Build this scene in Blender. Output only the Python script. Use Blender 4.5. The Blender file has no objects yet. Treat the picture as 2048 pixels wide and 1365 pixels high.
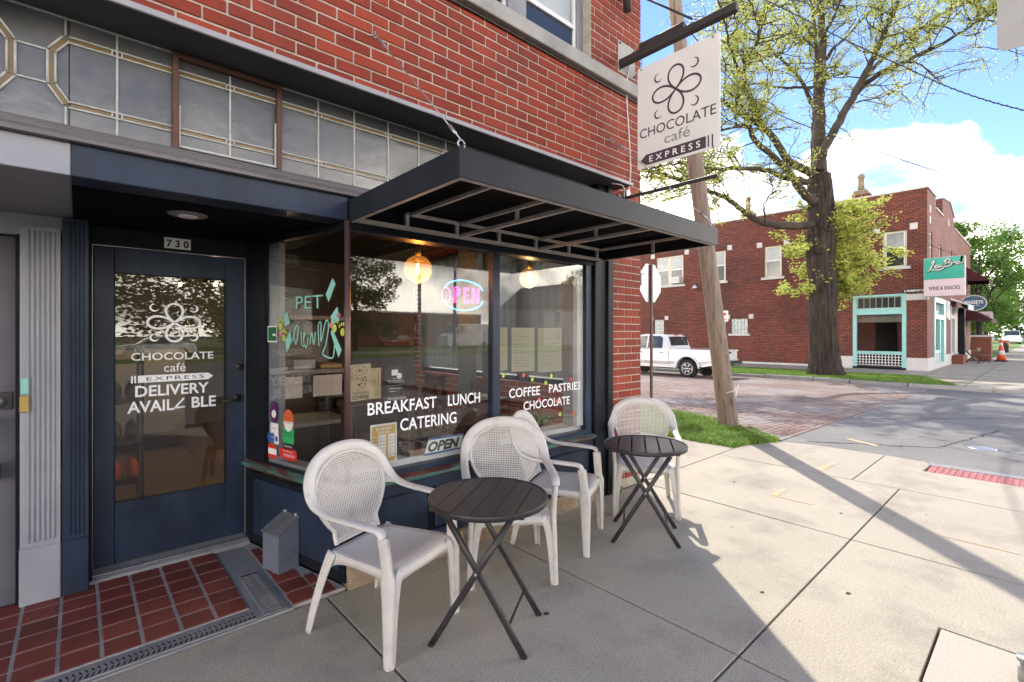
import bpy, math, random
from mathutils import Vector, Matrix
R = math.radians
PI = math.pi
rnd = random.Random(7)
sc = bpy.context.scene
col = sc.collection

# ------------------------------------------------ camera, sky, sun, exposure
cam = bpy.data.cameras.new('camera')
cam.sensor_width = 36
cam.lens = 966 / 2048 * 36
cam.shift_y = -14.5 / 2048
cam.clip_start = 0.05
cam.clip_end = 2000
camo = bpy.data.objects.new('camera', cam)
col.objects.link(camo)
camo.location = (0, 0, 1.55)
camo.rotation_euler = (R(90), 0, math.atan2(-.6687, .7435))
sc.camera = camo

SUN_EL = R(50)
SUN_DIR = Vector((.665 * math.cos(SUN_EL), .747 * math.cos(SUN_EL), math.sin(SUN_EL))).normalized()
w = bpy.data.worlds.new('World'); sc.world = w; w.use_nodes = True
nt = w.node_tree; N = nt.nodes; L = nt.links
N.clear()
wo = N.new('ShaderNodeOutputWorld'); bg = N.new('ShaderNodeBackground')
sky = N.new('ShaderNodeTexSky'); sky.sky_type = 'NISHITA'; sky.sun_disc = False
sky.sun_elevation = SUN_EL
sky.sun_rotation = math.atan2(.665, .747)
sky.air_density = 1.0; sky.dust_density = 0; sky.ozone_density = 3.0; sky.altitude = 1200
tc = N.new('ShaderNodeTexCoord')
sep = N.new('ShaderNodeSeparateXYZ'); L.new(tc.outputs['Generated'], sep.inputs[0])
# cumulus: fractal noise over the direction, thinning out with height
mp = N.new('ShaderNodeMapping'); mp.inputs['Scale'].default_value = (1, 1, 1.7); mp.inputs['Location'].default_value = (3.1, 1.7, .4)
L.new(tc.outputs['Generated'], mp.inputs[0])
n1 = N.new('ShaderNodeTexNoise'); n1.inputs['Scale'].default_value = 2.6; n1.inputs['Detail'].default_value = 9
n1.inputs['Roughness'].default_value = .58; n1.inputs['Distortion'].default_value = .25
L.new(mp.outputs[0], n1.inputs[0])
mr = N.new('ShaderNodeMapRange'); mr.inputs[1].default_value = .02; mr.inputs[2].default_value = .52
mr.inputs[3].default_value = .37; mr.inputs[4].default_value = -.15
L.new(sep.outputs[2], mr.inputs[0])
ad = N.new('ShaderNodeMath'); ad.operation = 'ADD'; L.new(n1.outputs[0], ad.inputs[0]); L.new(mr.outputs[0], ad.inputs[1])
cr = N.new('ShaderNodeMapRange'); cr.interpolation_type = 'SMOOTHSTEP'
cr.inputs[1].default_value = .50; cr.inputs[2].default_value = .60
L.new(ad.outputs[0], cr.inputs[0])
n2 = N.new('ShaderNodeTexNoise'); n2.inputs['Scale'].default_value = 5; n2.inputs['Detail'].default_value = 6
L.new(mp.outputs[0], n2.inputs[0])
cc = N.new('ShaderNodeMix'); cc.data_type = 'RGBA'
cc.inputs[6].default_value = (4.6, 4.5, 4.45, 1); cc.inputs[7].default_value = (27, 24.6, 21.2, 1)
cs = N.new('ShaderNodeMapRange'); cs.interpolation_type = 'SMOOTHSTEP'; cs.inputs[1].default_value = .34; cs.inputs[2].default_value = .62
L.new(n2.outputs[0], cs.inputs[0]); L.new(cs.outputs[0], cc.inputs[0])
mx = N.new('ShaderNodeMix'); mx.data_type = 'RGBA'
L.new(cr.outputs[0], mx.inputs[0]); tn = N.new('ShaderNodeMix'); tn.data_type = 'RGBA'; tn.blend_type = 'MULTIPLY'; tn.inputs[0].default_value = 1; tn.inputs[7].default_value = (.58, .60, .72, 1); L.new(sky.outputs[0], tn.inputs[6]); L.new(tn.outputs[2], mx.inputs[6]); L.new(cc.outputs[2], mx.inputs[7])
L.new(mx.outputs[2], bg.inputs[0]); bg.inputs[1].default_value = .15
L.new(bg.outputs[0], wo.inputs[0])

sl = bpy.data.lights.new('sun', 'SUN'); sl.energy = 2.0; sl.angle = R(.5); sl.color = (1, .95, .87)
so = bpy.data.objects.new('sun', sl); col.objects.link(so)
so.location = (10, 10, 20)
so.rotation_euler = SUN_DIR.to_track_quat('Z', 'Y').to_euler()
sc.view_settings.view_transform = 'Standard'; sc.view_settings.look = 'None'
sc.view_settings.exposure = 1.64; sc.view_settings.gamma = 1
sc.view_settings.use_curve_mapping = False
sc.render.engine = 'CYCLES'
sc.cycles.use_denoising = True
sc.cycles.max_bounces = 9; sc.cycles.diffuse_bounces = 4; sc.cycles.glossy_bounces = 4
sc.cycles.transparent_max_bounces = 12
sc.cycles.sample_clamp_indirect = 8
sc.cycles.caustics_reflective = False; sc.cycles.caustics_refractive = False

# ------------------------------------------------ helpers
class MB:
    """collects shapes, then links them as ONE mesh object"""
    def __init__(s): s.v = []; s.f = []; s.sm = []
    def add(s, vs, fs, smooth=False):
        b = len(s.v); s.v += [tuple(v) for v in vs]
        s.f += [tuple(i + b for i in f) for f in fs]; s.sm += [smooth] * len(fs); return s
    def box(s, x0, y0, z0, x1, y1, z1):
        return s.add([(x0,y0,z0),(x1,y0,z0),(x1,y1,z0),(x0,y1,z0),(x0,y0,z1),(x1,y0,z1),(x1,y1,z1),(x0,y1,z1)],
                     [(0,3,2,1),(4,5,6,7),(0,1,5,4),(1,2,6,5),(2,3,7,6),(3,0,4,7)])
    def cbox(s, x0, y0, z0, x1, y1, z1, c):
        """box whose edges are chamfered by c"""
        X=(x0,x1);Y=(y0,y1);Z=(z0,z1);sg=(1,-1)
        vs=[];idx={}
        for i in (0,1):
            for j in (0,1):
                for k in (0,1):
                    cx,cy,cz=X[i],Y[j],Z[k];a,b,d=sg[i]*c,sg[j]*c,sg[k]*c
                    idx[(i,j,k,'x')]=len(vs);vs.append((cx,cy+b,cz+d))
                    idx[(i,j,k,'y')]=len(vs);vs.append((cx+a,cy,cz+d))
                    idx[(i,j,k,'z')]=len(vs);vs.append((cx+a,cy+b,cz))
        fs=[]
        for i in (0,1):
            fs.append([idx[(i,j,k,'x')] for j,k in ((0,0),(1,0),(1,1),(0,1))])
            fs.append([idx[(j,i,k,'y')] for j,k in ((0,0),(1,0),(1,1),(0,1))])
            fs.append([idx[(j,k,i,'z')] for j,k in ((0,0),(1,0),(1,1),(0,1))])
        for i in (0,1):
            for j in (0,1):
                fs.append([idx[(i,j,0,'x')],idx[(i,j,1,'x')],idx[(i,j,1,'y')],idx[(i,j,0,'y')]])
                fs.append([idx[(i,0,j,'x')],idx[(i,1,j,'x')],idx[(i,1,j,'z')],idx[(i,0,j,'z')]])
                fs.append([idx[(0,i,j,'y')],idx[(1,i,j,'y')],idx[(1,i,j,'z')],idx[(0,i,j,'z')]])
                for k in (0,1):
                    fs.append([idx[(i,j,k,'x')],idx[(i,j,k,'y')],idx[(i,j,k,'z')]])
        cen=Vector(((x0+x1)/2,(y0+y1)/2,(z0+z1)/2))
        out=[]
        for f in fs:
            p=[Vector(vs[q]) for q in f];n=(p[1]-p[0]).cross(p[2]-p[0])
            m=sum(p,Vector())/len(p)
            out.append(tuple(f) if n.dot(m-cen)>0 else tuple(reversed(f)))
        return s.add(vs,out)
    def obox(s, c, ax, ay, az, smooth=False):
        """box from centre and three half-axis vectors"""
        c=Vector(c);ax=Vector(ax);ay=Vector(ay);az=Vector(az)
        vs=[c+i*ax+j*ay+k*az for k in (-1,1) for j,i in ((-1,-1),(-1,1),(1,1),(1,-1))]
        return s.add(vs,[(0,3,2,1),(4,5,6,7),(0,1,5,4),(1,2,6,5),(2,3,7,6),(3,0,4,7)],smooth)
    def prism(s, pts, lo, hi, axis='z', smooth=False):
        """polygon pts (2D) extruded along an axis"""
        n=len(pts)
        def P(a,b,h): return {'z':(a,b,h),'y':(a,h,b),'x':(h,a,b)}[axis]
        vs=[P(a,b,lo) for a,b in pts]+[P(a,b,hi) for a,b in pts]
        fs=[tuple(reversed(range(n))),tuple(range(n,2*n))]
        area=sum(pts[i][0]*pts[(i+1)%n][1]-pts[(i+1)%n][0]*pts[i][1] for i in range(n))
        sd=[(i,(i+1)%n,n+(i+1)%n,n+i) for i in range(n)]
        fl=(area<0)!=(axis=='y')
        if fl: fs=[tuple(reversed(f)) for f in fs]; sd=[tuple(reversed(f)) for f in sd]
        b=len(s.v); s.add(vs,fs); s.f+=[tuple(i+b for i in f) for f in sd]; s.sm+=[smooth]*n
        return s
    def tube(s, pts, rad, n=8, caps=True):
        pts=[Vector(p) for p in pts]; m=len(pts)
        if not hasattr(rad,'__len__'): rad=[rad]*m
        vs=[];prev=None
        for i,p in enumerate(pts):
            t=(pts[min(i+1,m-1)]-pts[max(i-1,0)])
            if t.length<1e-9: t=Vector((0,0,1))
            t.normalize()
            if prev is None:
                a=Vector((0,0,1)) if abs(t.z)<.9 else Vector((1,0,0))
                u=t.cross(a).normalized()
            else:
                u=(prev-t*prev.dot(t))
                u=u.normalized() if u.length>1e-6 else t.orthogonal().normalized()
            prev=u; v=t.cross(u)
            for k in range(n):
                a=2*PI*k/n; vs.append(p+rad[i]*(math.cos(a)*u+math.sin(a)*v))
        fs=[(i*n+k,i*n+(k+1)%n,(i+1)*n+(k+1)%n,(i+1)*n+k) for i in range(m-1) for k in range(n)]
        if caps: fs+= [tuple(reversed(range(n))),tuple(range((m-1)*n,m*n))]
        return s.add(vs,fs,True)
    def sweep(s, pts, wd, W, T, closed=False, rc=.35):
        """rounded-rectangle section: width W along wd, thickness T across it"""
        pts=[Vector(p) for p in pts]; m=len(pts)
        if not hasattr(W,'__len__'): W=[W]*m
        if not hasattr(T,'__len__'): T=[T]*m
        vs=[]
        sec=[]
        for (sx,sy) in ((1,1),(-1,1),(-1,-1),(1,-1)):
            q=[(1-rc,1),(1,1-rc)] if sx*sy<0 else [(1,1-rc),(1-rc,1)]
            sec+=[(sx*a,sy*b) for a,b in q]
        n=len(sec)
        for i,p in enumerate(pts):
            if closed: t=pts[(i+1)%m]-pts[i-1]
            else: t=pts[min(i+1,m-1)]-pts[max(i-1,0)]
            t.normalize()
            u=Vector(wd[i] if isinstance(wd,list) else wd); u=(u-t*u.dot(t)).normalized(); v=t.cross(u)
            for a,b in sec: vs.append(p+u*a*W[i]/2+v*b*T[i]/2)
        fs=[]
        for i in range(m if closed else m-1):
            j=(i+1)%m
            for k in range(n): fs.append((i*n+k,i*n+(k+1)%n,j*n+(k+1)%n,j*n+k))
        if not closed: fs+=[tuple(reversed(range(n))),tuple(range((m-1)*n,m*n))]
        return s.add(vs,fs,True)
    def lathe(s, prof, n=24, c=(0,0,0)):
        """(r,z) profile round a vertical axis"""
        vs=[(c[0]+r*math.cos(2*PI*k/n),c[1]+r*math.sin(2*PI*k/n),c[2]+z) for r,z in prof for k in range(n)]
        fs=[(i*n+k,i*n+(k+1)%n,(i+1)*n+(k+1)%n,(i+1)*n+k) for i in range(len(prof)-1) for k in range(n)]
        if prof[0][0]>1e-6: fs.append(tuple(reversed(range(n))))
        if prof[-1][0]>1e-6: fs.append(tuple(range((len(prof)-1)*n,len(prof)*n)))
        return s.add(vs,fs,True)
    def mesh(s, name):
        me=bpy.data.meshes.new(name); me.from_pydata(s.v,[],s.f); me.validate()
        if len(me.polygons)==len(s.sm): me.polygons.foreach_set('use_smooth',s.sm)
        me.update(); return me
    def build(s, name, m=None, parent=None, bevel=0, fix=False):
        me=s.mesh(name)
        if m: me.materials.append(m)
        if fix:
            import bmesh
            b=bmesh.new(); b.from_mesh(me); bmesh.ops.recalc_face_normals(b,faces=b.faces); b.to_mesh(me); b.free()
        return link(name,me,parent,bevel)

def link(name, me, parent=None, bevel=0):
    o=bpy.data.objects.new(name,me); col.objects.link(o)
    if parent is not None: o.parent=parent
    if bevel:
        b=o.modifiers.new('bevel','BEVEL'); b.width=bevel; b.segments=2; b.limit_method='ANGLE'; b.angle_limit=R(40)
    return o
def tag(o, label=None, cat=None, group=None, kind=None):
    if label: o['label']=label
    if cat: o['category']=cat
    if group: o['group']=group
    if kind: o['kind']=kind
    return o
def thing(name, label, cat, loc=(0,0,0), rz=0, group=None):
    o=bpy.data.objects.new(name,None); col.objects.link(o); o.location=loc; o.rotation_euler=(0,0,rz)
    o.empty_display_size=.1
    return tag(o,label,cat,group)
def copy_tree(o, parent=None):
    c=o.copy(); col.objects.link(c); c.parent=parent
    for ch in list(o.children): copy_tree(ch,c)
    return c
def smooth_path(pts, k=6, closed=False):
    P=[Vector(p) for p in pts]; n=len(P); out=[]
    for i in range(n if closed else n-1):
        if closed: a,b,c,d=P[i-1],P[i],P[(i+1)%n],P[(i+2)%n]
        else: a,b,c,d=P[max(i-1,0)],P[i],P[i+1],P[min(i+2,n-1)]
        for j in range(k):
            t=j/k
            out.append(.5*((2*b)+(c-a)*t+(2*a-5*b+4*c-d)*t*t+(3*b-a-3*c+d)*t**3))
    if not closed: out.append(P[-1])
    return out
def bx(name, m, parent, *c, bevel=0, ch=0):
    q=MB(); (q.cbox(*c,ch) if ch else q.box(*c)); return q.build(name,m,parent,bevel)

# ------------------------------------------------ materials
def mat(name, c1, c2=None, rough=.6, metal=0, vs=4, vdet=5, stretch=(1,1,1), bump=0, bs=60, bdist=.01,
        isl=0, spec=.5, dirt=None, dirtlo=.5, dirthi=.7, dvs=1.5, dstretch=(1,1,1), emit=None, es=0, bstretch=None, speck=0, coat=0, objc=False):
    m=bpy.data.materials.new(name); m.use_nodes=True; t=m.node_tree; n=t.nodes; l=t.links
    b=n['Principled BSDF']; b.inputs['Roughness'].default_value=rough; b.inputs['Metallic'].default_value=metal
    b.inputs['Specular IOR Level'].default_value=spec; b.inputs['Coat Weight'].default_value=coat
    if c2 is None: c2=tuple(x*.82 for x in c1)
    if objc: g=n.new('ShaderNodeTexCoord'); pos=g.outputs['Object']
    else: g=n.new('ShaderNodeNewGeometry'); pos=g.outputs['Position']
    def noise(scale,det,st,rough_=.55):
        mpn=n.new('ShaderNodeMapping'); mpn.inputs['Scale'].default_value=st; l.new(pos,mpn.inputs[0])
        x=n.new('ShaderNodeTexNoise'); x.inputs['Scale'].default_value=scale; x.inputs['Detail'].default_value=det
        x.inputs['Roughness'].default_value=rough_; l.new(mpn.outputs[0],x.inputs[0]); return x
    a=noise(vs,vdet,stretch)
    rg=n.new('ShaderNodeMapRange'); rg.inputs[1].default_value=.3; rg.inputs[2].default_value=.7; l.new(a.outputs[0],rg.inputs[0])
    fac=rg.outputs[0]
    if isl:
        oi=n.new('ShaderNodeObjectInfo'); gi=n.new('ShaderNodeNewGeometry')
        s1=n.new('ShaderNodeMath'); s1.operation='ADD'; l.new(oi.outputs['Random'],s1.inputs[0]); l.new(gi.outputs['Random Per Island'],s1.inputs[1])
        s2=n.new('ShaderNodeMath'); s2.operation='FRACT'; l.new(s1.outputs[0],s2.inputs[0])
        s3=n.new('ShaderNodeMix'); s3.inputs[0].default_value=isl; l.new(fac,s3.inputs[2]); l.new(s2.outputs[0],s3.inputs[3]); fac=s3.outputs[0]
    mxx=n.new('ShaderNodeMix'); mxx.data_type='RGBA'; mxx.inputs[6].default_value=(*c1,1); mxx.inputs[7].default_value=(*c2,1)
    l.new(fac,mxx.inputs[0]); out=mxx.outputs[2]
    if dirt:
        dd=noise(dvs,7,dstretch,.65); r2=n.new('ShaderNodeMapRange'); r2.inputs[1].default_value=dirtlo; r2.inputs[2].default_value=dirthi
        l.new(dd.outputs[0],r2.inputs[0])
        m2=n.new('ShaderNodeMix'); m2.data_type='RGBA'; l.new(r2.outputs[0],m2.inputs[0]); l.new(out,m2.inputs[6]); m2.inputs[7].default_value=(*dirt,1); out=m2.outputs[2]
    if speck:
        sp=noise(95,3,(1,1,1),.75); r3=n.new('ShaderNodeMapRange'); r3.inputs[1].default_value=.35; r3.inputs[2].default_value=.65
        r3.inputs[3].default_value=1-speck; r3.inputs[4].default_value=1+speck; l.new(sp.outputs[0],r3.inputs[0])
        m3=n.new('ShaderNodeMix'); m3.data_type='RGBA'; m3.blend_type='MULTIPLY'; m3.inputs[0].default_value=1
        l.new(out,m3.inputs[6]); l.new(r3.outputs[0],m3.inputs[7]); out=m3.outputs[2]
    l.new(out,b.inputs['Base Color'])
    if bump:
        bn=noise(bs,4,bstretch or (1,1,1)); bb=n.new('ShaderNodeBump'); bb.inputs['Strength'].default_value=bump; bb.inputs['Distance'].default_value=bdist
        l.new(bn.outputs[0],bb.inputs['Height']); l.new(bb.outputs[0],b.inputs['Normal'])
    if emit: b.inputs['Emission Color'].default_value=(*emit,1); b.inputs['Emission Strength'].default_value=es
    return m

def brick_mat(name, c1, c2, mortar, bw, rh, axis, ms=.008, bump=.4, off=(0,0,0)):
    """bricks on walls too far away to build piece by piece; axis = the wall's running direction"""
    m=bpy.data.materials.new(name); m.use_nodes=True; t=m.node_tree; n=t.nodes; l=t.links
    b=n['Principled BSDF']; b.inputs['Roughness'].default_value=.8
    g=n.new('ShaderNodeNewGeometry'); s=n.new('ShaderNodeSeparateXYZ'); l.new(g.outputs['Position'],s.inputs[0])
    c=n.new('ShaderNodeCombineXYZ'); l.new(s.outputs[{'x':0,'y':1}[axis]],c.inputs[0]); l.new(s.outputs[2],c.inputs[1])
    br=n.new('ShaderNodeTexBrick'); br.inputs['Scale'].default_value=1; br.inputs['Brick Width'].default_value=bw; br.inputs['Row Height'].default_value=rh
    br.inputs['Mortar Size'].default_value=ms; br.inputs['Mortar Smooth'].default_value=.2; br.inputs['Bias'].default_value=-.1
    br.inputs['Color1'].default_value=(*c1,1); br.inputs['Color2'].default_value=(*c2,1); br.inputs['Mortar'].default_value=(*mortar,1)
    l.new(c.outputs[0],br.inputs[0])
    ns=n.new('ShaderNodeTexNoise'); ns.inputs['Scale'].default_value=.5; ns.inputs['Detail'].default_value=8; l.new(g.outputs['Position'],ns.inputs[0])
    r=n.new('ShaderNodeMapRange'); r.inputs[1].default_value=.3; r.inputs[2].default_value=.7; r.inputs[3].default_value=.72; r.inputs[4].default_value=1.25; l.new(ns.outputs[0],r.inputs[0])
    mm=n.new('ShaderNodeMix'); mm.data_type='RGBA'; mm.blend_type='MULTIPLY'; mm.inputs[0].default_value=1
    l.new(br.outputs[0],mm.inputs[6]); l.new(r.outputs[0],mm.inputs[7]); l.new(mm.outputs[2],b.inputs['Base Color'])
    bb=n.new('ShaderNodeBump'); bb.inputs['Strength'].default_value=bump; bb.inputs['Distance'].default_value=.01; bb.invert=True
    l.new(br.outputs['Fac'],bb.inputs['Height']); l.new(bb.outputs[0],b.inputs['Normal'])
    return m

def glass_mat(name, tint=(.95,.97,.96), ior=1.5, boost=1.6, rough=0.0, wob=.0):
    m=bpy.data.materials.new(name); m.use_nodes=True; t=m.node_tree; n=t.nodes; l=t.links
    n.remove(n['Principled BSDF']); o=n['Material Output']
    tr=n.new('ShaderNodeBsdfTransparent'); tr.inputs[0].default_value=(*tint,1)
    gl=n.new('ShaderNodeBsdfGlossy'); gl.inputs['Roughness'].default_value=rough
    fr=n.new('ShaderNodeFresnel'); gg=n.new('ShaderNodeNewGeometry'); ir=n.new('ShaderNodeMapRange'); ir.inputs[3].default_value=ior; ir.inputs[4].default_value=1/ior; l.new(gg.outputs['Backfacing'],ir.inputs[0]); l.new(ir.outputs[0],fr.inputs[0])
    mu=n.new('ShaderNodeMath'); mu.operation='MULTIPLY'; mu.use_clamp=True; mu.inputs[1].default_value=boost; l.new(fr.outputs[0],mu.inputs[0])
    mi=n.new('ShaderNodeMixShader'); l.new(mu.outputs[0],mi.inputs[0]); l.new(tr.outputs[0],mi.inputs[1]); l.new(gl.outputs[0],mi.inputs[2]); l.new(mi.outputs[0],o.inputs[0])
    return m

M={}
M['brick']=mat('red_wirecut_brick',(.32,.056,.028),(.185,.029,.017),spec=.2,rough=.7,vs=9,bump=.75,bs=55,bdist=.006,bstretch=(5,5,.55),isl=.7,dirt=(.13,.035,.028),dirtlo=.48,dirthi=.82,dvs=1.7,dstretch=(1,1,.35))
M['mortar']=mat('pale_mortar',(.46,.41,.345),(.32,.28,.23),rough=.95,vs=12,bump=.5,bs=120)
M['limestone']=mat('weathered_limestone',(.36,.35,.33),(.28,.27,.25),rough=.85,vs=3,bump=.3,bs=70,dirt=(.2,.19,.18),dirtlo=.55,dirthi=.8,speck=.08)
M['base_stone']=mat('tan_base_stone',(.34,.27,.19),(.22,.16,.10),rough=.9,vs=9,bump=.8,bs=50,speck=.2,dirt=(.14,.10,.07))
M['navy']=mat('weathered_navy_paint',(.008,.014,.030),(.024,.040,.074),spec=.3,rough=.45,vs=3.5,stretch=(1.2,1.2,.5),bump=.35,bs=30,bdist=.004,bstretch=(1,1,.35),dirt=(.018,.022,.032),dirtlo=.5,dirthi=.72,dvs=5,dstretch=(1.5,1.5,.5))
M['black_paint']=mat('black_gloss_paint',(.005,.006,.009),(.011,.014,.020),spec=.15,rough=.5,vs=5,bump=.2,bs=35,bdist=.003)
M['soffit_black']=mat('black_soffit',(.005,.005,.006),(.010,.010,.011),spec=.05,rough=.8)
M['lavender']=mat('grey_lavender_paint',(.29,.295,.33),(.245,.25,.285),rough=.6,vs=4,bump=.25,bs=55,bdist=.003,dirt=(.22,.21,.24),dirtlo=.62,dirthi=.85)
M['grey_door']=mat('flat_grey_purple_paint',(.115,.11,.135),(.095,.09,.112),rough=.75,vs=5,bump=.15,bs=90,bdist=.002,dirt=(.16,.12,.09),dirtlo=.72,dirthi=.76,dvs=7)
M['weathered_wood']=mat('weathered_grey_wood',(.17,.155,.155),(.10,.09,.09),rough=.85,vs=14,stretch=(.12,1,1.6),bump=.6,bs=40,bdist=.006,bstretch=(.1,1,2))
M['shelf_steel']=mat('grey_painted_lintel',(.045,.043,.045),(.03,.03,.032),rough=.6,vs=3,stretch=(.5,1,1),dirt=(.07,.066,.065),dirtlo=.5,dirthi=.8)
M['shelf_edge']=mat('pale_grey_drip_edge',(.33,.32,.34),(.26,.25,.27),rough=.55,vs=6,dirt=(.2,.18,.17),dirtlo=.6,dirthi=.8)
M['awning']=mat('black_painted_sheet_steel',(.012,.015,.021),(.018,.022,.030),spec=.15,rough=.5,vs=3,bump=.12,bs=12,bdist=.004,dirt=(.06,.065,.07),dirtlo=.66,dirthi=.85,dvs=9)
M['awn_rib']=mat('bare_angle_iron',(.58,.54,.49),(.40,.36,.32),rough=.55,vs=20)
M['rust']=mat('brown_rusty_steel',(.10,.045,.035),(.06,.03,.026),rough=.6,vs=12,stretch=(1,1,.3))
M['copper_post']=mat('aged_copper_tube',(.13,.075,.07),(.08,.05,.052),rough=.4,metal=.5,vs=6,stretch=(1,1,.15))
M['copper_sill']=mat('copper_sill_with_verdigris',(.16,.055,.04),(.09,.035,.03),rough=.45,metal=.35,vs=7,stretch=(1,1,3),dirt=(.08,.20,.165),dirtlo=.47,dirthi=.55,dvs=6,dstretch=(.8,.8,9),bump=.3,bs=40)
M['galv']=mat('galvanised_steel',(.42,.43,.45),(.3,.31,.33),rough=.4,metal=.8,vs=30)
M['sign_back']=mat('plain_grey_sign_back',(.36,.355,.345),(.33,.325,.315),rough=.6)
M['grate_iron']=mat('dull_grate_iron',(.26,.26,.255),(.17,.17,.17),rough=.65,metal=.2)
M['white_wire']=mat('white_cable_sheath',(.62,.61,.59),rough=.5)
M['black_metal']=mat('black_steel',(.015,.013,.013),(.03,.024,.022),rough=.5,vs=9)
M['sign_white']=mat('off_white_sign_panel',(.68,.66,.64),(.61,.595,.585),rough=.55,vs=2.5,dirt=(.42,.41,.42),dirtlo=.6,dirthi=.95)
M['sign_dark']=mat('dark_plum_sign_print',(.045,.028,.038),(.055,.036,.046),rough=.5)
M['sign_grey']=mat('grey_sign_print',(.22,.21,.22),rough=.5)
M['white_vinyl']=mat('white_vinyl',(.80,.80,.82),(.74,.74,.77),rough=.5)
M['resin']=mat('pale_grey_resin',(.55,.52,.49),(.49,.465,.44),rough=.42,vs=6,stretch=(1,1,3),bump=.06,bs=300,bdist=.001,dirt=(.33,.29,.25),dirtlo=.56,dirthi=.84,dvs=9)
M['table_metal']=mat('dark_brown_powder_coat',(.028,.024,.026),(.020,.017,.019),spec=.35,rough=.42,vs=8,bump=.08,bs=400,bdist=.0006)
M['tile']=mat('oxblood_quarry_tile',(.24,.058,.038),(.12,.028,.020),rough=.6,spec=.3,vs=8,isl=.6,bump=.25,bs=40,bdist=.003,dirt=(.20,.11,.095),dirtlo=.62,dirthi=.82,dvs=6)
M['grout']=mat('grey_grout',(.38,.35,.31),(.27,.25,.225),rough=.95,vs=10,bump=.4)
M['conc']=mat('sidewalk_concrete',(.415,.365,.275),(.33,.287,.215),rough=.9,vs=1.3,vdet=8,bump=.55,bs=90,bdist=.004,speck=.22,isl=.35,dirt=(.22,.185,.145),dirtlo=.50,dirthi=.80,dvs=1.6)
M['conc_grey']=mat('smooth_grey_cement',(.30,.29,.28),(.22,.21,.20),rough=.85,vs=6,bump=.3,bs=90,speck=.08,dirt=(.15,.15,.15),dirtlo=.58,dirthi=.8,dvs=5)
M['conc_light']=mat('pale_new_concrete_patch',(.46,.40,.32),(.41,.355,.285),rough=.9,vs=3,bump=.4,bs=150,bdist=.003,speck=.13)
M['joint']=mat('dark_joint_soil',(.045,.038,.032),rough=1)
M['asphalt']=mat('worn_asphalt',(.20,.188,.172),(.14,.132,.122),rough=.92,vs=.7,vdet=8,bump=.6,bs=110,bdist=.006,speck=.3,dirt=(.26,.24,.21),dirtlo=.5,dirthi=.72,dvs=.45)
M['street_brick']=mat('worn_paving_brick',(.27,.185,.145),(.16,.105,.085),rough=.8,vs=6,isl=.65,bump=.5,bs=40,dirt=(.27,.235,.21),dirtlo=.46,dirthi=.62,dvs=.45)
M['yellow_mark']=mat('faded_orange_paint',(.55,.36,.13),(.48,.34,.18),rough=.9,vs=30,dirt=(.47,.425,.37),dirtlo=.45,dirthi=.6,dvs=30)
M['tactile']=mat('faded_red_tactile_paver',(.42,.13,.12),(.34,.12,.11),rough=.85,vs=5,dirt=(.4,.3,.27),dirtlo=.55,dirthi=.75,dvs=6)

M['grass_ground']=mat('verge_turf',(.13,.23,.035),(.08,.15,.025),rough=.95,vs=5,bump=.8,bs=40,bdist=.02,dirt=(.10,.08,.045),dirtlo=.6,dirthi=.75,dvs=1.5)
M['soil']=mat('bare_soil',(.09,.07,.05),rough=1)
M['bark']=mat('elm_bark',(.085,.062,.048),(.012,.009,.008),rough=.95,vs=11,stretch=(1,1,.12),bump=1,bs=11,bdist=.25,bstretch=(1,1,.13))
M['bark_lite']=mat('mossy_limb_bark',(.080,.060,.046),(.030,.024,.017),rough=.95,vs=2.5,bump=.8,bs=14,bdist=.03)
M['pole_wood']=mat('weathered_utility_pole',(.30,.235,.175),(.17,.135,.105),rough=.9,vs=12,stretch=(1,1,.09),bump=1,bs=14,bdist=.02,bstretch=(1,1,.08),dirt=(.07,.055,.045),dirtlo=.55,dirthi=.68,dvs=14,dstretch=(1,1,.12))
def leaf(name,c1,c2,tl=.4):
    m=mat(name,c1,c2,rough=.6,vs=.6,isl=.75,vdet=2)
    n=m.node_tree.nodes; l=m.node_tree.links; b=n['Principled BSDF']; o=n['Material Output']
    t=n.new('ShaderNodeBsdfTranslucent'); mi=n.new('ShaderNodeMixShader'); mi.inputs[0].default_value=tl
    s=b.inputs['Base Color'].links[0].from_socket; l.new(s,t.inputs[0]); l.new(b.outputs[0],mi.inputs[1]); l.new(t.outputs[0],mi.inputs[2]); l.new(mi.outputs[0],o.inputs[0])
    return m
M['grass']=leaf('spring_grass',(.26,.38,.06),(.12,.22,.03),.4)
M['leaf_young']=leaf('young_elm_leaf',(.66,.66,.17),(.32,.40,.065),.5)
M['leaf_maple']=leaf('maple_leaf',(.15,.27,.035),(.075,.17,.03))
M['leaf_dark']=leaf('mature_leaf',(.06,.12,.03),(.035,.075,.02))
M['glass']=glass_mat('shop_window_glass',(.91,.925,.92),1.5,1.35)
M['glass_door']=glass_mat('door_glass',(.91,.925,.905),1.5,1.3)
M['clear']=glass_mat('clear_plaque_glass',(.88,.90,.90),1.45,1.6)
M['amber_globe']=glass_mat('amber_globe_glass',(.90,.58,.27),1.5,3.2)
M['smoke_globe']=glass_mat('smoked_globe_glass',(.60,.56,.50),1.5,3.2)
M['glass_far']=mat('dark_window_glass',(.018,.022,.026),(.035,.04,.045),rough=.06,spec=.8,vs=1.5)
M['glass_blind']=mat('glass_over_blind',(.33,.35,.36),(.20,.22,.24),rough=.12,vs=2.0,spec=.7)
M['cream']=mat('cream_window_trim',(.60,.56,.44),(.50,.46,.36),rough=.6,vs=4)
M['white_paint']=mat('white_paint',(.72,.72,.72),(.62,.62,.63),rough=.5,vs=3)
M['grey_paint']=mat('grey_frame_paint',(.22,.225,.24),(.17,.17,.185),rough=.6)
M['teal']=mat('pale_aqua_paint',(.27,.53,.52),(.22,.46,.45),rough=.45,vs=3)
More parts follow.
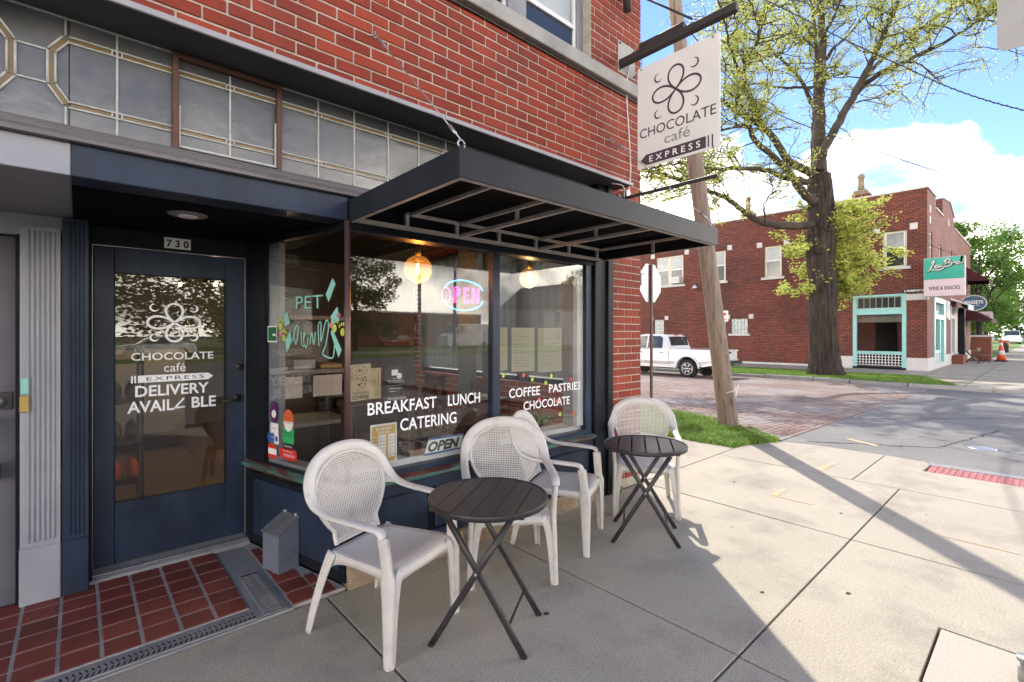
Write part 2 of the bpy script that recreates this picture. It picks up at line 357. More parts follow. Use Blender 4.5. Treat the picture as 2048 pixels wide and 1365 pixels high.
M['teal_sign']=mat('teal_sign_face',(.005,.36,.27),(.004,.30,.235),rough=.18,vs=2,spec=.6)
M['pink_sign']=mat('pale_pink_sign_face',(.58,.46,.52),(.53,.43,.49),rough=.4)
M['stone_white']=mat('painted_white_stone',(.55,.53,.52),(.46,.45,.45),rough=.8,vs=3)
M['block']=mat('glass_block',(.16,.20,.20),(.34,.40,.40),rough=.12,vs=9,spec=.7,isl=.5)
M['truck']=mat('white_car_paint',(.70,.70,.71),(.66,.66,.67),rough=.22,coat=.8)
M['tyre']=mat('tyre_rubber',(.018,.018,.019),rough=.85)
M['alloy']=mat('alloy_wheel',(.5,.5,.52),rough=.3,metal=.8)
M['plastic']=mat('black_plastic',(.02,.02,.022),rough=.55)
M['chrome']=mat('chrome',(.6,.6,.62),rough=.12,metal=1)
M['red_lamp']=mat('red_tail_lamp',(.35,.01,.01),rough=.15)
M['car_glass']=mat('dark_car_glass',(.02,.025,.028),(.05,.06,.06),rough=.04,spec=.9,vs=2)
M['van_white']=mat('white_van_paint',(.7,.7,.7),rough=.3)
M['red_car']=mat('red_car_paint',(.35,.02,.02),rough=.25,coat=.5)
M['brick_far']=brick_mat('far_side_brick',(.23,.050,.030),(.115,.027,.020),(.034,.018,.014),.23,.088,'y',ms=.019)
M['brick_far_x']=brick_mat('far_front_brick',(.25,.05,.03),(.14,.03,.02),(.06,.035,.03),.23,.088,'x',ms=.016)
M['brick_near_x']=brick_mat('upper_wall_brick',(.36,.068,.034),(.24,.045,.026),(.36,.32,.26),.227,.074,'x')
M['brick_near_y']=brick_mat('side_wall_brick',(.36,.068,.034),(.24,.045,.026),(.36,.32,.26),.227,.074,'y')
M['interior_wall']=mat('interior_plaster',(.24,.225,.205),(.20,.185,.17),rough=.9)
M['interior_dark']=mat('interior_dark_paint',(.09,.085,.085),rough=.85)
M['floor_wood']=mat('interior_wood_floor',(.20,.12,.07),(.12,.07,.045),rough=.5,vs=6,stretch=(.3,3,1))
M['dark_wood']=mat('dark_chair_wood',(.07,.028,.02),(.035,.016,.013),rough=.4)
M['litter_metal']=mat('blue_grey_painted_metal',(.15,.165,.21),(.12,.135,.175),rough=.5,dirt=(.08,.08,.1),dirtlo=.6,dirthi=.85,dvs=9)
M['white_board']=mat('white_boarding',(.34,.34,.33),rough=.6)
M['frost']=mat('grey_obscure_glass',(.10,.10,.105),(.07,.072,.076),rough=.16,vs=1.4,stretch=(1,1,2.2),spec=.6,dirt=(.20,.195,.20),dirtlo=.5,dirthi=.85,dvs=1.6,bump=.25,bs=16,bdist=.004)
M['amber']=mat('amber_leaded_glass',(.20,.13,.05),(.12,.08,.03),rough=.25,vs=12)
M['garnet']=mat('purple_leaded_glass',(.10,.035,.055),rough=.2)
M['lead']=mat('pale_lead_came',(.46,.47,.45),(.33,.34,.32),rough=.6,vs=30)
M['brown_frame']=mat('worn_brown_frame',(.10,.040,.024),(.06,.024,.016),rough=.6,vs=9)
M['brass']=mat('brass',(.50,.36,.12),rough=.35,metal=.8)
M['cardboard']=mat('kraft_paper',(.50,.38,.21),(.46,.34,.19),rough=.85)
M['ink']=mat('black_ink',(.02,.018,.016),rough=.7)
M['mustard']=mat('mustard_print',(.62,.37,.06),rough=.5)
M['blue_print']=mat('blue_print',(.03,.10,.38),rough=.5)
M['green_print']=mat('green_print',(.03,.42,.12),rough=.5)
M['dgreen_print']=mat('dark_green_print',(.01,.13,.05),rough=.5)
M['red_print']=mat('red_print',(.60,.025,.02),rough=.5)
M['orange_print']=mat('orange_print',(.62,.12,.03),rough=.5)
M['purple_print']=mat('purple_print',(.10,.02,.13),rough=.5)
M['pink_print']=mat('pink_print',(.75,.12,.30),rough=.5)
M['lime_print']=mat('lime_print',(.45,.55,.06),rough=.5)
M['mint_print']=mat('mint_print',(.25,.55,.48),rough=.5)
M['paper']=mat('white_paper',(.82,.81,.78),rough=.8)
M['menu_paper']=mat('tan_menu_paper',(.42,.38,.27),(.38,.34,.24),rough=.85)
def globe_glass(name,c,f):
    m=glass_mat(name,c,1.5,2.0); t=m.node_tree; n=t.nodes; l=t.links; o=n['Material Output']; s=o.inputs[0].links[0].from_socket
    tr=n.new('ShaderNodeBsdfTranslucent'); tr.inputs[0].default_value=(*c,1); mi=n.new('ShaderNodeMixShader'); mi.inputs[0].default_value=f
    l.new(s,mi.inputs[1]); l.new(tr.outputs[0],mi.inputs[2]); l.new(mi.outputs[0],o.inputs[0]); return m
M['amber_globe']=globe_glass('amber_globe_glass',(.88,.44,.12),.055); M['smoke_globe']=globe_glass('smoked_globe_glass',(.70,.55,.38),.035)
M['neon_pink']=mat('pink_neon',(.9,.1,.5),emit=(1,.06,.42),es=1.0)
M['neon_blue']=mat('blue_neon',(.2,.7,1),emit=(.05,.42,1),es=.85)
M['bulb']=mat('warm_filament',(1,.6,.2),emit=(1,.50,.14),es=40)
M['burgundy']=mat('burgundy_canvas',(.075,.012,.016),(.05,.01,.012),rough=.9)
M['blue_sign']=mat('denim_blue_sign',(.025,.075,.15),rough=.5)
M['orange_cone']=mat('orange_cone_plastic',(.75,.10,.02),rough=.5)
M['sheer']=leaf('added_dimming_sheer',(.16,.16,.16),(.13,.13,.13),.5)
M['hedge']=leaf('hedge_leaf',(.20,.26,.05),(.10,.16,.03),.2)
M['roof_grey']=mat('grey_roof_shingle',(.13,.13,.135),(.09,.09,.095),rough=.9)
M['siding']=mat('pale_siding',(.42,.40,.42),rough=.8)
M['far_red']=mat('rust_brick_planter',(.22,.07,.04),(.14,.045,.03),rough=.85,vs=12)

# ------------------------------------------------ flat print: text, strokes, shapes
def fit_text(s, P, u, v, width, height, m, parent, name='lettering', off=0.0, shear=0.0, sp=1.0, nrm=.0):
    """text s as a flat mesh: baseline-left point P, unit vectors u (right) and v (up), exact width and cap height"""
    c=bpy.data.curves.new(name,'FONT'); c.body=s; c.offset=off; c.shear=shear; c.space_character=sp; c.resolution_u=3
    o=bpy.data.objects.new(name,c); col.objects.link(o)
    dg=bpy.context.evaluated_depsgraph_get(); dg.update()
    me=bpy.data.meshes.new_from_object(o.evaluated_get(dg)); bpy.data.objects.remove(o)
    xs=[q.co.x for q in me.vertices]; ys=[q.co.y for q in me.vertices]
    x0,x1=min(xs),max(xs); y1=max(ys); yb=0 if any(ch.isupper() or ch.isdigit() for ch in s) else min(ys)
    P=Vector(P);u=Vector(u);v=Vector(v)
    for q in me.vertices:
        q.co=P+u*((q.co.x-x0)/(x1-x0)*width)+v*((q.co.y-yb)/(y1-yb)*height)
    me.materials.clear(); me.materials.append(m); me.update()
    return link(name,me,parent)
def stroke(mb, pts, wdt, P, u, v, closed=False, taper=None):
    """ribbon along 2D pts in the plane (P,u,v)"""
    P=Vector(P);u=Vector(u);v=Vector(v); n=len(pts); vs=[];fs=[]
    for i in range(n):
        a=pts[i-1] if (closed or i>0) else pts[i]; b=pts[(i+1)%n] if (closed or i<n-1) else pts[i]
        tx,ty=b[0]-a[0],b[1]-a[1]; q=math.hypot(tx,ty) or 1; nx,ny=-ty/q,tx/q
        ww=wdt/2*(taper[i] if taper else 1)
        for s_ in (1,-1):
            vs.append(P+u*(pts[i][0]+s_*nx*ww)+v*(pts[i][1]+s_*ny*ww))
    for i in range(n if closed else n-1):
        j=(i+1)%n; fs.append((2*i,2*i+1,2*j+1,2*j))
    mb.add(vs,fs)
def spath(pts,k=6,closed=False):
    return [(p.x,p.y) for p in smooth_path([(a,b,0) for a,b in pts],k,closed)]
def plate(mb, pts, P, u, v, nrm=None, th=.0):
    """flat polygon, or a thin slab when th is given"""
    P=Vector(P);u=Vector(u);v=Vector(v)
    a=[P+u*x+v*y for x,y in pts]; n=len(a)
    if not th: mb.add(a,[tuple(range(n))]); return
    q=u.cross(v)*th
    mb.add(a+[p-q for p in a],[tuple(range(n)),tuple(reversed(range(n,2*n)))]+[((i+1)%n,i,n+i,n+(i+1)%n) for i in range(n)])
def rect(x0,y0,x1,y1): return [(x0,y0),(x1,y0),(x1,y1),(x0,y1)]
def ell(cx,cy,rx,ry,n=28): return [(cx+rx*math.cos(2*PI*i/n),cy+ry*math.sin(2*PI*i/n)) for i in range(n)]
def flower(P,u,v,sx,sy,m,parent,wd,name='logo'):
    """four open loops crossing in the middle with four crescents between them"""
    mb=MB()
    for k in range(4):
        a=k*PI/2
        pts=[]
        for i in range(33):
            t=(-1+2*i/32)*PI/4; r_=max(0,math.cos(2*t))**.62; x,y=r_*math.sin(t)*.98,r_*math.cos(t)
            pts.append(((x*math.cos(a)-y*math.sin(a))*sx,(x*math.sin(a)+y*math.cos(a))*sy))
        P=Vector(P)-Vector(u).cross(Vector(v))*-.0002
        stroke(mb,pts,wd,P,u,v)
    for ix,iy in ((1,1),(-1,1),(-1,-1),(1,-1)):
        cx,cy=ix*.74,iy*.78; pts=[];tp=[]
        a0=math.atan2(-iy*.2,-ix)   # opening faces the middle line
        for i in range(15):
            t=i/14; ang=R(-155)+t*R(250)
            ang=(ang if ix>0 else PI-ang); 
            if iy<0: ang=ang+0
            pts.append(((cx+.16*math.cos(ang))*sx,(cy+.18*math.sin(ang))*sy)); tp.append(.12+.75*math.sin(t*PI))
        stroke(mb,pts,wd,P,u,v,taper=tp)
    return mb.build(name,m,parent)
# ================================================ the ground
def gz(x): return 0.0 if x<7.6 else max(-.25, -.25*(x-7.6)/(20.9-7.6))
g=MB(); g.box(-400,-400,-1.2,600,400,-.42); tag(g.build('ground',M['soil']),kind='structure')
# main road behind the camera
g=MB(); g.box(-150,-26,-.41,250,-1.35,-.13); tag(g.build('main_road',M['asphalt']),kind='structure')
g=MB(); g.box(-150,-30,-.40,250,-26.003,-.02); g.box(-150,-120,-.40,250,-34,-.06); tag(g.build('verge_across_the_road',M['grass_ground']),kind='structure')
g=MB(); g.box(-150,-33.997,-.40,250,-30.003,-.05); tag(g.build('pavement_across_the_road',M['conc']),kind='structure')
g=MB()
for i in range(16): g.box(-60+i*9,-13.4,-.129,-55+i*9,-13.25,-.125)
tag(g.build('road_line',M['yellow_mark']),kind='structure')

# sidewalk: bed + separate slabs with open joints
side=MB(); side.box(-6,-1.35,-.40,7.62,9.9,-.035); side=side.build('sidewalk',M['joint']); tag(side,kind='structure')
J=.006
def slab(pts,m='conc',z=0.0):
    cx=sum(p[0] for p in pts)/len(pts)
    q=MB(); q.prism(pts,-.10,z,'z'); o=q.build('slab',M[m],side,bevel=.004); return o
def rslab(x0,y0,x1,y1,m='conc'): return slab([(x0+J,y0+J),(x1-J,y0+J),(x1-J,y1-J),(x0+J,y1-J)],m)
rslab(-2.9,-1.3,-1.2,1.0); rslab(-1.2,-1.3,1.09,1.0); rslab(1.09,-1.3,2.36,1.0)
rslab(-2.9,1.0,-1.2,2.84); rslab(-1.2,1.0,1.09,2.84); rslab(1.09,1.0,2.37,2.84)
slab([(2.36+J,-1.3),(2.8-J,-1.3),(2.8-J,.385+J),(3.38+J,.385+J),(3.38+J,-1.3),(4.33-J,-1.3),(4.33-J,1.0-J),(2.36+J,1.0-J)])
slab([(2.8+J,-1.3),(3.38-J,-1.3),(3.38-J,.385-J),(2.8+J,.385-J)],'conc_light')
slab([(2.37+J,1.0+J),(4.335-J,1.0+J),(4.37,2.84),(2.37+J,2.84)])
rslab(4.33,-1.3,6.11,1.0); slab([(4.335+J,1.0+J),(6.11-J,1.0+J),(6.13,2.84),(4.382+J,2.84)])
slab([(6.11+J,-1.3),(7.1,-1.3),(7.12,-.5),(7.1,.96),(7.5,.94),(7.62,1.0),(7.66,1.4-J),(6.11+J,1.4-J)])
slab([(6.12+J,1.4+J),(7.66,1.4+J),(7.64,2.2),(7.5,2.62),(6.85,2.84),(6.14,2.84)])
rslab(4.376,2.85,6.62,4.6); rslab(4.376,4.6,6.62,6.3); rslab(4.376,6.3,6.62,8.0); rslab(4.376,8.0,6.62,9.8)
for (x,y,r_) in ((1.93,1.86,.016),(2.62,1.35,.010),(3.05,1.15,.013),(3.42,.80,.017),(1.42,1.45,.010),(4.9,1.2,.014),(5.4,.7,.012),(2.9,.9,.009),(3.9,1.7,.011),(1.0,1.75,.011),(5.1,2.2,.013),(.55,2.3,.012)):
    q=MB(); q.prism([(x+r_*(1+.25*math.sin(3*a+x*9))*math.cos(a),y+r_*.8*(1+.2*math.cos(2*a+y))*math.sin(a)) for a in [2*PI*i/12 for i in range(12)]],-.001,.0022,'z'); q.build('gum_spot',M['joint' if r_>.0125 else 'limestone'],side)
# tactile ramp paver, ribbed
t=MB(); t.box(7.11,-1.3,-.10,7.5,.93,-.012)
for i in range(40):
    y=-1.28+i*.055
    if y<.9: t.cbox(7.13,y,-.013,7.48,y+.028,-.004,.003)
tag(t.build('tactile_strip',M['tactile'],side),None)
t=MB(); t.prism([(7.505,-1.3),(7.66,-1.3),(7.66,.98),(7.505,.935)],-.1,-.006,'z'); t.build('kerb_edge',M['conc_grey'],side)
# spray paint marks
def marks(name,strips,z):
    q=MB()
    for (x0,y0,x1,y1,wd) in strips:
        dx,dy=x1-x0,y1-y0; l_=math.hypot(dx,dy); nx,ny=-dy/l_*wd/2,dx/l_*wd/2
        n=8
        for i in range(n):
            a,b=i/n,(i+.93)/n; k=.75+.4*rnd.random()
            q.add([(x0+dx*a+nx*k,y0+dy*a+ny*k,z),(x0+dx*b+nx*k,y0+dy*b+ny*k,z),(x0+dx*b-nx*k,y0+dy*b-ny*k,z),(x0+dx*a-nx*k,y0+dy*a-ny*k,z)],[(3,2,1,0)])
    o=q.build(name,M['yellow_mark'],side); return o
marks('paint_mark',[(4.95,1.763,5.24,1.764,.06)],.003)
marks('paint_mark',[(4.96,1.73,4.967,1.438,.05)],.003)
marks('paint_mark',[(6.25,1.76,6.75,1.72,.07)],.003)
marks('paint_mark',[(4.93,.56,4.92,-.3,.022)],.003)

# side street: asphalt wedge sloping away, brick paving beyond y=2.6
def sheet(name,m,x0,x1,y0,y1,dz,th=.2,nx=20):
    q=MB(); n=nx+1
    xs=[x0+(x1-x0)*i/nx for i in range(n)]
    vs=[(x,y0,gz(x)+dz) for x in xs]+[(x,y1,gz(x)+dz) for x in xs]
    q.add(vs,[(i,i+1,n+i+1,n+i) for i in range(nx)])
    o=q.build(name,m); tag(o,kind='structure'); return o
asph=sheet('side_street_asphalt',M['asphalt'],7.5,21.0,-30,2.6,-.012)
def zs(x): return gz(x)-.012
q=MB()
for a,b in (((14.8,-.3),(11.3,2.3)),((9.2,.2),(9.9,1.6)),((9.0,1.0),(11.6,.55)),((8.9,1.0),(7.9,2.35)),((8.3,-.3),(9.1,.95)),((16.5,2.3),(14.5,.1))):
    pts=[];n=26
    for i in range(n+1):
        t=i/n; pts.append((a[0]+(b[0]-a[0])*t+rnd.uniform(-.03,.03),a[1]+(b[1]-a[1])*t+rnd.uniform(-.03,.03)))
    vs=[];fs=[]
    for i,(x,y) in enumerate(pts):
        wd=rnd.uniform(.006,.02); vs+=[(x-wd,y-wd,zs(x)+.003),(x+wd,y+wd,zs(x)+.003)]
    for i in range(n): fs.append((2*i,2*i+2,2*i+3,2*i+1))
    q.add(vs,fs)
q.build('tar_crack',M['joint'],asph,fix=True)
q=MB(); q.lathe([(0,.006),(.13,.006),(.15,.004),(.15,-.01)],24,(9.35,.62,zs(9.35))); q.build('manhole_cover',M['galv'],asph)
q=MB(); q.prism([(8.32,1.62),(8.4,1.60),(8.62,2.0),(8.54,2.03)],zs(8.5)+.001,zs(8.5)+.006,'z'); q.build('paint_mark',M['yellow_mark'],asph)

bs=sheet('brick_street',M['soil'],7.62,21.0,2.603,22,-.05)
def kerb_x(y):   # near kerb of the side street
    pts=[(2.6,7.62),(3.1,8.1),(4.1,8.75),(5.5,9.05),(30,9.3)]
    for (a,xa),(b,xb) in zip(pts,pts[1:]):
        if a<=y<=b: return xa+(xb-xa)*(y-a)/(b-a)
    return 9.3
bricks=[]
row=0;y=2.62
while y<17:
    x=7.7+(row%2)*.118+rnd.uniform(-.02,.02)
    while x<20.85:
        if x>kerb_x(y)+.04 and y/x<.70:
            bricks.append((x,y+.03*math.sin(x*.9)*0,rnd.uniform(-.004,.003)))
        x+=.236
    y+=.104; row+=1
bricks.sort(key=lambda b:b[0]**2+b[1]**2)
def brick_box(q,x,y,dz,l_=.222,w_=.092):
    z=gz(x+.1)-.004+dz; e=.008
    q.add([(x,y,z-.05),(x+l_,y,z-.05),(x+l_,y+w_,z-.05),(x,y+w_,z-.05),(x,y,z-e),(x+l_,y,z-e),(x+l_,y+w_,z-e),(x,y+w_,z-e),
           (x+e,y+e,z),(x+l_-e,y+e,z),(x+l_-e,y+w_-e,z),(x+e,y+w_-e,z)],
          [(8,9,10,11)]+[(i,(i+1)%4,4+(i+1)%4,4+i) for i in range(4)]+[(4+i,4+(i+1)%4,8+(i+1)%4,8+i) for i in range(4)])
q=MB(); brick_box(q,0,0,0); me=q.mesh('paving_brick'); me.materials.append(M['street_brick'])
for b in bricks[:300]:
    o=link('paving_brick',me,bs); o.location=(b[0],b[1],gz(b[0]+.1)+b[2]); o.rotation_euler=(0,rnd.uniform(-.01,.03),rnd.uniform(-.02,.02))
q=MB()
for b in bricks[300:]: brick_box(q,*b)
tag(q.build('paving_bricks',M['street_brick'],bs),kind='stuff')

# near kerb + grass patch around the utility pole
k=MB()
ys=[2.62,2.85,3.1,3.6,4.1,4.8,5.5,7,9,12,16]
for a,b in zip(ys,ys[1:]):
    xa,xb=kerb_x(a),kerb_x(b)
    k.prism([(xa-.13,a+.012),(xa,a+.012),(xb,b),(xb-.13,b)],-.3,rnd.uniform(-.015,.0)-.02,'z')
tag(k.build('near_kerb',M['conc_grey'],bevel=.01),kind='structure')
turf=MB(); poly=[(6.62,2.86),(6.85,2.85),(7.5,2.63)]+[(kerb_x(y)-.13,y) for y in (2.7,3.1,3.6,4.1,4.8,5.5,7,9,12,16)]+[(6.62,16)]
turf.prism(poly,-.35,-.012,'z'); turf=turf.build('grass_patch_soil',M['grass_ground']); tag(turf,kind='structure')
def blade(q,x,y,z,h,lean,az,w_=.004):
    dx,dy=math.cos(az),math.sin(az); nx,ny=-dy*w_,dx*w_
    q.add([(x-nx,y-ny,z),(x+nx,y+ny,z),(x+dx*lean*.4+nx*.8,y+dy*lean*.4+ny*.8,z+h*.6),(x+dx*lean*.4-nx*.8,y+dy*lean*.4-ny*.8,z+h*.6),(x+dx*lean,y+dy*lean,z+h*rnd.uniform(.75,1))],
          [(0,1,2,3),(3,2,4)])
def inside(x,y,P):
    c=False;n=len(P)
    for i in range(n):
        x1,y1=P[i];x2,y2=P[(i+1)%n]
        if (y1>y)!=(y2>y) and x<(x2-x1)*(y-y1)/(y2-y1)+x1: c=not c
    return c
q=MB(); n=0
while n<26000:
    x=rnd.uniform(6.5,9.2); y=2.6+(rnd.random()**1.6)*6
    if not inside(x+rnd.uniform(-.06,.06),y+rnd.uniform(-.06,.06),poly): continue
    cl=math.sin(x*5.3+1)*math.sin(y*4.1+2)+math.sin(x*11+y*7)*.4
    if rnd.random()>.75+.35*cl: continue
    h=rnd.uniform(.04,.10)*(1+.5*max(0,cl)); az=rnd.uniform(0,2*PI)
    blade(q,x,y,-.012,h,rnd.uniform(.02,.09),az,rnd.uniform(.0035,.006)); n+=1
tag(q.build('long_grass',M['grass']),'clumps of long bright grass round the foot of the leaning utility pole','grass',kind='stuff')
q=MB()
for i in range(30):
    blade(q,3.92+rnd.gauss(0,.035),2.82+rnd.gauss(0,.015),0,rnd.uniform(.04,.10),rnd.uniform(.02,.07),rnd.uniform(0,2*PI),.012)
tag(q.build('weed',M['grass']),'small leafy weed at the foot of the brick pier beside the black post','weed')

q=MB()
for i in range(900):
    x=8.0+abs(rnd.gauss(0,.55)); y=2.66+abs(rnd.gauss(0,.22)); z=gz(x)+.004+rnd.random()*.012; a=rnd.uniform(0,6.28); s_=rnd.uniform(.008,.022)
    q.add([(x,y,z),(x+s_*math.cos(a),y+s_*math.sin(a),z+rnd.uniform(0,.008)),(x+s_*.8*math.cos(a+.9),y+s_*.8*math.sin(a+.9),z+.003)],[(0,1,2)])
tag(q.build('leaf_litter',M['far_red']),'scattered brown leaf litter where the grass meets the brick street','leaf litter',kind='stuff')
# far side of the street: kerb, verge, sidewalk
FX=20.9
far=MB(); far.box(24.7,1.9001,-.4,28.6,30,-.125); far.box(FX,-6,-.4,28.6,1.9,-.125); far.box(28.6001,-6,-.4,46,3.9,-.125)
far.prism([(FX,1.901),(24.6999,1.901),(24.6999,3.3)],-.4,-.125,'z')
far=far.build('far_sidewalk',M['conc']); tag(far,kind='structure')
q=MB(); q.box(46.003,-6,-.4,230,1.2,-.125); q.box(46.003,1.2,-.4,230,2.6,-.12); tag(q.build('distant_sidewalk',M['conc']),kind='structure')
q=MB()
for yy in (0.0,1.8): q.box(FX+.1,yy,-.1245,45,yy+.02,-.122)
for xx in (22.6,24.6,26.4,28.3,30.2,32,34,36,38,40,42,44): q.box(xx,-4,-.1245,xx+.02,3.6,-.122)
for yy in (3.3,4.8,6.3,7.8,9.3,10.8,12.3): q.box(24.72,yy,-.1245,28.25,yy+.02,-.122)
q.build('joint_line',M['joint'],far)
q=MB(); q.box(21.0,-1.2,-.13,21.45,.55,-.118)
for i in range(28): q.cbox(21.03,-1.18+i*.06,-.12,21.42,-1.15+i*.06,-.108,.003)
q.build('tactile_strip',M['tactile'],far)
vp=[(FX+.16,2.6),(21.4,2.0),(24.7,3.35),(24.7,24),(FX+.16,24)]
q=MB(); q.prism(vp,-.4,-.115,'z'); verge=q.build('far_verge',M['grass_ground']); tag(verge,kind='structure')
q=MB(); n=0
while n<30000:
    x=rnd.uniform(FX+.1,24.8); y=rnd.uniform(2.1,17)
    if y/x>.68 or not inside(x,y,vp): continue
    blade(q,x,y,-.118,rnd.uniform(.03,.075),rnd.uniform(.01,.05),rnd.uniform(0,2*PI),.009); n+=1
tag(q.build('verge_grass',M['grass']),'mown bright green grass strip under the big tree','grass',kind='stuff')
ks=MB(); ks.box(FX-.01,-6,-.42,FX+.14,24,-.3); ks=ks.build('far_kerb',M['soil']); tag(ks,kind='structure')
y=-5.9
while y<20:
    l_=rnd.uniform(1.1,2.3); x=FX+rnd.uniform(-.02,.02); hh=-.105+rnd.uniform(-.03,.01)
    q=MB(); q.cbox(x-.02,y+.015,-.35,x+.15,y+l_-.015,hh,.025); o=q.build('kerb_stone',M['limestone' if y<2 else 'base_stone'],ks)
    if y>2: o.data.materials[0]=M['conc_grey']
    o.rotation_euler=(0,0,0); y+=l_
# lawns and hedge further down the street
q=MB(); q.box(46.003,2.61,-.4,230,30,-.11); tag(q.build('distant_lawn',M['grass_ground']),kind='structure')
q=MB(); q.box(230.01,-100,-.35,500,120,-.12); tag(q.build('far_road',M['asphalt']),kind='structure')
# ================================================ the cafe building
WY=2.85; CXR=4.376
cafe=thing('cafe_building','red brick cafe building with navy shopfront and leaded transom, nearest on the left','building',(2,WY,0))
CO=Vector((2,WY,0))
def rel(o,parent=cafe):
    """keep world coordinates while parented to the building's base empty"""
    if parent is cafe: o.location=o.location-CO
    return o
def cb(name,m,*c,ch=0,bevel=0,parent=None):
    q=MB(); (q.cbox(*c,ch) if ch else q.box(*c))
    o=q.build(name,M[m],parent or cafe,bevel)
    return rel(o) if parent is None else o
def cm(q,name,m,parent=None,bevel=0,fix=False):
    o=q.build(name,M[m],parent or cafe,bevel,fix); return rel(o) if parent is None else o
SZ=2.978     # lintel shelf
# --- front wall of wirecut brick
wall=MB()
wall.box(-4,WY+.006,SZ+.004,CXR-.006,WY+.30,3.95)
wall.box(3.556,WY+.006,4.08,CXR-.006,WY+.30,5.2)
wall.box(-4,WY+.006,3.95,2.0,WY+.30,5.2)
wall.box(3.862,WY+.006,0,CXR-.006,WY+.30,SZ+.004)
wall=cm(wall,'front_wall','mortar')
def brick_shape(L_,H_,D_,c=.004):
    q=MB(); q.cbox(0,0,0,L_,D_,H_,c); me=q.mesh('brick'); me.materials.append(M['brick']); return me
BW,BH=.227,.0742
bm={}
items=[]
def course(x0,x1,z,off):
    x=x0-off
    while x<x1-.02:
        a,b=max(x,x0),min(x+BW,x1)
        if b-a>.04: items.append((a,z,b-a))
        x+=BW
z=SZ+.006; r=0
while z+BH<5.16:
    jit=rnd.uniform(-.012,.012)
    off=(BW/2 if r%2 else 0)+.06+jit
    if z<3.95-.03:
        hi=min(BH,3.945-z); course(-.6,CXR,z,off)
    elif z>4.075: course(3.556,CXR,z,off)
    z+=BH; r+=1
z=SZ-BH+.006; r=1
while z>0.02:
    items.append((3.862,z,.227 if r%2 else .12)); 
    if r%2: items+= [(3.862+.227,z,.227),(3.862+.454,z,CXR-3.862-.454)]
    else: items+= [(3.862+.12,z,.227),(3.862+.347,z,CXR-3.862-.347)]
    z-=BH; r+=1
def vis(it): return (it[0]**2+(it[1]-1.55)**2)
items=[i for i in items if i[2]>.03]
items.sort(key=vis)
items=[i for i in items if not(i[0]<.25 and i[1]>3.45)]+[i for i in items if (i[0]<.25 and i[1]>3.45)]
rest=MB()
for i,(x,z,l_) in enumerate(items):
    l_-=.0105; h_=BH-.0105; dy=rnd.uniform(-.002,.002)
    if i<300:
        key=(round(l_,3)); 
        if key not in bm: bm[key]=brick_shape(l_,h_,.06)
        o=link('brick',bm[key],wall); o.location=(x+.0055,WY+dy,z+.0055)
        o.rotation_euler=(0,rnd.uniform(-.004,.004),0)
    else: rest.cbox(x+.0055,WY+dy,z+.0055,x+.0055+l_,WY+.06,z+.0055+h_,.004)
tag(rest.build('bricks',M['brick'],wall),kind='stuff')
# upper storey and the side wall (out of frame): brick by material
q=MB(); q.box(-4,WY,5.2,CXR,WY+.3,7.6); q.box(2.0,WY+.02,4.95,3.55,WY+.3,5.2); cm(q,'upper_wall','brick_near_x')
q=MB(); q.box(CXR-.3,WY+.301,0,CXR-.004,3.35,7.6); q.box(CXR-.3,3.35,0,CXR-.004,6.9,.95); q.box(CXR-.3,3.35,2.75,CXR-.004,6.9,7.6); q.box(CXR-.3,6.9,0,CXR-.004,14,7.6); cm(q,'side_wall','brick_near_y')
cb('roof','roof_grey',-4.1,WY-.05,7.6,CXR+.05,14.1,7.75)
q=MB(); q.box(-4,13.7,0,CXR-.31,14,7.6); q.box(-4.3,WY+.0,0,-4.01,14,7.6); cm(q,'rear_wall','brick_near_x')
# stone band under the upstairs window
q=MB(); q.cbox(1.72,WY-.055,3.952,CXR+.03,WY+.12,4.078,.006); cm(q,'stone_sill_band','limestone')
q=MB(); q.tube([(1.4,WY-.012,3.90),(2.2,WY-.012,3.925),(3.0,WY-.014,3.925),(4.35,WY-.012,3.93)],.008,6); cm(q,'cable','black_metal')
# upstairs window
win=MB(); y=WY+.13
win.box(2.0,y-.03,4.079,2.07,y+.05,4.95); win.box(3.47,y-.03,4.079,3.552,y+.05,4.95); win.box(2.60,y-.045,4.079,2.80,y+.05,4.95)
win.box(2.07,y-.02,4.079,2.60,y+.05,4.115); win.box(2.80,y-.02,4.079,3.47,y+.05,4.115); win.box(2.0,y-.03,4.9,3.55,y+.05,4.95)
win=cm(win,'upper_window','grey_paint')
for x0,x1 in ((2.07,2.60),(2.80,3.47)):
    q=MB(); q.box(x0+.0,y-.012,4.115,x0+.03,y+.02,4.9); q.box(x1-.03,y-.012,4.115,x1,y+.02,4.9); q.box(x0+.03,y-.012,4.115,x1-.03,y+.02,4.14); q.box(x0+.03,y-.016,4.39,x1-.03,y+.02,4.43)
    q.build('sash',M['white_paint'],win)
    q=MB(); q.box(x0+.03,y+.004,4.14,x1-.03,y+.008,4.39); q.build('pane',M['glass_far'],win)
    q=MB(); q.box(x0+.03,y+.024,4.36,x1-.03,y+.03,4.9); q.build('blind',M['paper'],win)
    q=MB(); q.box(x0+.03,y+.004,4.43,x1-.03,y+.008,4.9); q.build('pane',M['glass'],win)
# steel lintel shelf over the transom
q=MB(); q.box(-4,2.672,SZ-.012,3.95,2.99,SZ); q.box(-4,2.985,SZ-.05,3.95,3.02,SZ-.012); sh=cm(q,'lintel_shelf','shelf_steel')
q=MB(); q.cbox(-4,2.655,SZ-.016,3.953,2.671,SZ+.014,.003); rel(q.build('drip_edge',M['shelf_edge'],cafe))
q=MB(); q.prism([(2.66,SZ+.001),(2.80,SZ+.07),(2.845,SZ+.001)],-4,3.9,'x'); 
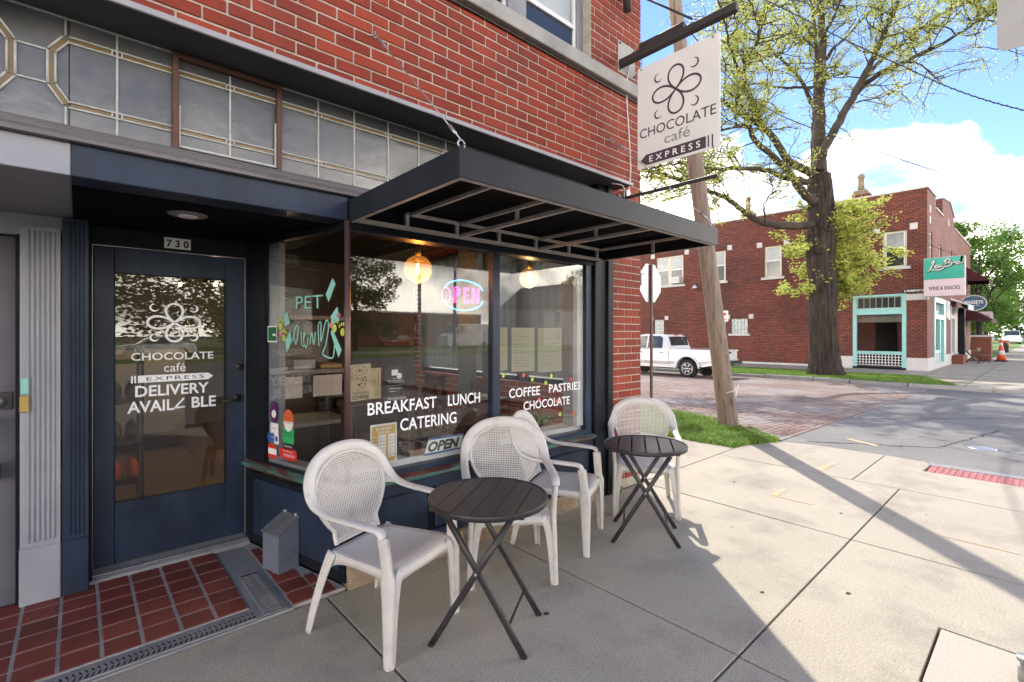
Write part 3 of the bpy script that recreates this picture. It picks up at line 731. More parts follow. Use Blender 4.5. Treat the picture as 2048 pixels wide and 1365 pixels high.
# --- leaded transom
TY=2.95
tr=MB(); tr.box(-4,TY+.012,2.44,CXR-.5,TY+.03,SZ-.012); tr=cm(tr,'transom_window','interior_dark')
came=MB()
def pane(x0,z0,x1,z1,m='frost'):
    if x1-x0<.012 or z1-z0<.01: return
    q=MB(); dy=rnd.uniform(-.0015,.0015)
    q.add([(x0,TY+dy,z0),(x1,TY-dy,z0),(x1,TY-dy,z1),(x0,TY+dy,z1),(x0,TY+.01,z0),(x1,TY+.01,z0),(x1,TY+.01,z1),(x0,TY+.01,z1)],
          [(0,1,2,3),(1,0,4,5),(2,1,5,6),(3,2,6,7),(0,3,7,4)]); q.build('pane',M[m],tr)
def cv(x,z0,z1,w_=.009): came.cbox(x-w_/2,TY-.008,z0,x+w_/2,TY+.004,z1,.002)
def chz(x0,x1,z,w_=.008): came.cbox(x0,TY-.0085,z-w_/2,x1,TY+.0045,z+w_/2,.002)
Zb,Zt,A0,A1,B0,B1=2.475,2.963,2.566,2.592,2.858,2.884
VX=[.139,.37,.61,.86,1.079,1.304,1.539,1.772,1.999,2.23,2.46,2.69,2.92,3.15,3.38,3.61,3.84]
def bay(xa,xb):
    for z0,z1,m in ((Zb,A0,'frost'),(A0,A1,'amber'),(A1,B0,'frost'),(B0,B1,'amber'),(B1,Zt,'frost')): pane(xa+.004,z0+.003,xb-.004,z1-.003,m)
def lines(xa,xb):
    for z_ in (A0,A1,B0,B1): chz(xa,xb,z_)
for a,b in zip([-.03]+VX,VX):
    bay(a,b)
lines(-.03,VX[-1])
for i,x in enumerate(VX):
    cv(x,Zb,Zt)
    if i%2==0:
        for z0,z1 in ((A0,A1),(B0,B1)):
            q=MB(); q.cbox(x-.016,TY-.006,z0+.004,x+.016,TY+.001,z1-.004,.002); q.build('jewel',M['garnet'],tr)
            for xx in (x-.018,x+.018): came.box(xx-.003,TY-.0085,z0,xx+.003,TY+.003,z1)
# stop-chamfered amber figure left of the first bay, mirrored about the plain light between
def octo(sg,x0):
    # x0 = inner upright; figure opens away by sg
    def X(d_): return x0+sg*d_
    def band(p,q_,w_=.026,m='amber'):
        v=MB(); px_,pz=p; qx,qz=q_; dx,dz=qx-px_,qz-pz; l_=math.hypot(dx,dz); nx,nz=-dz/l_*w_/2,dx/l_*w_/2
        c=[(px_+nx,pz+nz),(px_-nx,pz-nz),(qx-nx,qz-nz),(qx+nx,qz+nz)]
        v.prism(c,TY-.006,TY-.002,'y'); v.build('pane',M[m],tr,fix=True)
        for s_ in (1,-1):
            came.sweep([(px_+s_*nx,TY-.008,pz+s_*nz),(qx+s_*nx,TY-.008,qz+s_*nz)],Vector((nx,0,nz)).normalized(),.008,.008)
    band((X(.012),2.655),(X(.012),2.80)); band((X(.012),2.80),(X(.060),2.871)); band((X(.012),2.655),(X(.060),2.579))
for sg,x0 in ((1,-.098),(-1,-.198)):
    octo(sg,x0)
    cv(x0,2.655,2.80); 
cv(-.04,2.884,Zt,.007); cv(-.04,Zb,2.566,.007); cv(-.256,2.884,Zt,.007); cv(-.256,Zb,2.566,.007)
chz(-.198,-.098,2.80); chz(-.198,-.098,2.655)
pane(-.256,Zb,-.03,Zt)
for a,b in ((-.50,-.26),(-.74,-.50),(-.98,-.74),(-1.22,-.98)): bay(a,b); cv(a,Zb,Zt)
lines(-1.22,-.26)
chz(-1.3,VX[-1],Zt+.003,.014); chz(-1.3,VX[-1],Zb-.002,.012)
came.build('lead_came',M['lead'],tr)
# small wooden hopper frame
q=MB()
for c in ((.352,TY-.035,2.475,.378,TY-.002,2.962),(.838,TY-.035,2.475,.864,TY-.002,2.962),(.378,TY-.036,2.935,.838,TY-.002,2.962)): q.cbox(*c,.003)
q.build('hopper_frame',M['brown_frame'],tr)
q=MB(); q.cbox(.378,TY-.028,2.488,.838,TY-.004,2.500,.002); q.cbox(.3785,TY-.027,2.50,.386,TY-.006,2.70,.002); q.cbox(.830,TY-.027,2.50,.8375,TY-.006,2.74,.002)
q.build('worn_bead',M['lead'],tr)
# weathered sill moulding below it
q=MB(); q.prism([(2.985,2.475),(2.90,2.473),(2.845,2.435),(2.835,2.425),(2.84,2.415),(2.815,2.405),(2.80,2.395),(2.80,2.38),(2.985,2.38)],-4,CXR-.52,'x'); cm(q,'transom_sill','weathered_wood',fix=True)
# recess beam (grey left of the door bay, navy over it) and soffits
cb('beam','lavender',-4,WY-.012,2.237,-.022,WY+.16,2.378,ch=.004)
q=MB(); q.cbox(-.021,WY-.014,2.235,1.215,WY+.16,2.378,.004); cm(q,'beam','navy')
cb('beam','black_paint',1.216,WY-.005,2.19,3.6,WY+.16,2.378)
cb('porch_soffit','soffit_black',-.02,WY+.161,2.232,1.3,4.10,2.25)
q=MB(); q.box(-4,WY+.161,2.2425,-.021,3.97,2.26); cm(q,'porch_soffit','lavender')
q=MB(); q.lathe([(.0,-.018),(.045,-.016),(.055,-.006)],24,(.47,3.3,2.232)); lt=q.build('porch_light',M['paper'],cafe); rel(lt)
q=MB(); q.lathe([(.056,-.010),(.095,-.004),(.10,.001)],24,(.47,3.3,2.232)); q.build('trim_ring',M['grey_paint'],lt).location=(0,0,0)
# --- door wall
DY=4.04
cb('head_board','black_paint',-.05,DY-.012,2.115,1.02,DY+.10,2.235)
cb('head_board','lavender',-1.2,3.93,2.115,-.062,4.1,2.242,ch=.003)
# pilasters (fluted)
def pilaster(x0,x1,y,m,zt,nf):
    q=MB(); q.cbox(x0,y-.012,.0,x1,y+.22,.335,.006); q.box(x0+.003,y,.335,x1-.003,y+.22,zt)
    wv=(x1-x0-.045)/(nf); 
    for i in range(nf):
        a=x0+.028+i*wv; q.cbox(a,y-.009,.36,a+wv*.66,y+.01,zt-.02,.004)
    return cm(q,'pilaster',m)
pilaster(-.245,-.072,3.87,'lavender',2.16,6)
pilaster(-.069,.052,3.87,'navy',2.232,4)
p=MB(); p.box(-.0755,3.868,.32,-.0685,3.885,.345)
# second (grey) door at far left
d2=MB(); d2.cbox(-1.25,3.965,.0,-.262,4.01,2.105,.004); d2=cm(d2,'side_door','grey_door')
cb('door_jamb','black_paint',-.26,3.90,0,-.247,4.02,2.115)
q=MB(); q.cbox(-.40,3.958,1.12,-.275,3.964,1.22,.002); q.build('lock_plate',M['black_metal'],d2)
q=MB(); q.tube([(-.335,3.957,1.165),(-.335,3.942,1.165)],.032,20); q.tube([(-.335,3.9421,1.165),(-.335,3.938,1.165)],.014,16); q.build('deadbolt',M['galv'],d2)
q=MB(); q.tube([(-.365,3.958,1.07),(-.365,3.90,1.07),(-.365,3.895,1.05),(-.362,3.905,.94)],[.014,.016,.016,.010],10); q.build('handle',M['black_metal'],d2)
lb=MB(); lb.cbox(-.395,3.895,.735,-.318,3.935,.835,.010); lb=lb.build('key_lock_box',M['black_metal']); tag(lb,'black and silver key lock box hanging from the grey door handle','lock box')
q=MB(); q.cbox(-.388,3.890,.745,-.326,3.896,.825,.006); q.build('face',M['galv'],lb)
q=MB(); q.tube([(-.38,3.915,.83),(-.38,3.915,.875),(-.365,3.915,.90),(-.345,3.915,.895),(-.335,3.915,.87),(-.335,3.915,.83)],.0045,8); q.build('shackle',M['black_metal'],lb)
# bell and latch on grey pilaster
q=MB(); q.cbox(-.238,3.848,1.21,-.205,3.858,1.30,.003); tag(q.build('door_bell',M['mint_print']),'small white and mint doorbell plate on the lavender pilaster','doorbell')
q=MB(); q.cbox(-.243,3.846,1.11,-.203,3.858,1.20,.003); q.cbox(-.236,3.842,1.125,-.227,3.847,1.185,.001); q.cbox(-.219,3.842,1.125,-.210,3.847,1.185,.001); tag(q.build('latch_keeper',M['brass']),'small brass latch keeper below the doorbell on the lavender pilaster','latch')
# navy door
jm=MB(); jm.box(.052,3.93,.03,.066,4.1,2.118); jm.box(.935,3.97,.03,1.02,4.1,2.118); cm(jm,'door_frame','black_paint')
q=MB(); q.box(.066,DY-.012,.06,.0705,DY+.01,2.115); q.box(.931,DY-.012,.06,.935,DY+.01,2.115); q.box(.0705,DY-.012,2.111,.931,DY+.01,2.115); cm(q,'weather_strip','galv')
door=MB()
door.cbox(.073,DY,.06,.177,DY+.045,2.108,.003); door.cbox(.808,DY,.06,.929,DY+.045,2.108,.003)
door.cbox(.178,DY+.001,.06,.807,DY+.044,.455,.003); door.cbox(.178,DY+.001,1.945,.807,DY+.044,2.108,.003)
door.cbox(.195,DY-.002,.10,.790,DY+.001,.385,.002)
door=cm(door,'shop_door','navy')
q=MB(); q.box(.178,DY+.018,.456,.807,DY+.022,1.944); q.build('glass_pane',M['glass_door'],door)
q=MB()
for c in ((.177,DY-.003,.452,.809,DY+.004,.460),(.177,DY-.003,1.941,.809,DY+.004,1.948),(.175,DY-.003,.455,.182,DY+.004,1.945),(.803,DY-.003,.455,.810,DY+.004,1.945)): q.box(*c)
q.build('glazing_bead',M['black_paint'],door)
q=MB(); q.tube([(.892,DY,1.308),(.892,DY-.025,1.308)],.022,16); q.cbox(.865,DY-.006,1.275,.919,DY-.0005,1.341,.003); q.build('deadbolt',M['black_metal'],door)
q=MB(); q.tube([(.880,DY,1.075),(.880,DY-.018,1.075)],.027,16); q.tube([(.88,DY-.018,1.075),(.88,DY-.05,1.075),(.865,DY-.056,1.075),(.80,DY-.056,1.062),(.775,DY-.052,1.06)],[.011,.011,.010,.008,.007],10); q.build('handle',M['black_metal'],door)
GP=(0,DY+.015,0); U=(1,0,0); V=(0,0,1)
flower((.500,DY+.015,1.627),U,V,.150,.130,M['white_vinyl'],door,.015)
fit_text('CHOCOLATE',(.262,DY+.015,1.372),U,V,.470,.050,M['white_vinyl'],door,off=.012)
fit_text('café',(.440,DY+.015,1.288),U,V,.125,.060,M['white_vinyl'],door)
q=MB(); plate(q,[(.298,1.222),(.700,1.222),(.731,1.246),(.700,1.270),(.298,1.270)],(0,DY+.0155,0),U,V); plate(q,rect(.262,1.222,.272,1.270),(0,DY+.0155,0),U,V); plate(q,rect(.279,1.222,.289,1.270),(0,DY+.0155,0),U,V); q.build('arrow_banner',M['white_vinyl'],door)
fit_text('EXPRESS',(.345,DY+.0145,1.233),U,V,.33,.026,M['sign_dark'],door,sp=1.25)
fit_text('DELIVERY',(.284,DY+.015,1.130),U,V,.420,.072,M['white_vinyl'],door,off=.02)
fit_text('AVAIL',(.243,DY+.015,1.025),U,V,.255,.075,M['white_vinyl'],door,off=.02)
q=MB(); stroke(q,[(.50,1.035),(.555,1.10)],.011,(0,DY+.015,0),U,V); stroke(q,[(.50,1.035),(.56,1.04)],.011,(0,DY+.015,0),U,V); q.build('lettering',M['white_vinyl'],door)
fit_text('BLE',(.600,DY+.015,1.028),U,V,.148,.075,M['white_vinyl'],door,off=.02)
# 730 plate, sensor, threshold
q=MB(); q.cbox(.438,DY-.018,2.135,.590,DY-.0125,2.208,.001); pl=q.build('number_plate',M['paper']); tag(pl,'white house number plate reading 730 above the cafe door','number plate')
fit_text('7 3 0',(.450,DY-.019,2.147),U,V,.128,.048,M['ink'],pl,off=.03)
q=MB(); q.cbox(.983,3.948,1.26,1.003,3.969,1.33,.003); tag(q.build('door_contact',M['brass']),'small ivory contact plate on the black jamb right of the door handle','door contact')
q=MB(); q.prism([(3.90,.0),(3.93,.028),(3.975,.04),(4.15,.055),(4.15,0)],.052,.94,'x'); cm(q,'threshold','conc_grey',fix=True)
q=MB(); q.cbox(.066,3.955,.04,.935,3.975,.050,.002); cm(q,'threshold_strip','galv')
# --- canted side glass beside the door, corner post, main front glass
A=Vector((.935,3.97,0)); B=Vector((1.205,2.86,0)); D_=(B-A); SL=D_.length; Du=D_.normalized(); Dn=Vector((-Du.y,Du.x,0))*-1   # Dn points to the porch
if Dn.x>0: Dn=-Dn
def sbox(q,s0,s1,n0,n1,z0,z1):
    p=lambda s,n,z:A+Du*s+Dn*n+Vector((0,0,z))
    q.add([p(s0,n1,z0),p(s1,n1,z0),p(s1,n0,z0),p(s0,n0,z0),p(s0,n1,z1),p(s1,n1,z1),p(s1,n0,z1),p(s0,n0,z1)],[(0,3,2,1),(4,5,6,7),(0,1,5,4),(1,2,6,5),(2,3,7,6),(3,0,4,7)])
q=MB(); sbox(q,.0,SL,-.05,-.0,.03,.54); cm(q,'side_panel','black_paint',fix=True)
q=MB(); sbox(q,.10,SL-.05,.0,.006,.10,.50); cm(q,'side_panel','navy',fix=True)
q=MB(); sbox(q,.0,.235,-.05,.0,.6,2.23); sbox(q,.236,SL,-.04,.0,2.19,2.232); sbox(q,.236,SL,-.05,.004,.6,.635); cm(q,'side_frame','black_paint',fix=True)
q=MB(); sbox(q,.237,.37,-.075,-.032,.66,2.19); sbox(q,.237,SL,-.12,-.03,.636,.66); cm(q,'inner_frame','lavender',fix=True)
sg=MB(); sbox(sg,.237,SL-.01,-.025,-.021,.636,2.19); sg=cm(sg,'side_glass','glass',fix=True)
def SP(s,z): return A+Du*s+Dn*(-.017)+Vector((0,0,z))
def splate(name,m,pts,parent=sg,n=.0):
    q=MB(); O=A+Dn*(-.017+n)+Vector((0,0,0)); plate(q,pts,O,Du,(0,0,1)); return q.build(name,M[m],parent)
def stext(t,s,z,w_,h_,m,off=.0,n=.0015): return fit_text(t,A+Dn*(-.017+n)+Du*s+Vector((0,0,z)),Du,(0,0,1),w_,h_,M[m],sg,off=off)
def rrect(x0,y0,x1,y1,r):
    o=[]
    for cx,cy,a0 in ((x1-r,y1-r,0),(x0+r,y1-r,90),(x0+r,y0+r,180),(x1-r,y0+r,270)):
        for k in range(5): o.append((cx+r*math.cos(R(a0+k*22.5)),cy+r*math.sin(R(a0+k*22.5))))
    return o
splate('sticker','paper',rect(.248,1.49,.368,1.605)); splate('sticker','dgreen_print',rect(.255,1.50,.362,1.597),n=.001); splate('sticker','paper',rect(.315,1.535,.355,1.55),n=.002)
splate('sticker','purple_print',ell(.325,1.0,.05,.075)); splate('sticker','paper',ell(.33,.985,.028,.028),n=.001)
splate('sticker','orange_print',ell(.51,.955,.062,.078)); splate('sticker','paper',[(.452,.95),(.568,.95),(.565,.93),(.545,.895),(.51,.878),(.475,.895),(.455,.93)],n=.001); stext('DOORDASH',.462,.935,.095,.014,'orange_print',n=.002)
splate('sticker','green_print',rect(.44,.80,.575,.905)); stext('Pickup or',.455,.865,.105,.018,'ink'); stext('delivery?',.455,.84,.105,.018,'ink')
splate('sticker','ink',rect(.445,.755,.57,.799)); stext('Uber Eats',.465,.772,.085,.014,'paper')
splate('sticker','red_print',rrect(.40,.688,.61,.765,.035)); stext('DOORDASH',.455,.707,.13,.018,'paper'); stext('Pre-deliver with',.445,.74,.12,.010,'paper')
splate('sticker','paper',rect(.285,.845,.385,.92)); stext('- - -',.30,.88,.06,.008,'ink')
splate('sticker','blue_print',ell(.268,.815,.024,.032)); splate('sticker','blue_print',rect(.29,.785,.33,.855)); splate('sticker','paper',rect(.333,.775,.39,.845)); splate('sticker','blue_print',rect(.345,.795,.378,.83),n=.001); stext('VISA',.293,.812,.034,.014,'paper')
splate('sticker','paper',rect(.255,.672,.362,.765)); splate('sticker','red_print',rect(.255,.74,.362,.768),n=.001); splate('sticker','red_print',rect(.255,.67,.362,.698),n=.001)
# seen from outside the lettering of the pet shop poster on the glass
stext('PET',.60,1.715,.30,.085,'mint_print',off=.0)
O=A+Dn*(-.0165); Vz=(0,0,1)
def piece(name,m,pts,line=None):
    q=MB()
    if line: stroke(q,spath(pts,6),line,O,Du,Vz)
    else: plate(q,pts,O,Du,Vz)
    q.build(name,M[m],sg)
for pts in ([(.56,1.50),(.60,1.60),(.63,1.58),(.60,1.48),(.585,1.52)],[(.66,1.56),(.67,1.48),(.70,1.47)],[(.70,1.56),(.69,1.50),(.72,1.46),(.74,1.53)],[(.76,1.48),(.78,1.56),(.80,1.48),(.82,1.56)],[(.86,1.47),(.85,1.60),(.88,1.62),(.88,1.50),(.93,1.63),(.96,1.60),(.93,1.48),(.90,1.42),(1.0,1.40),(1.02,1.48)]): piece('lettering','mint_print',pts,.010)
for pts in ([(.45,1.68),(.50,1.70),(.53,1.62),(.47,1.60)],[(.98,1.66),(1.05,1.72),(1.07,1.63),(1.0,1.61)],[(.47,1.50),(.53,1.57),(.55,1.50),(.49,1.42)],[(.98,1.56),(1.00,1.58),(1.09,1.45),(1.06,1.40)],[(.93,1.80),(1.0,1.90),(1.03,1.86),(.96,1.75)]): piece('window_paint','mint_print',pts)
for cx,cz in ((.41,1.60),(.455,1.52),(1.02,1.585),(1.10,1.56)):
    piece('paw_print','lime_print',ell(cx,cz,.022,.026,12))
    for k in range(4): piece('paw_toe','lime_print',ell(cx-.03+.02*k,cz+.038+.012*(k in(1,2)),.008,.013,8))
for cx,cz in ((.42,1.545),(1.06,1.66),(.985,1.60)): piece('heart','pink_print',[(cx,cz-.02),(cx+.02,cz+.005),(cx+.012,cz+.02),(cx,cz+.01),(cx-.012,cz+.02),(cx-.02,cz+.005)])
# corner post
q=MB(); q.tube([(1.215,2.842,.60),(1.215,2.842,2.235)],.018,16); cm(q,'corner_post','copper_post')
# front window
FYg=2.885
f=MB(); f.box(1.235,2.862,.625,3.575,2.93,.66); f.box(1.235,2.862,2.185,3.575,2.93,2.232); f.box(3.50,2.862,.66,3.575,2.93,2.185)
f.cbox(2.375,2.855,.66,2.445,2.93,2.185,.004); fw=cm(f,'front_window','navy')
for i,(x0,x1) in enumerate(((1.225,2.375),(2.445,3.50))):
    q=MB(); q.box(x0,FYg,.66,x1,FYg+.004,2.185); q.build('glass_pane',M['glass'],fw)
q=MB(); q.box(3.415,2.90,.70,3.498,3.06,2.185); q.box(1.26,2.932,.632,3.498,3.10,.70); q.build('inner_sill',M['white_paint'],fw)
q=MB(); q.box(3.40,2.95,.70,3.414,3.06,2.185); q.build('inner_reveal',M['lavender'],fw)
GY=FYg-.003
def ftext(t,x,z,w_,h_,off=.014,m='white_vinyl',y=GY): return fit_text(t,(x,y,z),U,V,w_,h_,M[m],fw,off=off)
ftext('BREAKFAST',1.364,1.033,.515,.078); ftext('LUNCH',1.975,1.032,.291,.078); ftext('CATERING',1.593,.905,.456,.080)
ftext('COFFEE',2.56,1.036,.351,.074); ftext('PASTRIES',3.021,1.042,.42,.070); ftext('CHOCOLATE',2.719,.922,.57,.070)
# metal inner head trim and copper sill
q=MB(); q.box(1.23,2.835,2.232,3.60,2.852,2.2365); cm(q,'head_trim','awn_rib')
q=MB(); q.prism([(2.86,.626),(2.815,.616),(2.805,.608),(2.805,.594),(2.83,.589),(2.833,.572),(2.86,.568)],1.215,3.578,'x'); cm(q,'window_sill','copper_sill',fix=True)
q=MB()
p0=A+Du*0; 
def sprism(prof,s0,s1):
    n=len(prof); vs=[A+Du*s+Dn*a+Vector((0,0,z)) for s in (s0,s1) for a,z in prof]
    return vs,[tuple(range(n)),tuple(range(n,2*n))]+[(i,(i+1)%n,n+(i+1)%n,n+i) for i in range(n)]
q.add(*sprism([(0,.626),(.035,.616),(.045,.608),(.045,.594),(.025,.589),(.022,.572),(0,.568)],.0,SL+.03)); cm(q,'window_sill','copper_sill',fix=True)
# black post at the right
q=MB(); q.cbox(3.59,WY-.02,.0,3.66,WY+.12,2.30,.006); q.cbox(3.663,WY-.005,.0,3.775,WY+.12,2.978,.004); q.cbox(3.778,WY-.03,.0,3.858,WY+.12,2.978,.006); cm(q,'end_post','black_paint')
# bulkhead with raised panels, stone base
cb('bulkhead','black_paint',1.215,WY+.035,.15,3.59,WY+.10,.60)
for x0,x1 in ((1.26,1.80),(1.86,2.40),(2.46,3.00),(3.06,3.54)):
    q=MB(); q.cbox(x0,WY+.012,.20,x1,WY+.034,.49,.012); cm(q,'bulkhead_panel','navy')
q=MB(); q.cbox(1.215,WY+.0,.49,3.59,WY+.034,.567,.006); q.cbox(1.215,WY+.0,.145,3.59,WY+.034,.19,.006); cm(q,'bulkhead_rail','navy')
x=1.215
while x<3.58:
    l_=min(rnd.uniform(.38,.62),3.59-x)
    q=MB(); q.cbox(x+.003,WY-.03+rnd.uniform(-.006,.006),-.02,x+l_-.003,WY+.1,.143,.010); cm(q,'base_block','base_stone'); x+=l_
# entry floor: quarry tiles, cement strips, drain channels
en=MB(); en.prism([(-2.2,2.995),(.715,2.995),(.715,3.93),(-2.2,3.93)],-.04,.012,'z'); en.prism([(.905,2.86),(1.21,2.86),(.94,3.96),(.905,3.96)],-.04,.012,'z'); en=en.build('tiled_entry',M['grout']); tag(en,kind='structure')
tm={}
def tile(x0,y0,x1,y1):
    k=(round(x1-x0,3),round(y1-y0,3))
    if k not in tm:
        q=MB(); q.cbox(0,0,0,k[0],k[1],.03,.0035); me=q.mesh('tile'); me.materials.append(M['tile']); tm[k]=me
    o=link('tile',tm[k],en); o.location=(x0,y0,-.0148+rnd.uniform(-.001,.001)); o.rotation_euler=(rnd.uniform(-.003,.003),rnd.uniform(-.003,.003),0)
PX,PY=.1585,.1555
for i in range(-12,5):
    x0=.086+.158*i+.008
    for j in range(6):
        y0=3.0+PY*j+.004
        x1=min(x0+PX-.015,.713)
        if x1-x0>.02: tile(x0,y0,x1,y0+PY-.013)
for i in range(2):
    for j in range(7):
        x0=.912+.152*i; y0=2.87+PY*j; x1=x0+.143
        lim=1.205-(y0+.14-2.86)*.243-.01
        x1=min(x1,lim)
        if x1-x0>.02: tile(x0,y0,x1,y0+PY-.013)
ce=MB(); ce.box(-2.2,2.845,-.05,.72,2.994,.006); ce.prism([(.7205,2.845),(.904,2.845),(.904,3.90),(.7205,3.90)],-.05,.010,'z'); ce=ce.build('cement_strip',M['conc_grey']); tag(ce,kind='structure')
dr=thing('drain_channel','long steel drain grate with chevron slots along the entry tiles','drain',(0,2.89,0))
def grate(parent,x0,y0,x1,y1,axis,o0):
    q=MB(); z=.0075 if axis=='x' else .012
    q.box(x0-o0[0],y0-o0[1],z,x1-o0[0],y1-o0[1],z+.002); q.build('trough',M['joint'],parent)
    q=MB()
    if axis=='x':
        n=int((x1-x0)/.022); m_=(y0+y1)/2
        for i in range(n):
            x=x0+i*.022
            for ya,yb,s_ in ((y0,m_-.003,1),(m_+.003,y1,-1)):
                a=[(x,ya),(x+.012,ya),(x+.012+.012,yb),(x+.012,yb)] if s_>0 else [(x+.012,ya),(x+.024,ya),(x+.012,yb),(x,yb)]
                q.prism([(p[0]-o0[0],p[1]-o0[1]) for p in a],z+.001,z+.007,'z')
        q.box(x0-o0[0],m_-.003-o0[1],z+.001,x1-o0[0],m_+.003-o0[1],z+.0072)
        for yy in (y0-.008,y1): q.box(x0-o0[0],yy-o0[1],z-.002,x1-o0[0],yy+.008-o0[1],z+.0074)
    else:
        n=int((y1-y0)/.024)
        for i in range(n):
            y=y0+i*.024; pts=[]
            for k in range(9): pts.append((x0+(x1-x0)*k/8-o0[0], y+.004*math.sin(k*PI/2)-o0[1]))
            q.sweep([(a,b,z+.004) for a,b in pts],(0,0,1),.006,.012)
        for xx in (x0-.006,x1): q.box(xx-o0[0],y0-o0[1],z-.002,xx+.006-o0[0],y1-o0[1],z+.0074)
    q.build('grate',M['grate_iron'],parent,fix=True)
grate(dr,-1.4,2.87,.72,2.95,'x',(0,2.89))
d2_=thing('drain_channel','short drain grate with wavy slots running toward the cafe door','drain',(.8,3.2,0))
grate(d2_,.765,2.86,.865,3.42,'y',(.8,3.2))

# --- canopy over the window
AX0,AX1,AY0,AY1,AZ0,AZ1=1.225,3.655,1.70,2.84,2.228,2.362
aw=thing('metal_canopy','flat black steel canopy with open angle-iron underside over the shop window','canopy',(2.4,2.3,2.3)); AO=Vector((2.4,2.3,2.3))
def ab(name,m,q,bevel=0):
    q.v=[(a-AO.x,b-AO.y,c-AO.z) for a,b,c in q.v]; return q.build(name,M[m],aw,bevel)
q=MB(); q.box(AX0,AY0,AZ0,AX1,AY0+.006,AZ1); ab('fascia','awning',q,.003)
q=MB(); q.box(AX0,AY0+.0065,AZ0,AX0+.006,AY1,AZ1); ab('fascia','awning',q,.003)
q=MB(); q.box(AX1-.006,AY0+.0065,AZ0,AX1,AY1,AZ1); ab('fascia','awning',q,.003)
q=MB(); q.box(AX0+.007,AY0+.007,AZ1-.012,AX1-.007,AY1,AZ1-.004); ab('roof_sheet','soffit_black',q)
q=MB()
for zz in (2.262,2.34): 
    pass
q.box(AX0+.01,AY0+.008,AZ0-.001,AX1-.01,AY0+.035,AZ0+.004); q.box(AX0+.007,AY0+.036,AZ0-.001,AX0+.03,AY1,AZ0+.004); q.box(AX1-.03,AY0+.036,AZ0-.001,AX1-.007,AY1,AZ0+.004)
ab('edge_angle','awn_rib',q)
q=MB(); q.box(AX0+.01,2.79,AZ0,AX1-.01,2.812,AZ0+.022); q.box(AX0+.35,2.76,AZ0+.085,AX1-.06,2.782,AZ0+.105); ab('wall_rail','awn_rib',q)
for x in (1.593,1.989,2.378,2.773,3.177,3.57):
    q=MB(); q.box(x-.011,2.783,AZ0+.023,x+.011,2.806,AZ0+.105); ab('upright','awn_rib',q)
for x in (1.60,2.0,2.79,3.57):
    q=MB(); q.box(x-.010,AY0+.008,AZ0+.080,x+.010,2.759,AZ0+.100); ab('rib','awn_rib',q)
for x in (2.0,2.78):
    q=MB(); q.box(x-.012+.03,AY0+.036,AZ0+.006,x+.012+.03,2.789,AZ0+.028); ab('rib','awn_rib',q)
    q=MB(); q.box(x+.02,2.20,AZ0+.029,x+.04,2.22,AZ0+.1); ab('upright','awn_rib',q)
q=MB(); q.box(3.56,2.20,AZ0+.005,3.58,2.22,AZ0+.08); ab('upright','awn_rib',q)
def stay(x,wx,label):
    a=Vector((x,AY0+.03,AZ1)); b=Vector((wx,WY,3.415)); d_=(b-a).normalized()
    s=thing('canopy_stay',label,'stay cable',tuple(b),0,'stay rods holding up the canopy')
    def sb(n,m,q): q.v=[(p[0]-b.x,p[1]-b.y,p[2]-b.z) for p in q.v]; return q.build(n,M[m],s)
    q=MB(); ring=[a+Vector((0,0,.022))+Vector((math.cos(t)*.018,0,math.sin(t)*.018)) for t in [2*PI*i/16 for i in range(17)]]; q.tube(ring,.0045,8); q.tube([a+Vector((0,0,-.01)),a+Vector((0,0,.004))],.005,8); sb('eye_bolt','galv',q)
    q=MB(); q.tube([b+Vector((0,.01,0)),b+Vector((0,-.03,0))],.006,8); ring=[b+Vector((0,-.042,0))+Vector((0,math.cos(t)*.014,math.sin(t)*.014)) for t in [2*PI*i/14 for i in range(15)]]; q.tube(ring,.004,8); sb('eye_bolt','galv',q)
    p1=b+Vector((0,-.05,0)); dd=(a+Vector((0,0,.04))-p1); 
    q=MB(); q.tube([p1,p1+dd*.04],.004,6); q.tube([p1+dd*.04,p1+dd*.055,p1+dd*.16,p1+dd*.175],[.004,.009,.009,.004],8); q.tube([p1+dd*.175,p1+dd*.21],.0045,6); sb('turnbuckle','galv',q)
    q=MB(); q.tube([p1+dd*.2,p1+dd*1.0],.0032,6); q.tube([p1+dd*.90,p1+dd*.955],.008,8); sb('cable','galv',q)
stay(AX0+.03,1.371,'steel stay cable with turnbuckle at the near left corner of the canopy')
stay(AX1-.03,3.803,'steel stay cable with turnbuckle at the far right corner of the canopy')
# ================================================ projecting cafe sign and its brackets
SX=4.0
sg2=thing('projecting_sign','off white hanging cafe sign with flower logo, name and EXPRESS arrow, above the canopy','sign',(SX,2.24,3.6)); SO=Vector((SX,2.24,3.6))
def sb2(n,m,q,bevel=0): q.v=[(p[0]-SO.x,p[1]-SO.y,p[2]-SO.z) for p in q.v]; return q.build(n,M[m],sg2,bevel)
q=MB(); q.box(SX,1.843,3.118,SX+.012,2.644,4.085); sb2('panel','sign_white',q,.002)
Us=Vector((0,-1,0)); Vs=Vector((0,0,1)); PS=Vector((SX-.0015,2.644,3.118))-SO   # u runs from wall outwards
def st(t,u_,v_,w_,h_,m='sign_dark',off=.0,**k): return fit_text(t,PS+Us*u_+Vs*v_,Us,Vs,w_,h_,M[m],sg2,off=off,**k)
flower(PS+Us*.40+Vs*.635,Us,Vs,.235,.215,M['sign_dark'],sg2,.018)
st('CHOCOLATE',.025,.290,.745,.088,off=.004); st('café',.285,.172,.25,.095,'sign_grey')
q=MB(); plate(q,[(.035,.075),(.095,.025),(.680,.025),(.680,.125),(.095,.125)],PS,Us,Vs); plate(q,rect(.695,.025,.708,.125),PS,Us,Vs); plate(q,rect(.730,.025,.743,.125),PS,Us,Vs); q.build('arrow_banner',M['sign_dark'],sg2)
o=st('EXPRESS',.13,.047,.50,.056,'white_vinyl',off=.012,sp=1.6); o.location=(-.0015,0,0)
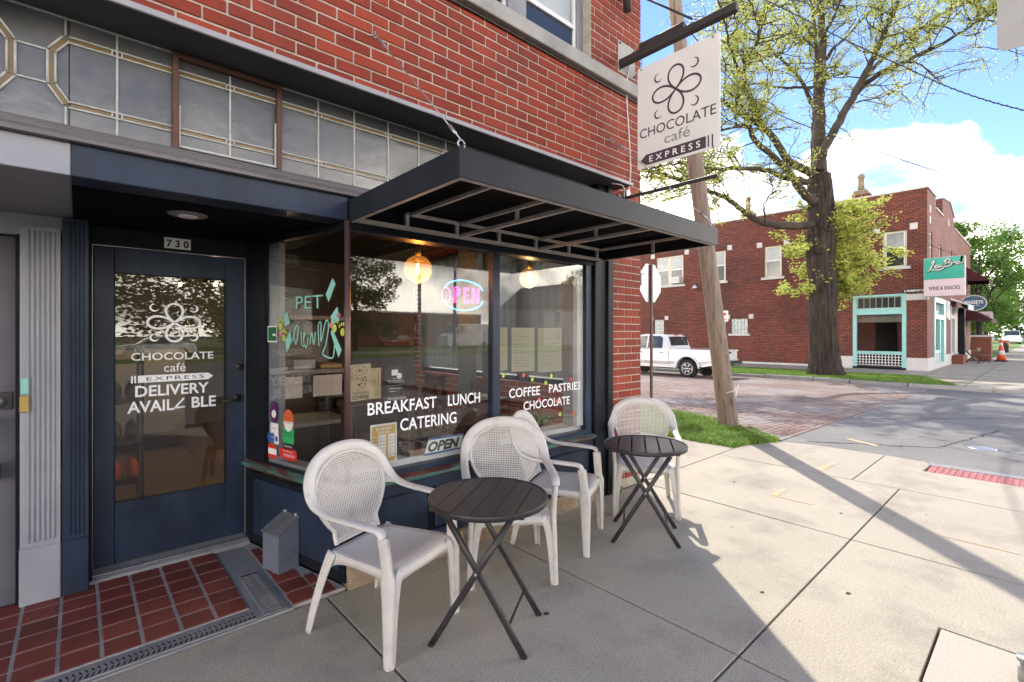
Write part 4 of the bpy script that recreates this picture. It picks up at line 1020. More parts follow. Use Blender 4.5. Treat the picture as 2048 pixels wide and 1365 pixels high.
for yy,zz in ((2.60,4.065),(1.90,4.065),(1.90,3.135)):
    q=MB(); q.tube([(SX-.006,yy,zz),(SX+.018,yy,zz)],.010,10); q.tube([(SX,yy,zz),(SX,yy,zz+(.10 if zz>4 else -.10))],.0035,6)
    ring=[Vector((SX,yy,zz+(.05 if zz>4 else -.07)))+Vector((0,math.cos(t)*.012,math.sin(t)*.015)) for t in [2*PI*i/12 for i in range(13)]]; q.tube(ring,.003,6); sb2('hanger','galv',q)
br=thing('sign_bracket','black steel arm with wall plate and stay carrying the cafe sign','bracket',(SX,WY,4.2)); BO=Vector((SX,WY,4.2))
def bb2(n,m,q,bevel=0): q.v=[(p[0]-BO.x,p[1]-BO.y,p[2]-BO.z) for p in q.v]; return q.build(n,M[m],br,bevel)
q=MB(); q.cbox(SX-.035,WY-.008,4.14,SX+.255,WY-.001,4.46,.002); bb2('wall_plate','limestone',q)
q=MB()
for xx in (SX-.01,SX+.23):
    for zz in (4.17,4.43): q.tube([(xx,WY-.018,zz),(xx,WY-.007,zz)],.011,8)
bb2('bolt','black_metal',q)
q=MB(); q.cbox(SX-.03,1.70,4.185,SX+.03,WY-.009,4.255,.004); bb2('arm','black_metal',q)
q=MB(); q.cbox(SX-.02,2.16,4.256,SX+.04,2.62,4.315,.004); bb2('channel','black_metal',q)
q=MB(); q.tube([(SX+.02,2.10,4.32),(SX+.28,WY,5.05)],.010,8); bb2('stay_rod','black_metal',q)
q=MB(); q.tube([(SX+.01,2.45,4.30),(SX+.01,2.62,4.345),(SX+.03,2.72,4.30),(SX+.1,2.80,4.24)],.004,6); bb2('lead_wire','white_wire',q)
lb2=thing('lower_sign_arm','thin black steel arm beneath the hanging cafe sign','bracket',(SX,WY,2.88))
q=MB(); q.cbox(-.015,-.99,-.012,.015,-.005,.016,.003); q.build('arm',M['black_metal'],lb2)
q=MB(); q.cbox(-.04,-.012,-.05,.04,-.001,.05,.002); q.build('foot_plate',M['black_metal'],lb2)
# white cable, junction box, camera on the wall
q=MB(); q.tube([tuple(p) for p in smooth_path([(4.10,2.80,4.26),(4.115,2.838,4.12),(4.10,2.835,3.9),(4.14,2.832,3.5),(4.165,2.835,3.2),(4.125,2.83,2.96),(4.07,2.80,2.87),(3.98,2.78,2.89),(3.84,2.70,2.95),(3.72,2.74,2.96)],6)],.0065,8)
tag(q.build('wall_cable',M['white_wire']),'white cable running down the brick from the sign bracket','cable')
jb=MB(); jb.cbox(4.06,WY-.045,2.90,4.12,WY-.001,2.985,.004); tag(jb.build('junction_box',M['galv']),'small metal junction box under the end of the lintel','junction box')
q=MB(); q.tube([(3.985,WY-.10,4.70),(3.985,WY-.10,5.05)],.038,20); cy=q.build('wall_lamp',M['black_metal']); tag(cy,'black cylindrical wall light above the sign bracket','wall light')
q=MB(); q.box(3.975,WY-.062,4.85,3.995,WY-.001,4.90); q.build('mount',M['black_metal'],cy)
q=MB(); q.tube([(4.20,2.847,4.2),(4.20,2.846,3.2),(4.22,2.846,3.0)],.004,6)
# small box light on the far corner of the pier
bl=MB(); bl.cbox(4.38,2.93,2.07,4.52,3.05,2.21,.008); bl=bl.build('corner_flood_light',M['plastic']); tag(bl,'small black and white flood light on the corner of the brick pier','flood light')
q=MB(); q.cbox(4.40,2.905,2.19,4.55,2.98,2.225,.006); q.build('shade',M['white_paint'],bl); q=MB(); q.tube([(4.377,3.0,2.17),(4.41,2.98,2.27),(4.43,2.97,2.21)],.006,8); q.build('conduit',M['galv'],bl)

# ================================================ litter box by the door
P0=Vector((.982,3.294,0)); 
ab_=thing('ash_box','grey steel wall litter box with sloping lid beside the cafe door','litter box',tuple(P0),0)
dX=Vector((-.165,.160,0)).normalized(); dY=Vector((.80,.60,0)).normalized()
dX=Vector((-.60,.80,0)).normalized(); 
dU=Du*1.0; dN=Dn*1.0   # along the panel, out of it
# footprint from the panel outwards
bl0=A+Du*(.49); 
def LB(s,n,z): return bl0+Du*s+Dn*n+Vector((0,0,z))-P0
q=MB(); W_,DP=.185,.150
vs=[LB(0,.008,.002),LB(W_,.008,.002),LB(W_,DP,.002),LB(0,DP,.002),LB(0,.008,.335),LB(W_,.008,.335),LB(W_,DP,.255),LB(0,DP,.255)]
q.add(vs,[(0,3,2,1),(4,5,6,7),(0,1,5,4),(1,2,6,5),(2,3,7,6),(3,0,4,7)]); q.build('body',M['litter_metal'],ab_,.002,fix=True)
q=MB(); vs=[LB(-.006,.004,.338),LB(W_+.006,.004,.338),LB(W_+.006,DP+.01,.254),LB(-.006,DP+.01,.254)]; vs+=[v+Vector((0,0,.008)) for v in vs]
q.add(vs,[(0,3,2,1),(4,5,6,7),(0,1,5,4),(1,2,6,5),(2,3,7,6),(3,0,4,7)]); q.build('lid',M['galv'],ab_,.0015,fix=True)
for s_ in (.03,W_-.03): q=MB(); q.tube([LB(s_,-.002,.352),LB(s_,.022,.352)],.010,10); q.build('hinge',M['galv'],ab_)

# ================================================ resin armchair
def egg_w(z):   # half width of the woven back at height z
    if z>.70: return .238*math.sqrt(max(0,1-((z-.70)/.174)**2))
    if z>.50: t=(.70-z)/.20; return .238-(.238-.145)*t**1.9
    return .145
def back_y(x,z): return -.205-(z-.42)*.235-.022*(1-min(1,(x/.24)**2))*(1 if z>.45 else .6)
def make_chair():
    t=thing('resin_armchair','x','chair')
    # seat
    q=MB(); nu,nv=16,14; vs=[];
    for j in range(nv+1):
        v=j/nv
        for i in range(nu+1):
            u=-1+2*i/nu
            hw=.205+.045*v; y=-.205+.455*v+.018*(1-u*u)*v
            z=.430-.014*(1-u*u)*math.sin(PI*min(1,v*1.05))+.010*(v-.5)
            if v>.86: z-=.030*((v-.86)/.14)**2
            vs.append((u*hw,y,z))
    fs=[(j*(nu+1)+i,j*(nu+1)+i+1,(j+1)*(nu+1)+i+1,(j+1)*(nu+1)+i) for j in range(nv) for i in range(nu)]
    q.add(vs,fs,True)
    ring=[(nv*(nu+1)+i) for i in range(nu+1)]
    lo=[]; hi=[]
    for i in range(nu+1):
        u=-1+2*i/nu; p=vs[nv*(nu+1)+i]; hi.append(p); lo.append((p[0],p[1]-.004,p[2]-.030-.055*abs(u)**5))
    q.add(hi+lo,[(i,nu+1+i,nu+2+i,i+1) for i in range(nu)],True)
    for sgn in (0,nu):
        hi=[];lo=[]
        for j in range(nv+1):
            p=vs[j*(nu+1)+sgn]; v=j/nv; hi.append(p); lo.append((p[0],p[1],p[2]-.045-.045*abs(2*v-1)**4))
        n=nv+1; q.add(hi+lo,[(i,i+1,n+i+1,n+i) for i in range(nv)],True)
    hi=[vs[i] for i in range(nu+1)]; lo=[(p[0],p[1],p[2]-.05) for p in hi]; n=nu+1; q.add(hi+lo,[(i,i+1,n+i+1,n+i) for i in range(nu)],True)
    o=q.build('seat',M['resin'],t,fix=True); m=o.modifiers.new('thick','SOLIDIFY'); m.thickness=.004; m.offset=-1
    for s in (1,-1):
        # front leg, rising past the seat to carry the arm
        q=MB()
        pts=[(s*.268,.252,0),(s*.264,.250,.12),(s*.259,.245,.30),(s*.256,.240,.40),(s*.262,.232,.50),(s*.272,.222,.60)]
        q.sweep(smooth_path(pts,4),Vector((0,1,0)),[.044+.034*min(1,k/10)**1.3 if k<13 else .058-.0*k for k in range(21)],[.030]*21)
        pts=[(s*.250,.262,0),(s*.238,.262,.2),(s*.212,.258,.37),(s*.18,.25,.41)]
        P=smooth_path(pts,4); q.sweep(P,Vector((1,0,0)),[.032+.022*k/12 for k in range(13)],[.012]*13)
        q.lathe([(.0,0),(.024,0),(.024,.008),(.018,.014)],12,(s*.262,.254,0))
        q.build('leg',M['resin'],t)
        q=MB()
        pts=[(s*.248,-.315,0),(s*.236,-.285,.14),(s*.216,-.232,.32),(s*.200,-.195,.425)]
        P=smooth_path(pts,4); q.sweep(P,Vector((1,0,0)),[.034+.026*k/12 for k in range(13)],[.016]*13)
        q.sweep([p+Vector((s*.014,.016,0)) for p in P],Vector((0,1,0)),[.030+.03*k/12 for k in range(13)],[.010]*13)
        q.build('leg',M['resin'],t)
    # arms + arch in one moulding
    half=[(.272,.226,.598),(.276,.205,.628),(.282,.13,.636),(.286,.03,.640),(.288,-.07,.643),(.289,-.155,.654),(.288,-.222,.682),(.279,-.264,.732),(.255,-.294,.795),(.208,-.315,.848),(.140,-.330,.886),(.062,-.337,.903)]
    full=half+[(0,-.339,.907)]+[(-x,y,z) for x,y,z in reversed(half)]
    P=smooth_path(full,4); W=[];T=[];D=[]
    for p in P:
        rz=max(0,p.z-.70); k=min(1,max(0,(p.z-.66)/.10))
        d=Vector((p.x,-(.24)*rz,rz)) if k>0 else Vector((p.x,0,0))
        D.append(d.normalized()); W.append(.052+.018*k); T.append(.026)
    q=MB(); q.sweep(P,D,W,T,rc=.55); q.build('arm_rail',M['resin'],t)
    # inner rim of the back
    rim=[]
    zs_=[.432,.47,.50,.54,.58,.62,.66,.70,.74,.78,.81,.835,.855,.866]
    R_=[(egg_w(z)+.008,back_y(egg_w(z),z)+.004,z) for z in zs_]
    rim=R_+[(.05,back_y(0.05,.873)+.004,.874),(-.05,back_y(.05,.873)+.004,.874)]+[(-x,y,z) for x,y,z in reversed(R_)]
    q=MB(); q.sweep(smooth_path(rim,3),Vector((0,1,.2)),.024,.018,rc=.5)
    # filler between rim and arch at mid height
    for s in (1,-1):
        vs=[];m_=8
        for k in range(m_+1):
            z=.655+.195*k/m_; a=egg_w(z)+.006; 
            b=min(P,key=lambda p:abs(p.z-z)+(0 if p.x*s>0 and p.y<-.13 else 9))
            vs+=[(s*a,back_y(a,z)+.004,z),(s*abs(b.x),b.y,z)]
        q.add(vs,[(2*k,2*k+1,2*k+3,2*k+2) if s>0 else (2*k,2*k+2,2*k+3,2*k+1) for k in range(m_)],True)
    vs=[];m_=12
    for k in range(m_+1):
        x=-.215+.43*k/m_; zi=.70+.178*math.sqrt(max(0,1-(x/.246)**2)); b=min(P,key=lambda p:abs(p.x-x)+(0 if p.z>.8 else 9)); vs+=[(x,back_y(x,zi)+.004,zi),(x,b.y,b.z)]
    q.add(vs,[(2*k,2*k+2,2*k+3,2*k+1) for k in range(m_)],True)
    q.build('back_frame',M['resin'],t)
    # woven panel: square holes
    q=MB(); cs=.0122; hh=.0038; vi={}
    z=.432
    while z<.875:
        i=-21
        while i<21:
            x=i*cs; xc,zc=x+cs/2,z+cs/2; a=egg_w(zc)
            if abs(xc)<a+.004:
                o4=[(x,z),(x+cs,z),(x+cs,z+cs),(x,z+cs)]
                if abs(xc)<a-.006 and zc<.868 and zc>.46:
                    i4=[(xc-hh,zc-hh),(xc+hh,zc-hh),(xc+hh,zc+hh),(xc-hh,zc+hh)]
                    q.add([(a_,back_y(a_,b_),b_) for a_,b_ in o4+i4],[(0,1,5,4),(1,2,6,5),(2,3,7,6),(3,0,4,7)])
                else: q.add([(a_,back_y(a_,b_),b_) for a_,b_ in o4],[(0,1,2,3)])
            i+=1
        z+=cs
    o=q.build('woven_panel',M['resin'],t); m=o.modifiers.new('thick','SOLIDIFY'); m.thickness=.004
    return t
ch=make_chair()
chairs=[((1.235,2.37),(.336,-.94),'pale grey resin armchair nearest the door, left of the nearer round table'),
        ((2.135,2.41),(-.58,-.815),'pale grey resin armchair directly behind the nearer round table'),
        ((2.754,2.50),(.46,-.89),'pale grey resin armchair third from the door, backed against the shop window sill'),
        ((3.775,2.43),(-.80,-.60),'pale grey resin armchair behind the farther round table, in front of the brick pier')]
for i,((x,y),(fx,fy),lab) in enumerate(chairs):
    o=ch if i==0 else copy_tree(ch)
    o.location=(x,y,0); o.rotation_euler=(0,0,math.atan2(fy,fx)-PI/2)
    tag(o,lab,'chair','resin armchairs on the sidewalk')

# ================================================ folding bistro table
def clip_disc(r,y0,y1,n=14):
    pts=[]
    a0,a1=math.asin(max(-1,y0/r)),math.asin(min(1,y1/r))
    for k in range(n+1): a=a0+(a1-a0)*k/n; pts.append((r*math.cos(a),r*math.sin(a)))
    for k in range(n+1): a=a1+(a0-a1)*k/n; pts.append((-r*math.cos(a),r*math.sin(a)))
    out=[]
    for p in pts:
        if not out or (abs(p[0]-out[-1][0])+abs(p[1]-out[-1][1]))>1e-5: out.append(p)
    if abs(out[0][0]-out[-1][0])+abs(out[0][1]-out[-1][1])<1e-5: out.pop()
    return out
def make_table(gap):
    t=thing('bistro_table','x','table')
    r=.298; n=6; pw=2*r/n
    for k in range(n):
        a,b=-r+k*pw+(gap/2 if k else .0),-r+(k+1)*pw-(gap/2 if k<n-1 else .0)
        pts=clip_disc(r,a,b); pts=[(y_,x_) for x_,y_ in pts][::-1]     # slats run along local y
        q=MB(); q.prism(pts,.697,.702,'z'); q.build('slat',M['table_metal'],t,.0012)
    q=MB(); pr=[(.299,.676),(.310,.676),(.3125,.680),(.3125,.702),(.310,.706),(.303,.706),(.299,.703),(.299,.676)]; q.lathe(pr,64); q.build('rim',M['table_metal'],t)
    def leg(y,s,side):
        P=[(-s*.238,y,.0),(-s*.168,y,.112),(-s*.150,y,.145),(0,y,.385),(s*.175,y,.665)]
        q=MB(); q.sweep(P,Vector((0,1,0)),.016,.030,rc=.3); q.tube([(-s*.232,y,.004),(-s*.226,y,.014)],.012,8); return q.build('leg',M['table_metal'],t)
    for y in (.205,-.205): leg(y,1,0)
    for y in (.182,-.182): leg(y,-1,0)
    q=MB(); q.tube([(-.155,-.20,.135),(-.155,.20,.135)],.007,8); q.build('cross_rod',M['table_metal'],t)
    q=MB(); q.tube([(.155,-.18,.135),(.155,.18,.135)],.007,8); q.build('cross_rod',M['table_metal'],t)
    for y in (.194,-.194):
        q=MB(); q.tube([(0,y-.022,.385),(0,y+.022,.385)],.009,10); q.build('rivet',M['galv'],t)
    q=MB(); q.box(-.24,-.215,.672,.24,-.195,.694); q.box(-.24,.195,.672,.24,.215,.694); q.box(.16,-.194,.665,.185,.194,.690); q.box(-.185,-.175,.665,-.160,.175,.690); q.build('under_frame',M['table_metal'],t)
    return t
az=math.atan2(-.38,.254)
t1=make_table(.0045); t1.location=(1.604,1.97,0); t1.rotation_euler=(0,0,az); tag(t1,'dark brown slatted folding table nearest the camera, between the first two chairs','table','round folding bistro tables')
t2=make_table(.010); t2.location=(3.255,2.085,0); t2.rotation_euler=(0,0,az); tag(t2,'dark brown slatted folding table farther from the camera, by the brick pier','table','round folding bistro tables')

# ================================================ things in the window
neon=thing('neon_open_sign','lit pink and blue neon OPEN sign hanging in the shop window','neon sign',(2.165,2.95,1.835)); neon.scale=(1.08,1,1.08); NO=Vector((2.115,2.95,1.83))
def ntube(name,m,pts,r_=.0055,closed=False):
    P=smooth_path([(a,0,b) for a,b in pts],5,closed)
    if closed: P.append(P[0])
    q=MB(); q.tube(P,r_,8); return q.build(name,M[m],neon)
ntube('blue_arc','neon_blue',[(-.165,.045),(-.12,.085),(-.03,.108),(.07,.100),(.14,.075),(.165,.045)]); ntube('blue_arc','neon_blue',[(-.165,-.045),(-.12,-.08),(-.03,-.100),(.07,-.092),(.14,-.065),(.17,-.03)])
for d_ in (0,.014):
    k=1-d_*4
    ntube('letter_tube','neon_pink',[(-.148+.036*k*math.cos(a),.052*k*math.sin(a)) for a in [2*PI*i/10 for i in range(10)]],.004,True)
    ntube('letter_tube','neon_pink',[(-.088+d_,-.052),(-.084+d_,0),(-.080+d_,.052-d_),(-.045,.054-d_),(-.030-d_,.03),(-.048,.005+d_),(-.082+d_,.002+d_)],.004)
    for z_ in (.054-d_,.003,-.052+d_): ntube('letter_tube','neon_pink',[(-.002+d_,z_),(.045,z_+.004)],.004)
    ntube('letter_tube','neon_pink',[(-.004+d_,-.052),(.002+d_,.055)],.004)
    ntube('letter_tube','neon_pink',[(.070+d_,-.052),(.074+d_,0),(.078+d_,.056)],.004); ntube('letter_tube','neon_pink',[(.079+d_,.055),(.10,.0),(.125,-.045)],.004); ntube('letter_tube','neon_pink',[(.128-d_,-.05),(.132-d_,.0),(.138-d_,.060)],.004)
q=MB(); q.tube([(-.10,.01,.09),(-.02,.01,.355)],.0012,4); q.tube([(.12,.01,.08),(-.0,.01,.355)],.0012,4); q.build('hanging_wire',M['white_wire'],neon)
q=MB(); q.tube([(.16,.01,.03),(.19,.012,.2),(.2,.012,.355)],.003,5); q.build('power_lead',M['black_metal'],neon)
# business hours board
bh=thing('hours_board','yellow and white BUSINESS HOURS board standing inside the window','sign',(1.49,2.91,.70))
q=MB(); q.cbox(-.094,0,0,.094,.004,.262,.001); q.build('board',M['paper'],bh)
q=MB(); plate(q,rrect(-.084,.012,.084,.250,.012),(0,-.0006,0),U,V); q.build('print',M['mustard'],bh)
fit_text('BUSINESS',(-.055,-.0012,.222),U,V,.11,.017,M['paper'],bh,off=.02); fit_text('HOURS:',(-.042,-.0012,.199),U,V,.084,.016,M['paper'],bh,off=.02)
for k,dname in enumerate(('Mon.','Tues.','Wed.','Thur.','Fri.','Sat.','Sun.')):
    z_=.176-.0225*k
    fit_text(dname,(-.080,-.0012,z_),U,V,.034,.010,M['paper'],bh)
    q=MB(); plate(q,rect(-.040,z_-.004,.014,z_+.015),(0,-.0012,0),U,V); plate(q,rect(.030,z_-.004,.078,z_+.015),(0,-.0012,0),U,V); q.build('blank',M['paper'],bh)
    fit_text('8',(-.030,-.0018,z_+.001),U,V,.006,.009,M['ink'],bh); fit_text('3',(.042,-.0018,z_+.001),U,V,.006,.009,M['ink'],bh)
# OPEN placard
op=thing('open_placard','slanted blue and white OPEN placard resting on the window sill','sign',(1.95,2.91,.70))
q=MB(); q.prism([(-.155,.0),(.155,.0),(.185,.112),(-.115,.112)],0,.004,'y'); q.build('board',M['paper'],op)
q=MB(); plate(q,[(-.155,.0),(.155,.0),(.158,.012),(-.151,.012)],(0,-.0006,0),U,V); plate(q,[(.181,.100),(.185,.112),(-.115,.112),(-.119,.100)],(0,-.0006,0),U,V); q.build('stripe',M['blue_print'],op)
fit_text('OPEN',(-.125,-.0012,.022),U,V,.27,.068,M['ink'],op,off=.045,shear=.3)
# coffee bag sign
cf=thing('coffee_sign','kraft paper THUNDERKISS COFFEE placard with cloud and beans behind the glass','sign',(1.33,2.905,1.125))
q=MB(); q.prism([(-.082,0),(.082,.008),(.064,.235),(-.092,.228)],0,.008,'y'); q.build('board',M['cardboard'],cf)
fit_text('THUNDERKISS',(-.058,-.0012,.044),U,V,.115,.015,M['ink'],cf,off=.01); fit_text('COFFEE',(-.055,-.0012,.012),U,V,.110,.025,M['ink'],cf,off=.03)
q=MB()
for k in range(40):
    zz=.065+rnd.random()*.09; xx=rnd.uniform(-.03,.035)+.005; an=rnd.uniform(0,PI)
    plate(q,[(xx+.0045*math.cos(a)*math.cos(an)-.003*math.sin(a)*math.sin(an),zz+.0045*math.cos(a)*math.sin(an)+.003*math.sin(a)*math.cos(an)) for a in [2*PI*i/8 for i in range(8)]],(0,-.0010-.00001*k,0),U,V)
stroke(q,spath([(-.06,.185),(-.065,.20),(-.045,.215),(-.02,.223),(.01,.220),(.035,.205),(.042,.185),(.025,.170),(0,.165),(-.025,.162),(-.05,.170)],4,True),.0022,(0,-.0012,0),U,V,True)
stroke(q,spath([(-.035,.192),(-.01,.204),(.02,.192),(-.01,.182)],4,True),.002,(0,-.0012,0),U,V,True); plate(q,ell(-.008,.193,.007,.007,10),(0,-.0013,0),U,V)
stroke(q,[(-.055,.165),(-.068,.145),(-.058,.146),(-.072,.122)],.002,(0,-.0012,0),U,V)
q.build('print',M['ink'],cf)
# framed board and glass award behind it
q=MB(); q.cbox(1.36,3.02,1.115,1.375,3.035,1.32,.001); q.cbox(1.51,3.02,1.115,1.525,3.035,1.32,.001); q.cbox(1.375,3.02,1.305,1.51,3.035,1.32,.001); q.cbox(1.375,3.02,1.115,1.51,3.035,1.13,.001); fr=q.build('small_frame',M['cardboard']); tag(fr,'small cork frame standing behind the coffee placard','frame')
bx('cork',M['cardboard'],fr,1.375,3.028,1.13,1.51,3.034,1.305)
aw2=thing('glass_award','oval clear award plaque beside the coffee placard in the window','award',(1.62,3.0,1.10))
q=MB(); q.prism(ell(0,.125,.075,.115,32),-.005,.005,'y'); q.build('plaque',M['clear'],aw2,fix=True); q=MB(); q.cbox(-.07,-.03,0,.07,.03,.018,.003); q.build('base',M['galv'],aw2)
q=MB(); plate(q,rect(-.03,.165,.018,.205),(0,-.007,0),U,V); plate(q,ell(.028,.16,.02,.02),(0,-.0075,0),U,V); plate(q,rect(-.045,.075,.05,.078),(0,-.007,0),U,V); plate(q,rect(-.045,.055,.0,.058),(0,-.007,0),U,V); q.build('label',M['paper'],aw2)
fit_text('Top 10',(-.025,-.007,.140),U,V,.04,.010,M['paper'],aw2); fit_text('Best of Columbus',(-.058,-.007,.124),U,V,.115,.011,M['paper'],aw2); q=MB(); stroke(q,rect(-.062,.095,.062,.115),.0015,(0,-.007,0),U,V,True); q.build('label_box',M['paper'],aw2)
bx('display_ledge',M['dark_wood'],None,1.26,2.94,1.085,1.72,3.12,1.10)
bpy.data.objects['display_ledge']['label']='dark narrow ledge carrying the coffee placard and award'; bpy.data.objects['display_ledge']['category']='shelf'
for xx in (1.28,1.69): bx('bracket',M['dark_wood'],bpy.data.objects['display_ledge'],xx,2.95,.70,xx+.015,3.10,1.084)
# tan menus taped in the right pane
for i,(x0,x1,z0,z1,lab) in enumerate(((2.40,2.555,1.26,1.60,'tan menu sheet behind the mullion, leftmost of three'),(2.60,2.86,1.24,1.60,'tan menu sheet in the right pane, middle of three'),(2.90,3.20,1.22,1.60,'tan menu sheet in the right pane, rightmost of three'))):
    m_=bx('menu_sheet',M['menu_paper'],None,x0,FYg+.012,z0,x1,FYg+.014,z1); tag(m_,lab,'menu','menus taped inside the window')
    q=MB()
    for k in range(14):
        zz=z1-.03-k*.022; l_=rnd.uniform(.4,.9)*(x1-x0-.04)
        if k%5!=4: plate(q,rect(x0+.02,zz,x0+.02+l_,zz+.004),(0,FYg+.0112,0),U,V)
    q.build('print',M['sign_grey'],m_)

# ================================================ inside the cafe
room=thing('cafe_interior','dim interior of the cafe seen through door and windows','room',(2,5,0)); RO=Vector((2,5,0))
def rm(name,m,*c):
    q=MB(); q.box(*c); q.v=[(a-2,b-5,c_) for a,b,c_ in q.v]; return q.build(name,M[m],room)
q=MB(); q.prism([(-.3,4.152),(.99,4.152),(1.03,3.95),(1.26,2.96),(4.06,2.96),(4.06,9.5),(-.3,9.5)],-.02,.05,'z'); q.v=[(a-2,b-5,c_) for a,b,c_ in q.v]; q.build('floor',M['floor_wood'],room)
q=MB(); q.box(-.3,3.05,2.95,4.06,9.5,3.0); q.v=[(a-2,b-5,c_) for a,b,c_ in q.v]; q.build('ceiling',M['interior_dark'],room)
rm('back_wall','interior_wall',-.3,9.5,.05,4.06,9.6,2.95); rm('side_wall','interior_wall',-.35,4.15,.05,-.3,9.5,2.95)
rm('inner_wall','interior_dark',4.06,3.16,.05,4.075,3.34,2.95); rm('inner_wall','interior_wall',4.06,6.9,.05,4.075,9.5,2.95)
rm('inner_lining','interior_dark',-.3,4.15,2.24,1.2,4.17,2.95)
rm('white_boarding','white_board',.10,7.6,.3,1.05,7.62,1.35)
# side windows facing the side street
for y0,y1 in ((3.36,4.5),(4.55,5.7),(5.75,6.89)):
    q=MB()
    for c in ((CXR-.16,y0,.95,CXR-.08,y0+.05,2.75),(CXR-.16,y1-.05,.95,CXR-.08,y1,2.75),(CXR-.16,y0+.05,.95,CXR-.08,y1-.05,1.01),(CXR-.16,y0+.05,2.69,CXR-.08,y1-.05,2.75),(CXR-.16,y0+.05,2.30,CXR-.08,y1-.05,2.34)): q.box(*c)
    o=cm(q,'side_window','navy'); q=MB(); q.box(CXR-.13,y0+.05,1.01,CXR-.126,y1-.05,2.69); q.build('pane',M['glass'],o)
# sheers added over the side windows to dim the bright sky behind
for y0,y1,lab in ((3.37,4.54,'sheer added to dim the side window nearest the corner, seen through the right pane'),(4.54,5.71,'sheer added to dim the middle side window inside'),(5.71,6.88,'sheer added to dim the rear side window inside')):
    q=MB(); n=30; vs=[]
    for i in range(n+1):
        a=i/n; xx=CXR-.20+.015*math.sin(i*1.9); vs+=[(xx,y0+(y1-y0)*a,1.04),(xx,y0+(y1-y0)*a,2.72)]
    q.add(vs,[(2*i,2*i+2,2*i+3,2*i+1) for i in range(n)],True); tag(q.build('added_dimming_sheer',M['sheer']),lab,'curtain')
# white curtains
for (x,y) in ((3.05,4.25),(3.62,4.55)):
    q=MB(); n=24; vs=[]
    for i in range(n+1):
        a=i/n; vs+= [(x+.24*a,y+.02*math.sin(i*2.1),.9),(x+.24*a,y+.02*math.sin(i*2.1),2.6)]
    q.add(vs,[(2*i,2*i+2,2*i+3,2*i+1) for i in range(n)],True); o=q.build('curtain',M['white_board']); mm=o.modifiers.new('t','SOLIDIFY'); mm.thickness=.004; tag(o,'pale curtain hanging inside, '+('behind the neon sign' if x<3.3 else 'near the mullion'),'curtain')
q=MB(); q.cbox(1.30,6.2,.05,1.55,6.45,2.95,.01); tag(q.build('interior_column',M['interior_wall']),'plain plaster column in the middle of the cafe','column')
# display case
dc=thing('display_case','white framed glass pastry display case inside by the side window','display case',(1.62,5.0,.05)); 
def db(n,m,*c): q=MB(); q.box(*c); return q.build(n,M[m],dc)
db('base','interior_dark',-.40,-.30,0,.42,.30,.62)
for x in (-.40,.395): 
    for y in (-.30,.275): db('post','white_board',x,y,.62,x+.025,y+.025,1.66)
for z,y1 in ((.62,.30),(1.12,.30),(1.635,.30)): db('shelf','white_board',-.405,-.305,z,.425,y1,z+.035)
db('glass_front','glass',-.37,-.298,.66,.39,-.295,1.11); db('backing','white_board',-.37,.28,1.16,.39,.29,1.60)
for k in range(3):
    q=MB(); q.cbox(-.36+k*.26,-.20,1.156,-.14+k*.26,.16,1.20+.06*(k%2),.01); o=q.build('tray',M['galv' if k%2 else 'cardboard'],dc)
for k in range(2): db('price_card','paper',-.33+k*.38,-.309,.90,-.05+k*.38,-.306,1.10)
# snack shelf by the door
ss=thing('snack_rack','wooden rack with bags of snacks just inside the door','rack',(.28,5.1,.05))
q=MB()
for zz in (.30,.62,.94,1.26): q.box(-.15,-.2,zz,.12,.2,zz+.02)
q.build('shelf',M['dark_wood'],ss)
for x,y in ((-.15,-.2),(.10,-.2),(-.15,.18),(.10,.18)):
    q=MB(); q.box(x,y,0,x+.02,y+.02,1.4); q.build('post',M['dark_wood'],ss)
for i,zz in enumerate((.32,.64,.96)):
    for k in range(2):
        q=MB(); q.lathe([(.0,0),(.04,.01),(.05,.06),(.042,.12),(.015,.16),(.0,.17)],10,(-.06+.11*k,-.08,zz)); o=q.build('snack_bag',M['orange_print' if i==0 else 'dark_wood']); o.location=(.28,5.1,.05); tag(o,'clear bag of snacks, '+('left' if k==0 else 'right')+' one on the '+('bottom','middle','top')[i]+' shelf of the rack','bag',None)
q=MB(); q.box(.45,4.55,.052,1.25,5.3,.062); tag(q.build('door_mat',M['black_metal']),'black mat on the cafe floor behind the door','mat')
# dark wooden chairs and tables inside
def make_int():
    t=thing('cafe_chair','x','chair')
    for x,y in ((-.19,-.19),(.19,-.19)): 
        q=MB(); q.box(x-.018,y-.018,0,x+.018,y+.018,.45); q.build('leg',M['dark_wood'],t)
    for x in (-.19,.19):
        q=MB(); q.box(x-.018,.172,0,x+.018,.208,1.0); q.build('leg',M['dark_wood'],t)
    q=MB(); q.cbox(-.21,-.21,.45,.21,.21,.48,.008); q.build('seat',M['dark_wood'],t)
    q=MB(); q.box(-.172,.182,.87,.172,.2,.98); q.box(-.172,.182,.62,.172,.2,.67); q.build('backrest',M['dark_wood'],t)
    return t
ic=make_int()
for i,(x,y,rz,lab) in enumerate(((2.62,4.15,0,'dark wooden cafe chair inside, behind the word LUNCH'),(3.35,3.95,.3,'dark wooden cafe chair inside, behind the word COFFEE'),(2.2,5.4,2.6,'dark wooden cafe chair deep inside the room'),(3.55,5.2,1.6,'dark wooden cafe chair near the side windows'))):
    o=ic if i==0 else copy_tree(ic); o.location=(x,y,.05); o.rotation_euler=(0,0,rz); tag(o,lab,'chair','wooden chairs inside the cafe')
def make_it():
    t=thing('cafe_table','x','table')
    q=MB(); q.cbox(-.35,-.35,.72,.35,.35,.75,.006); q.build('table_top',M['dark_wood'],t); q=MB(); q.tube([(0,0,.02),(0,0,.72)],.03,10); q.build('pedestal',M['black_metal'],t); q=MB(); q.cbox(-.25,-.25,0,.25,.25,.02,.005); q.build('base',M['black_metal'],t); return t
it=make_it()
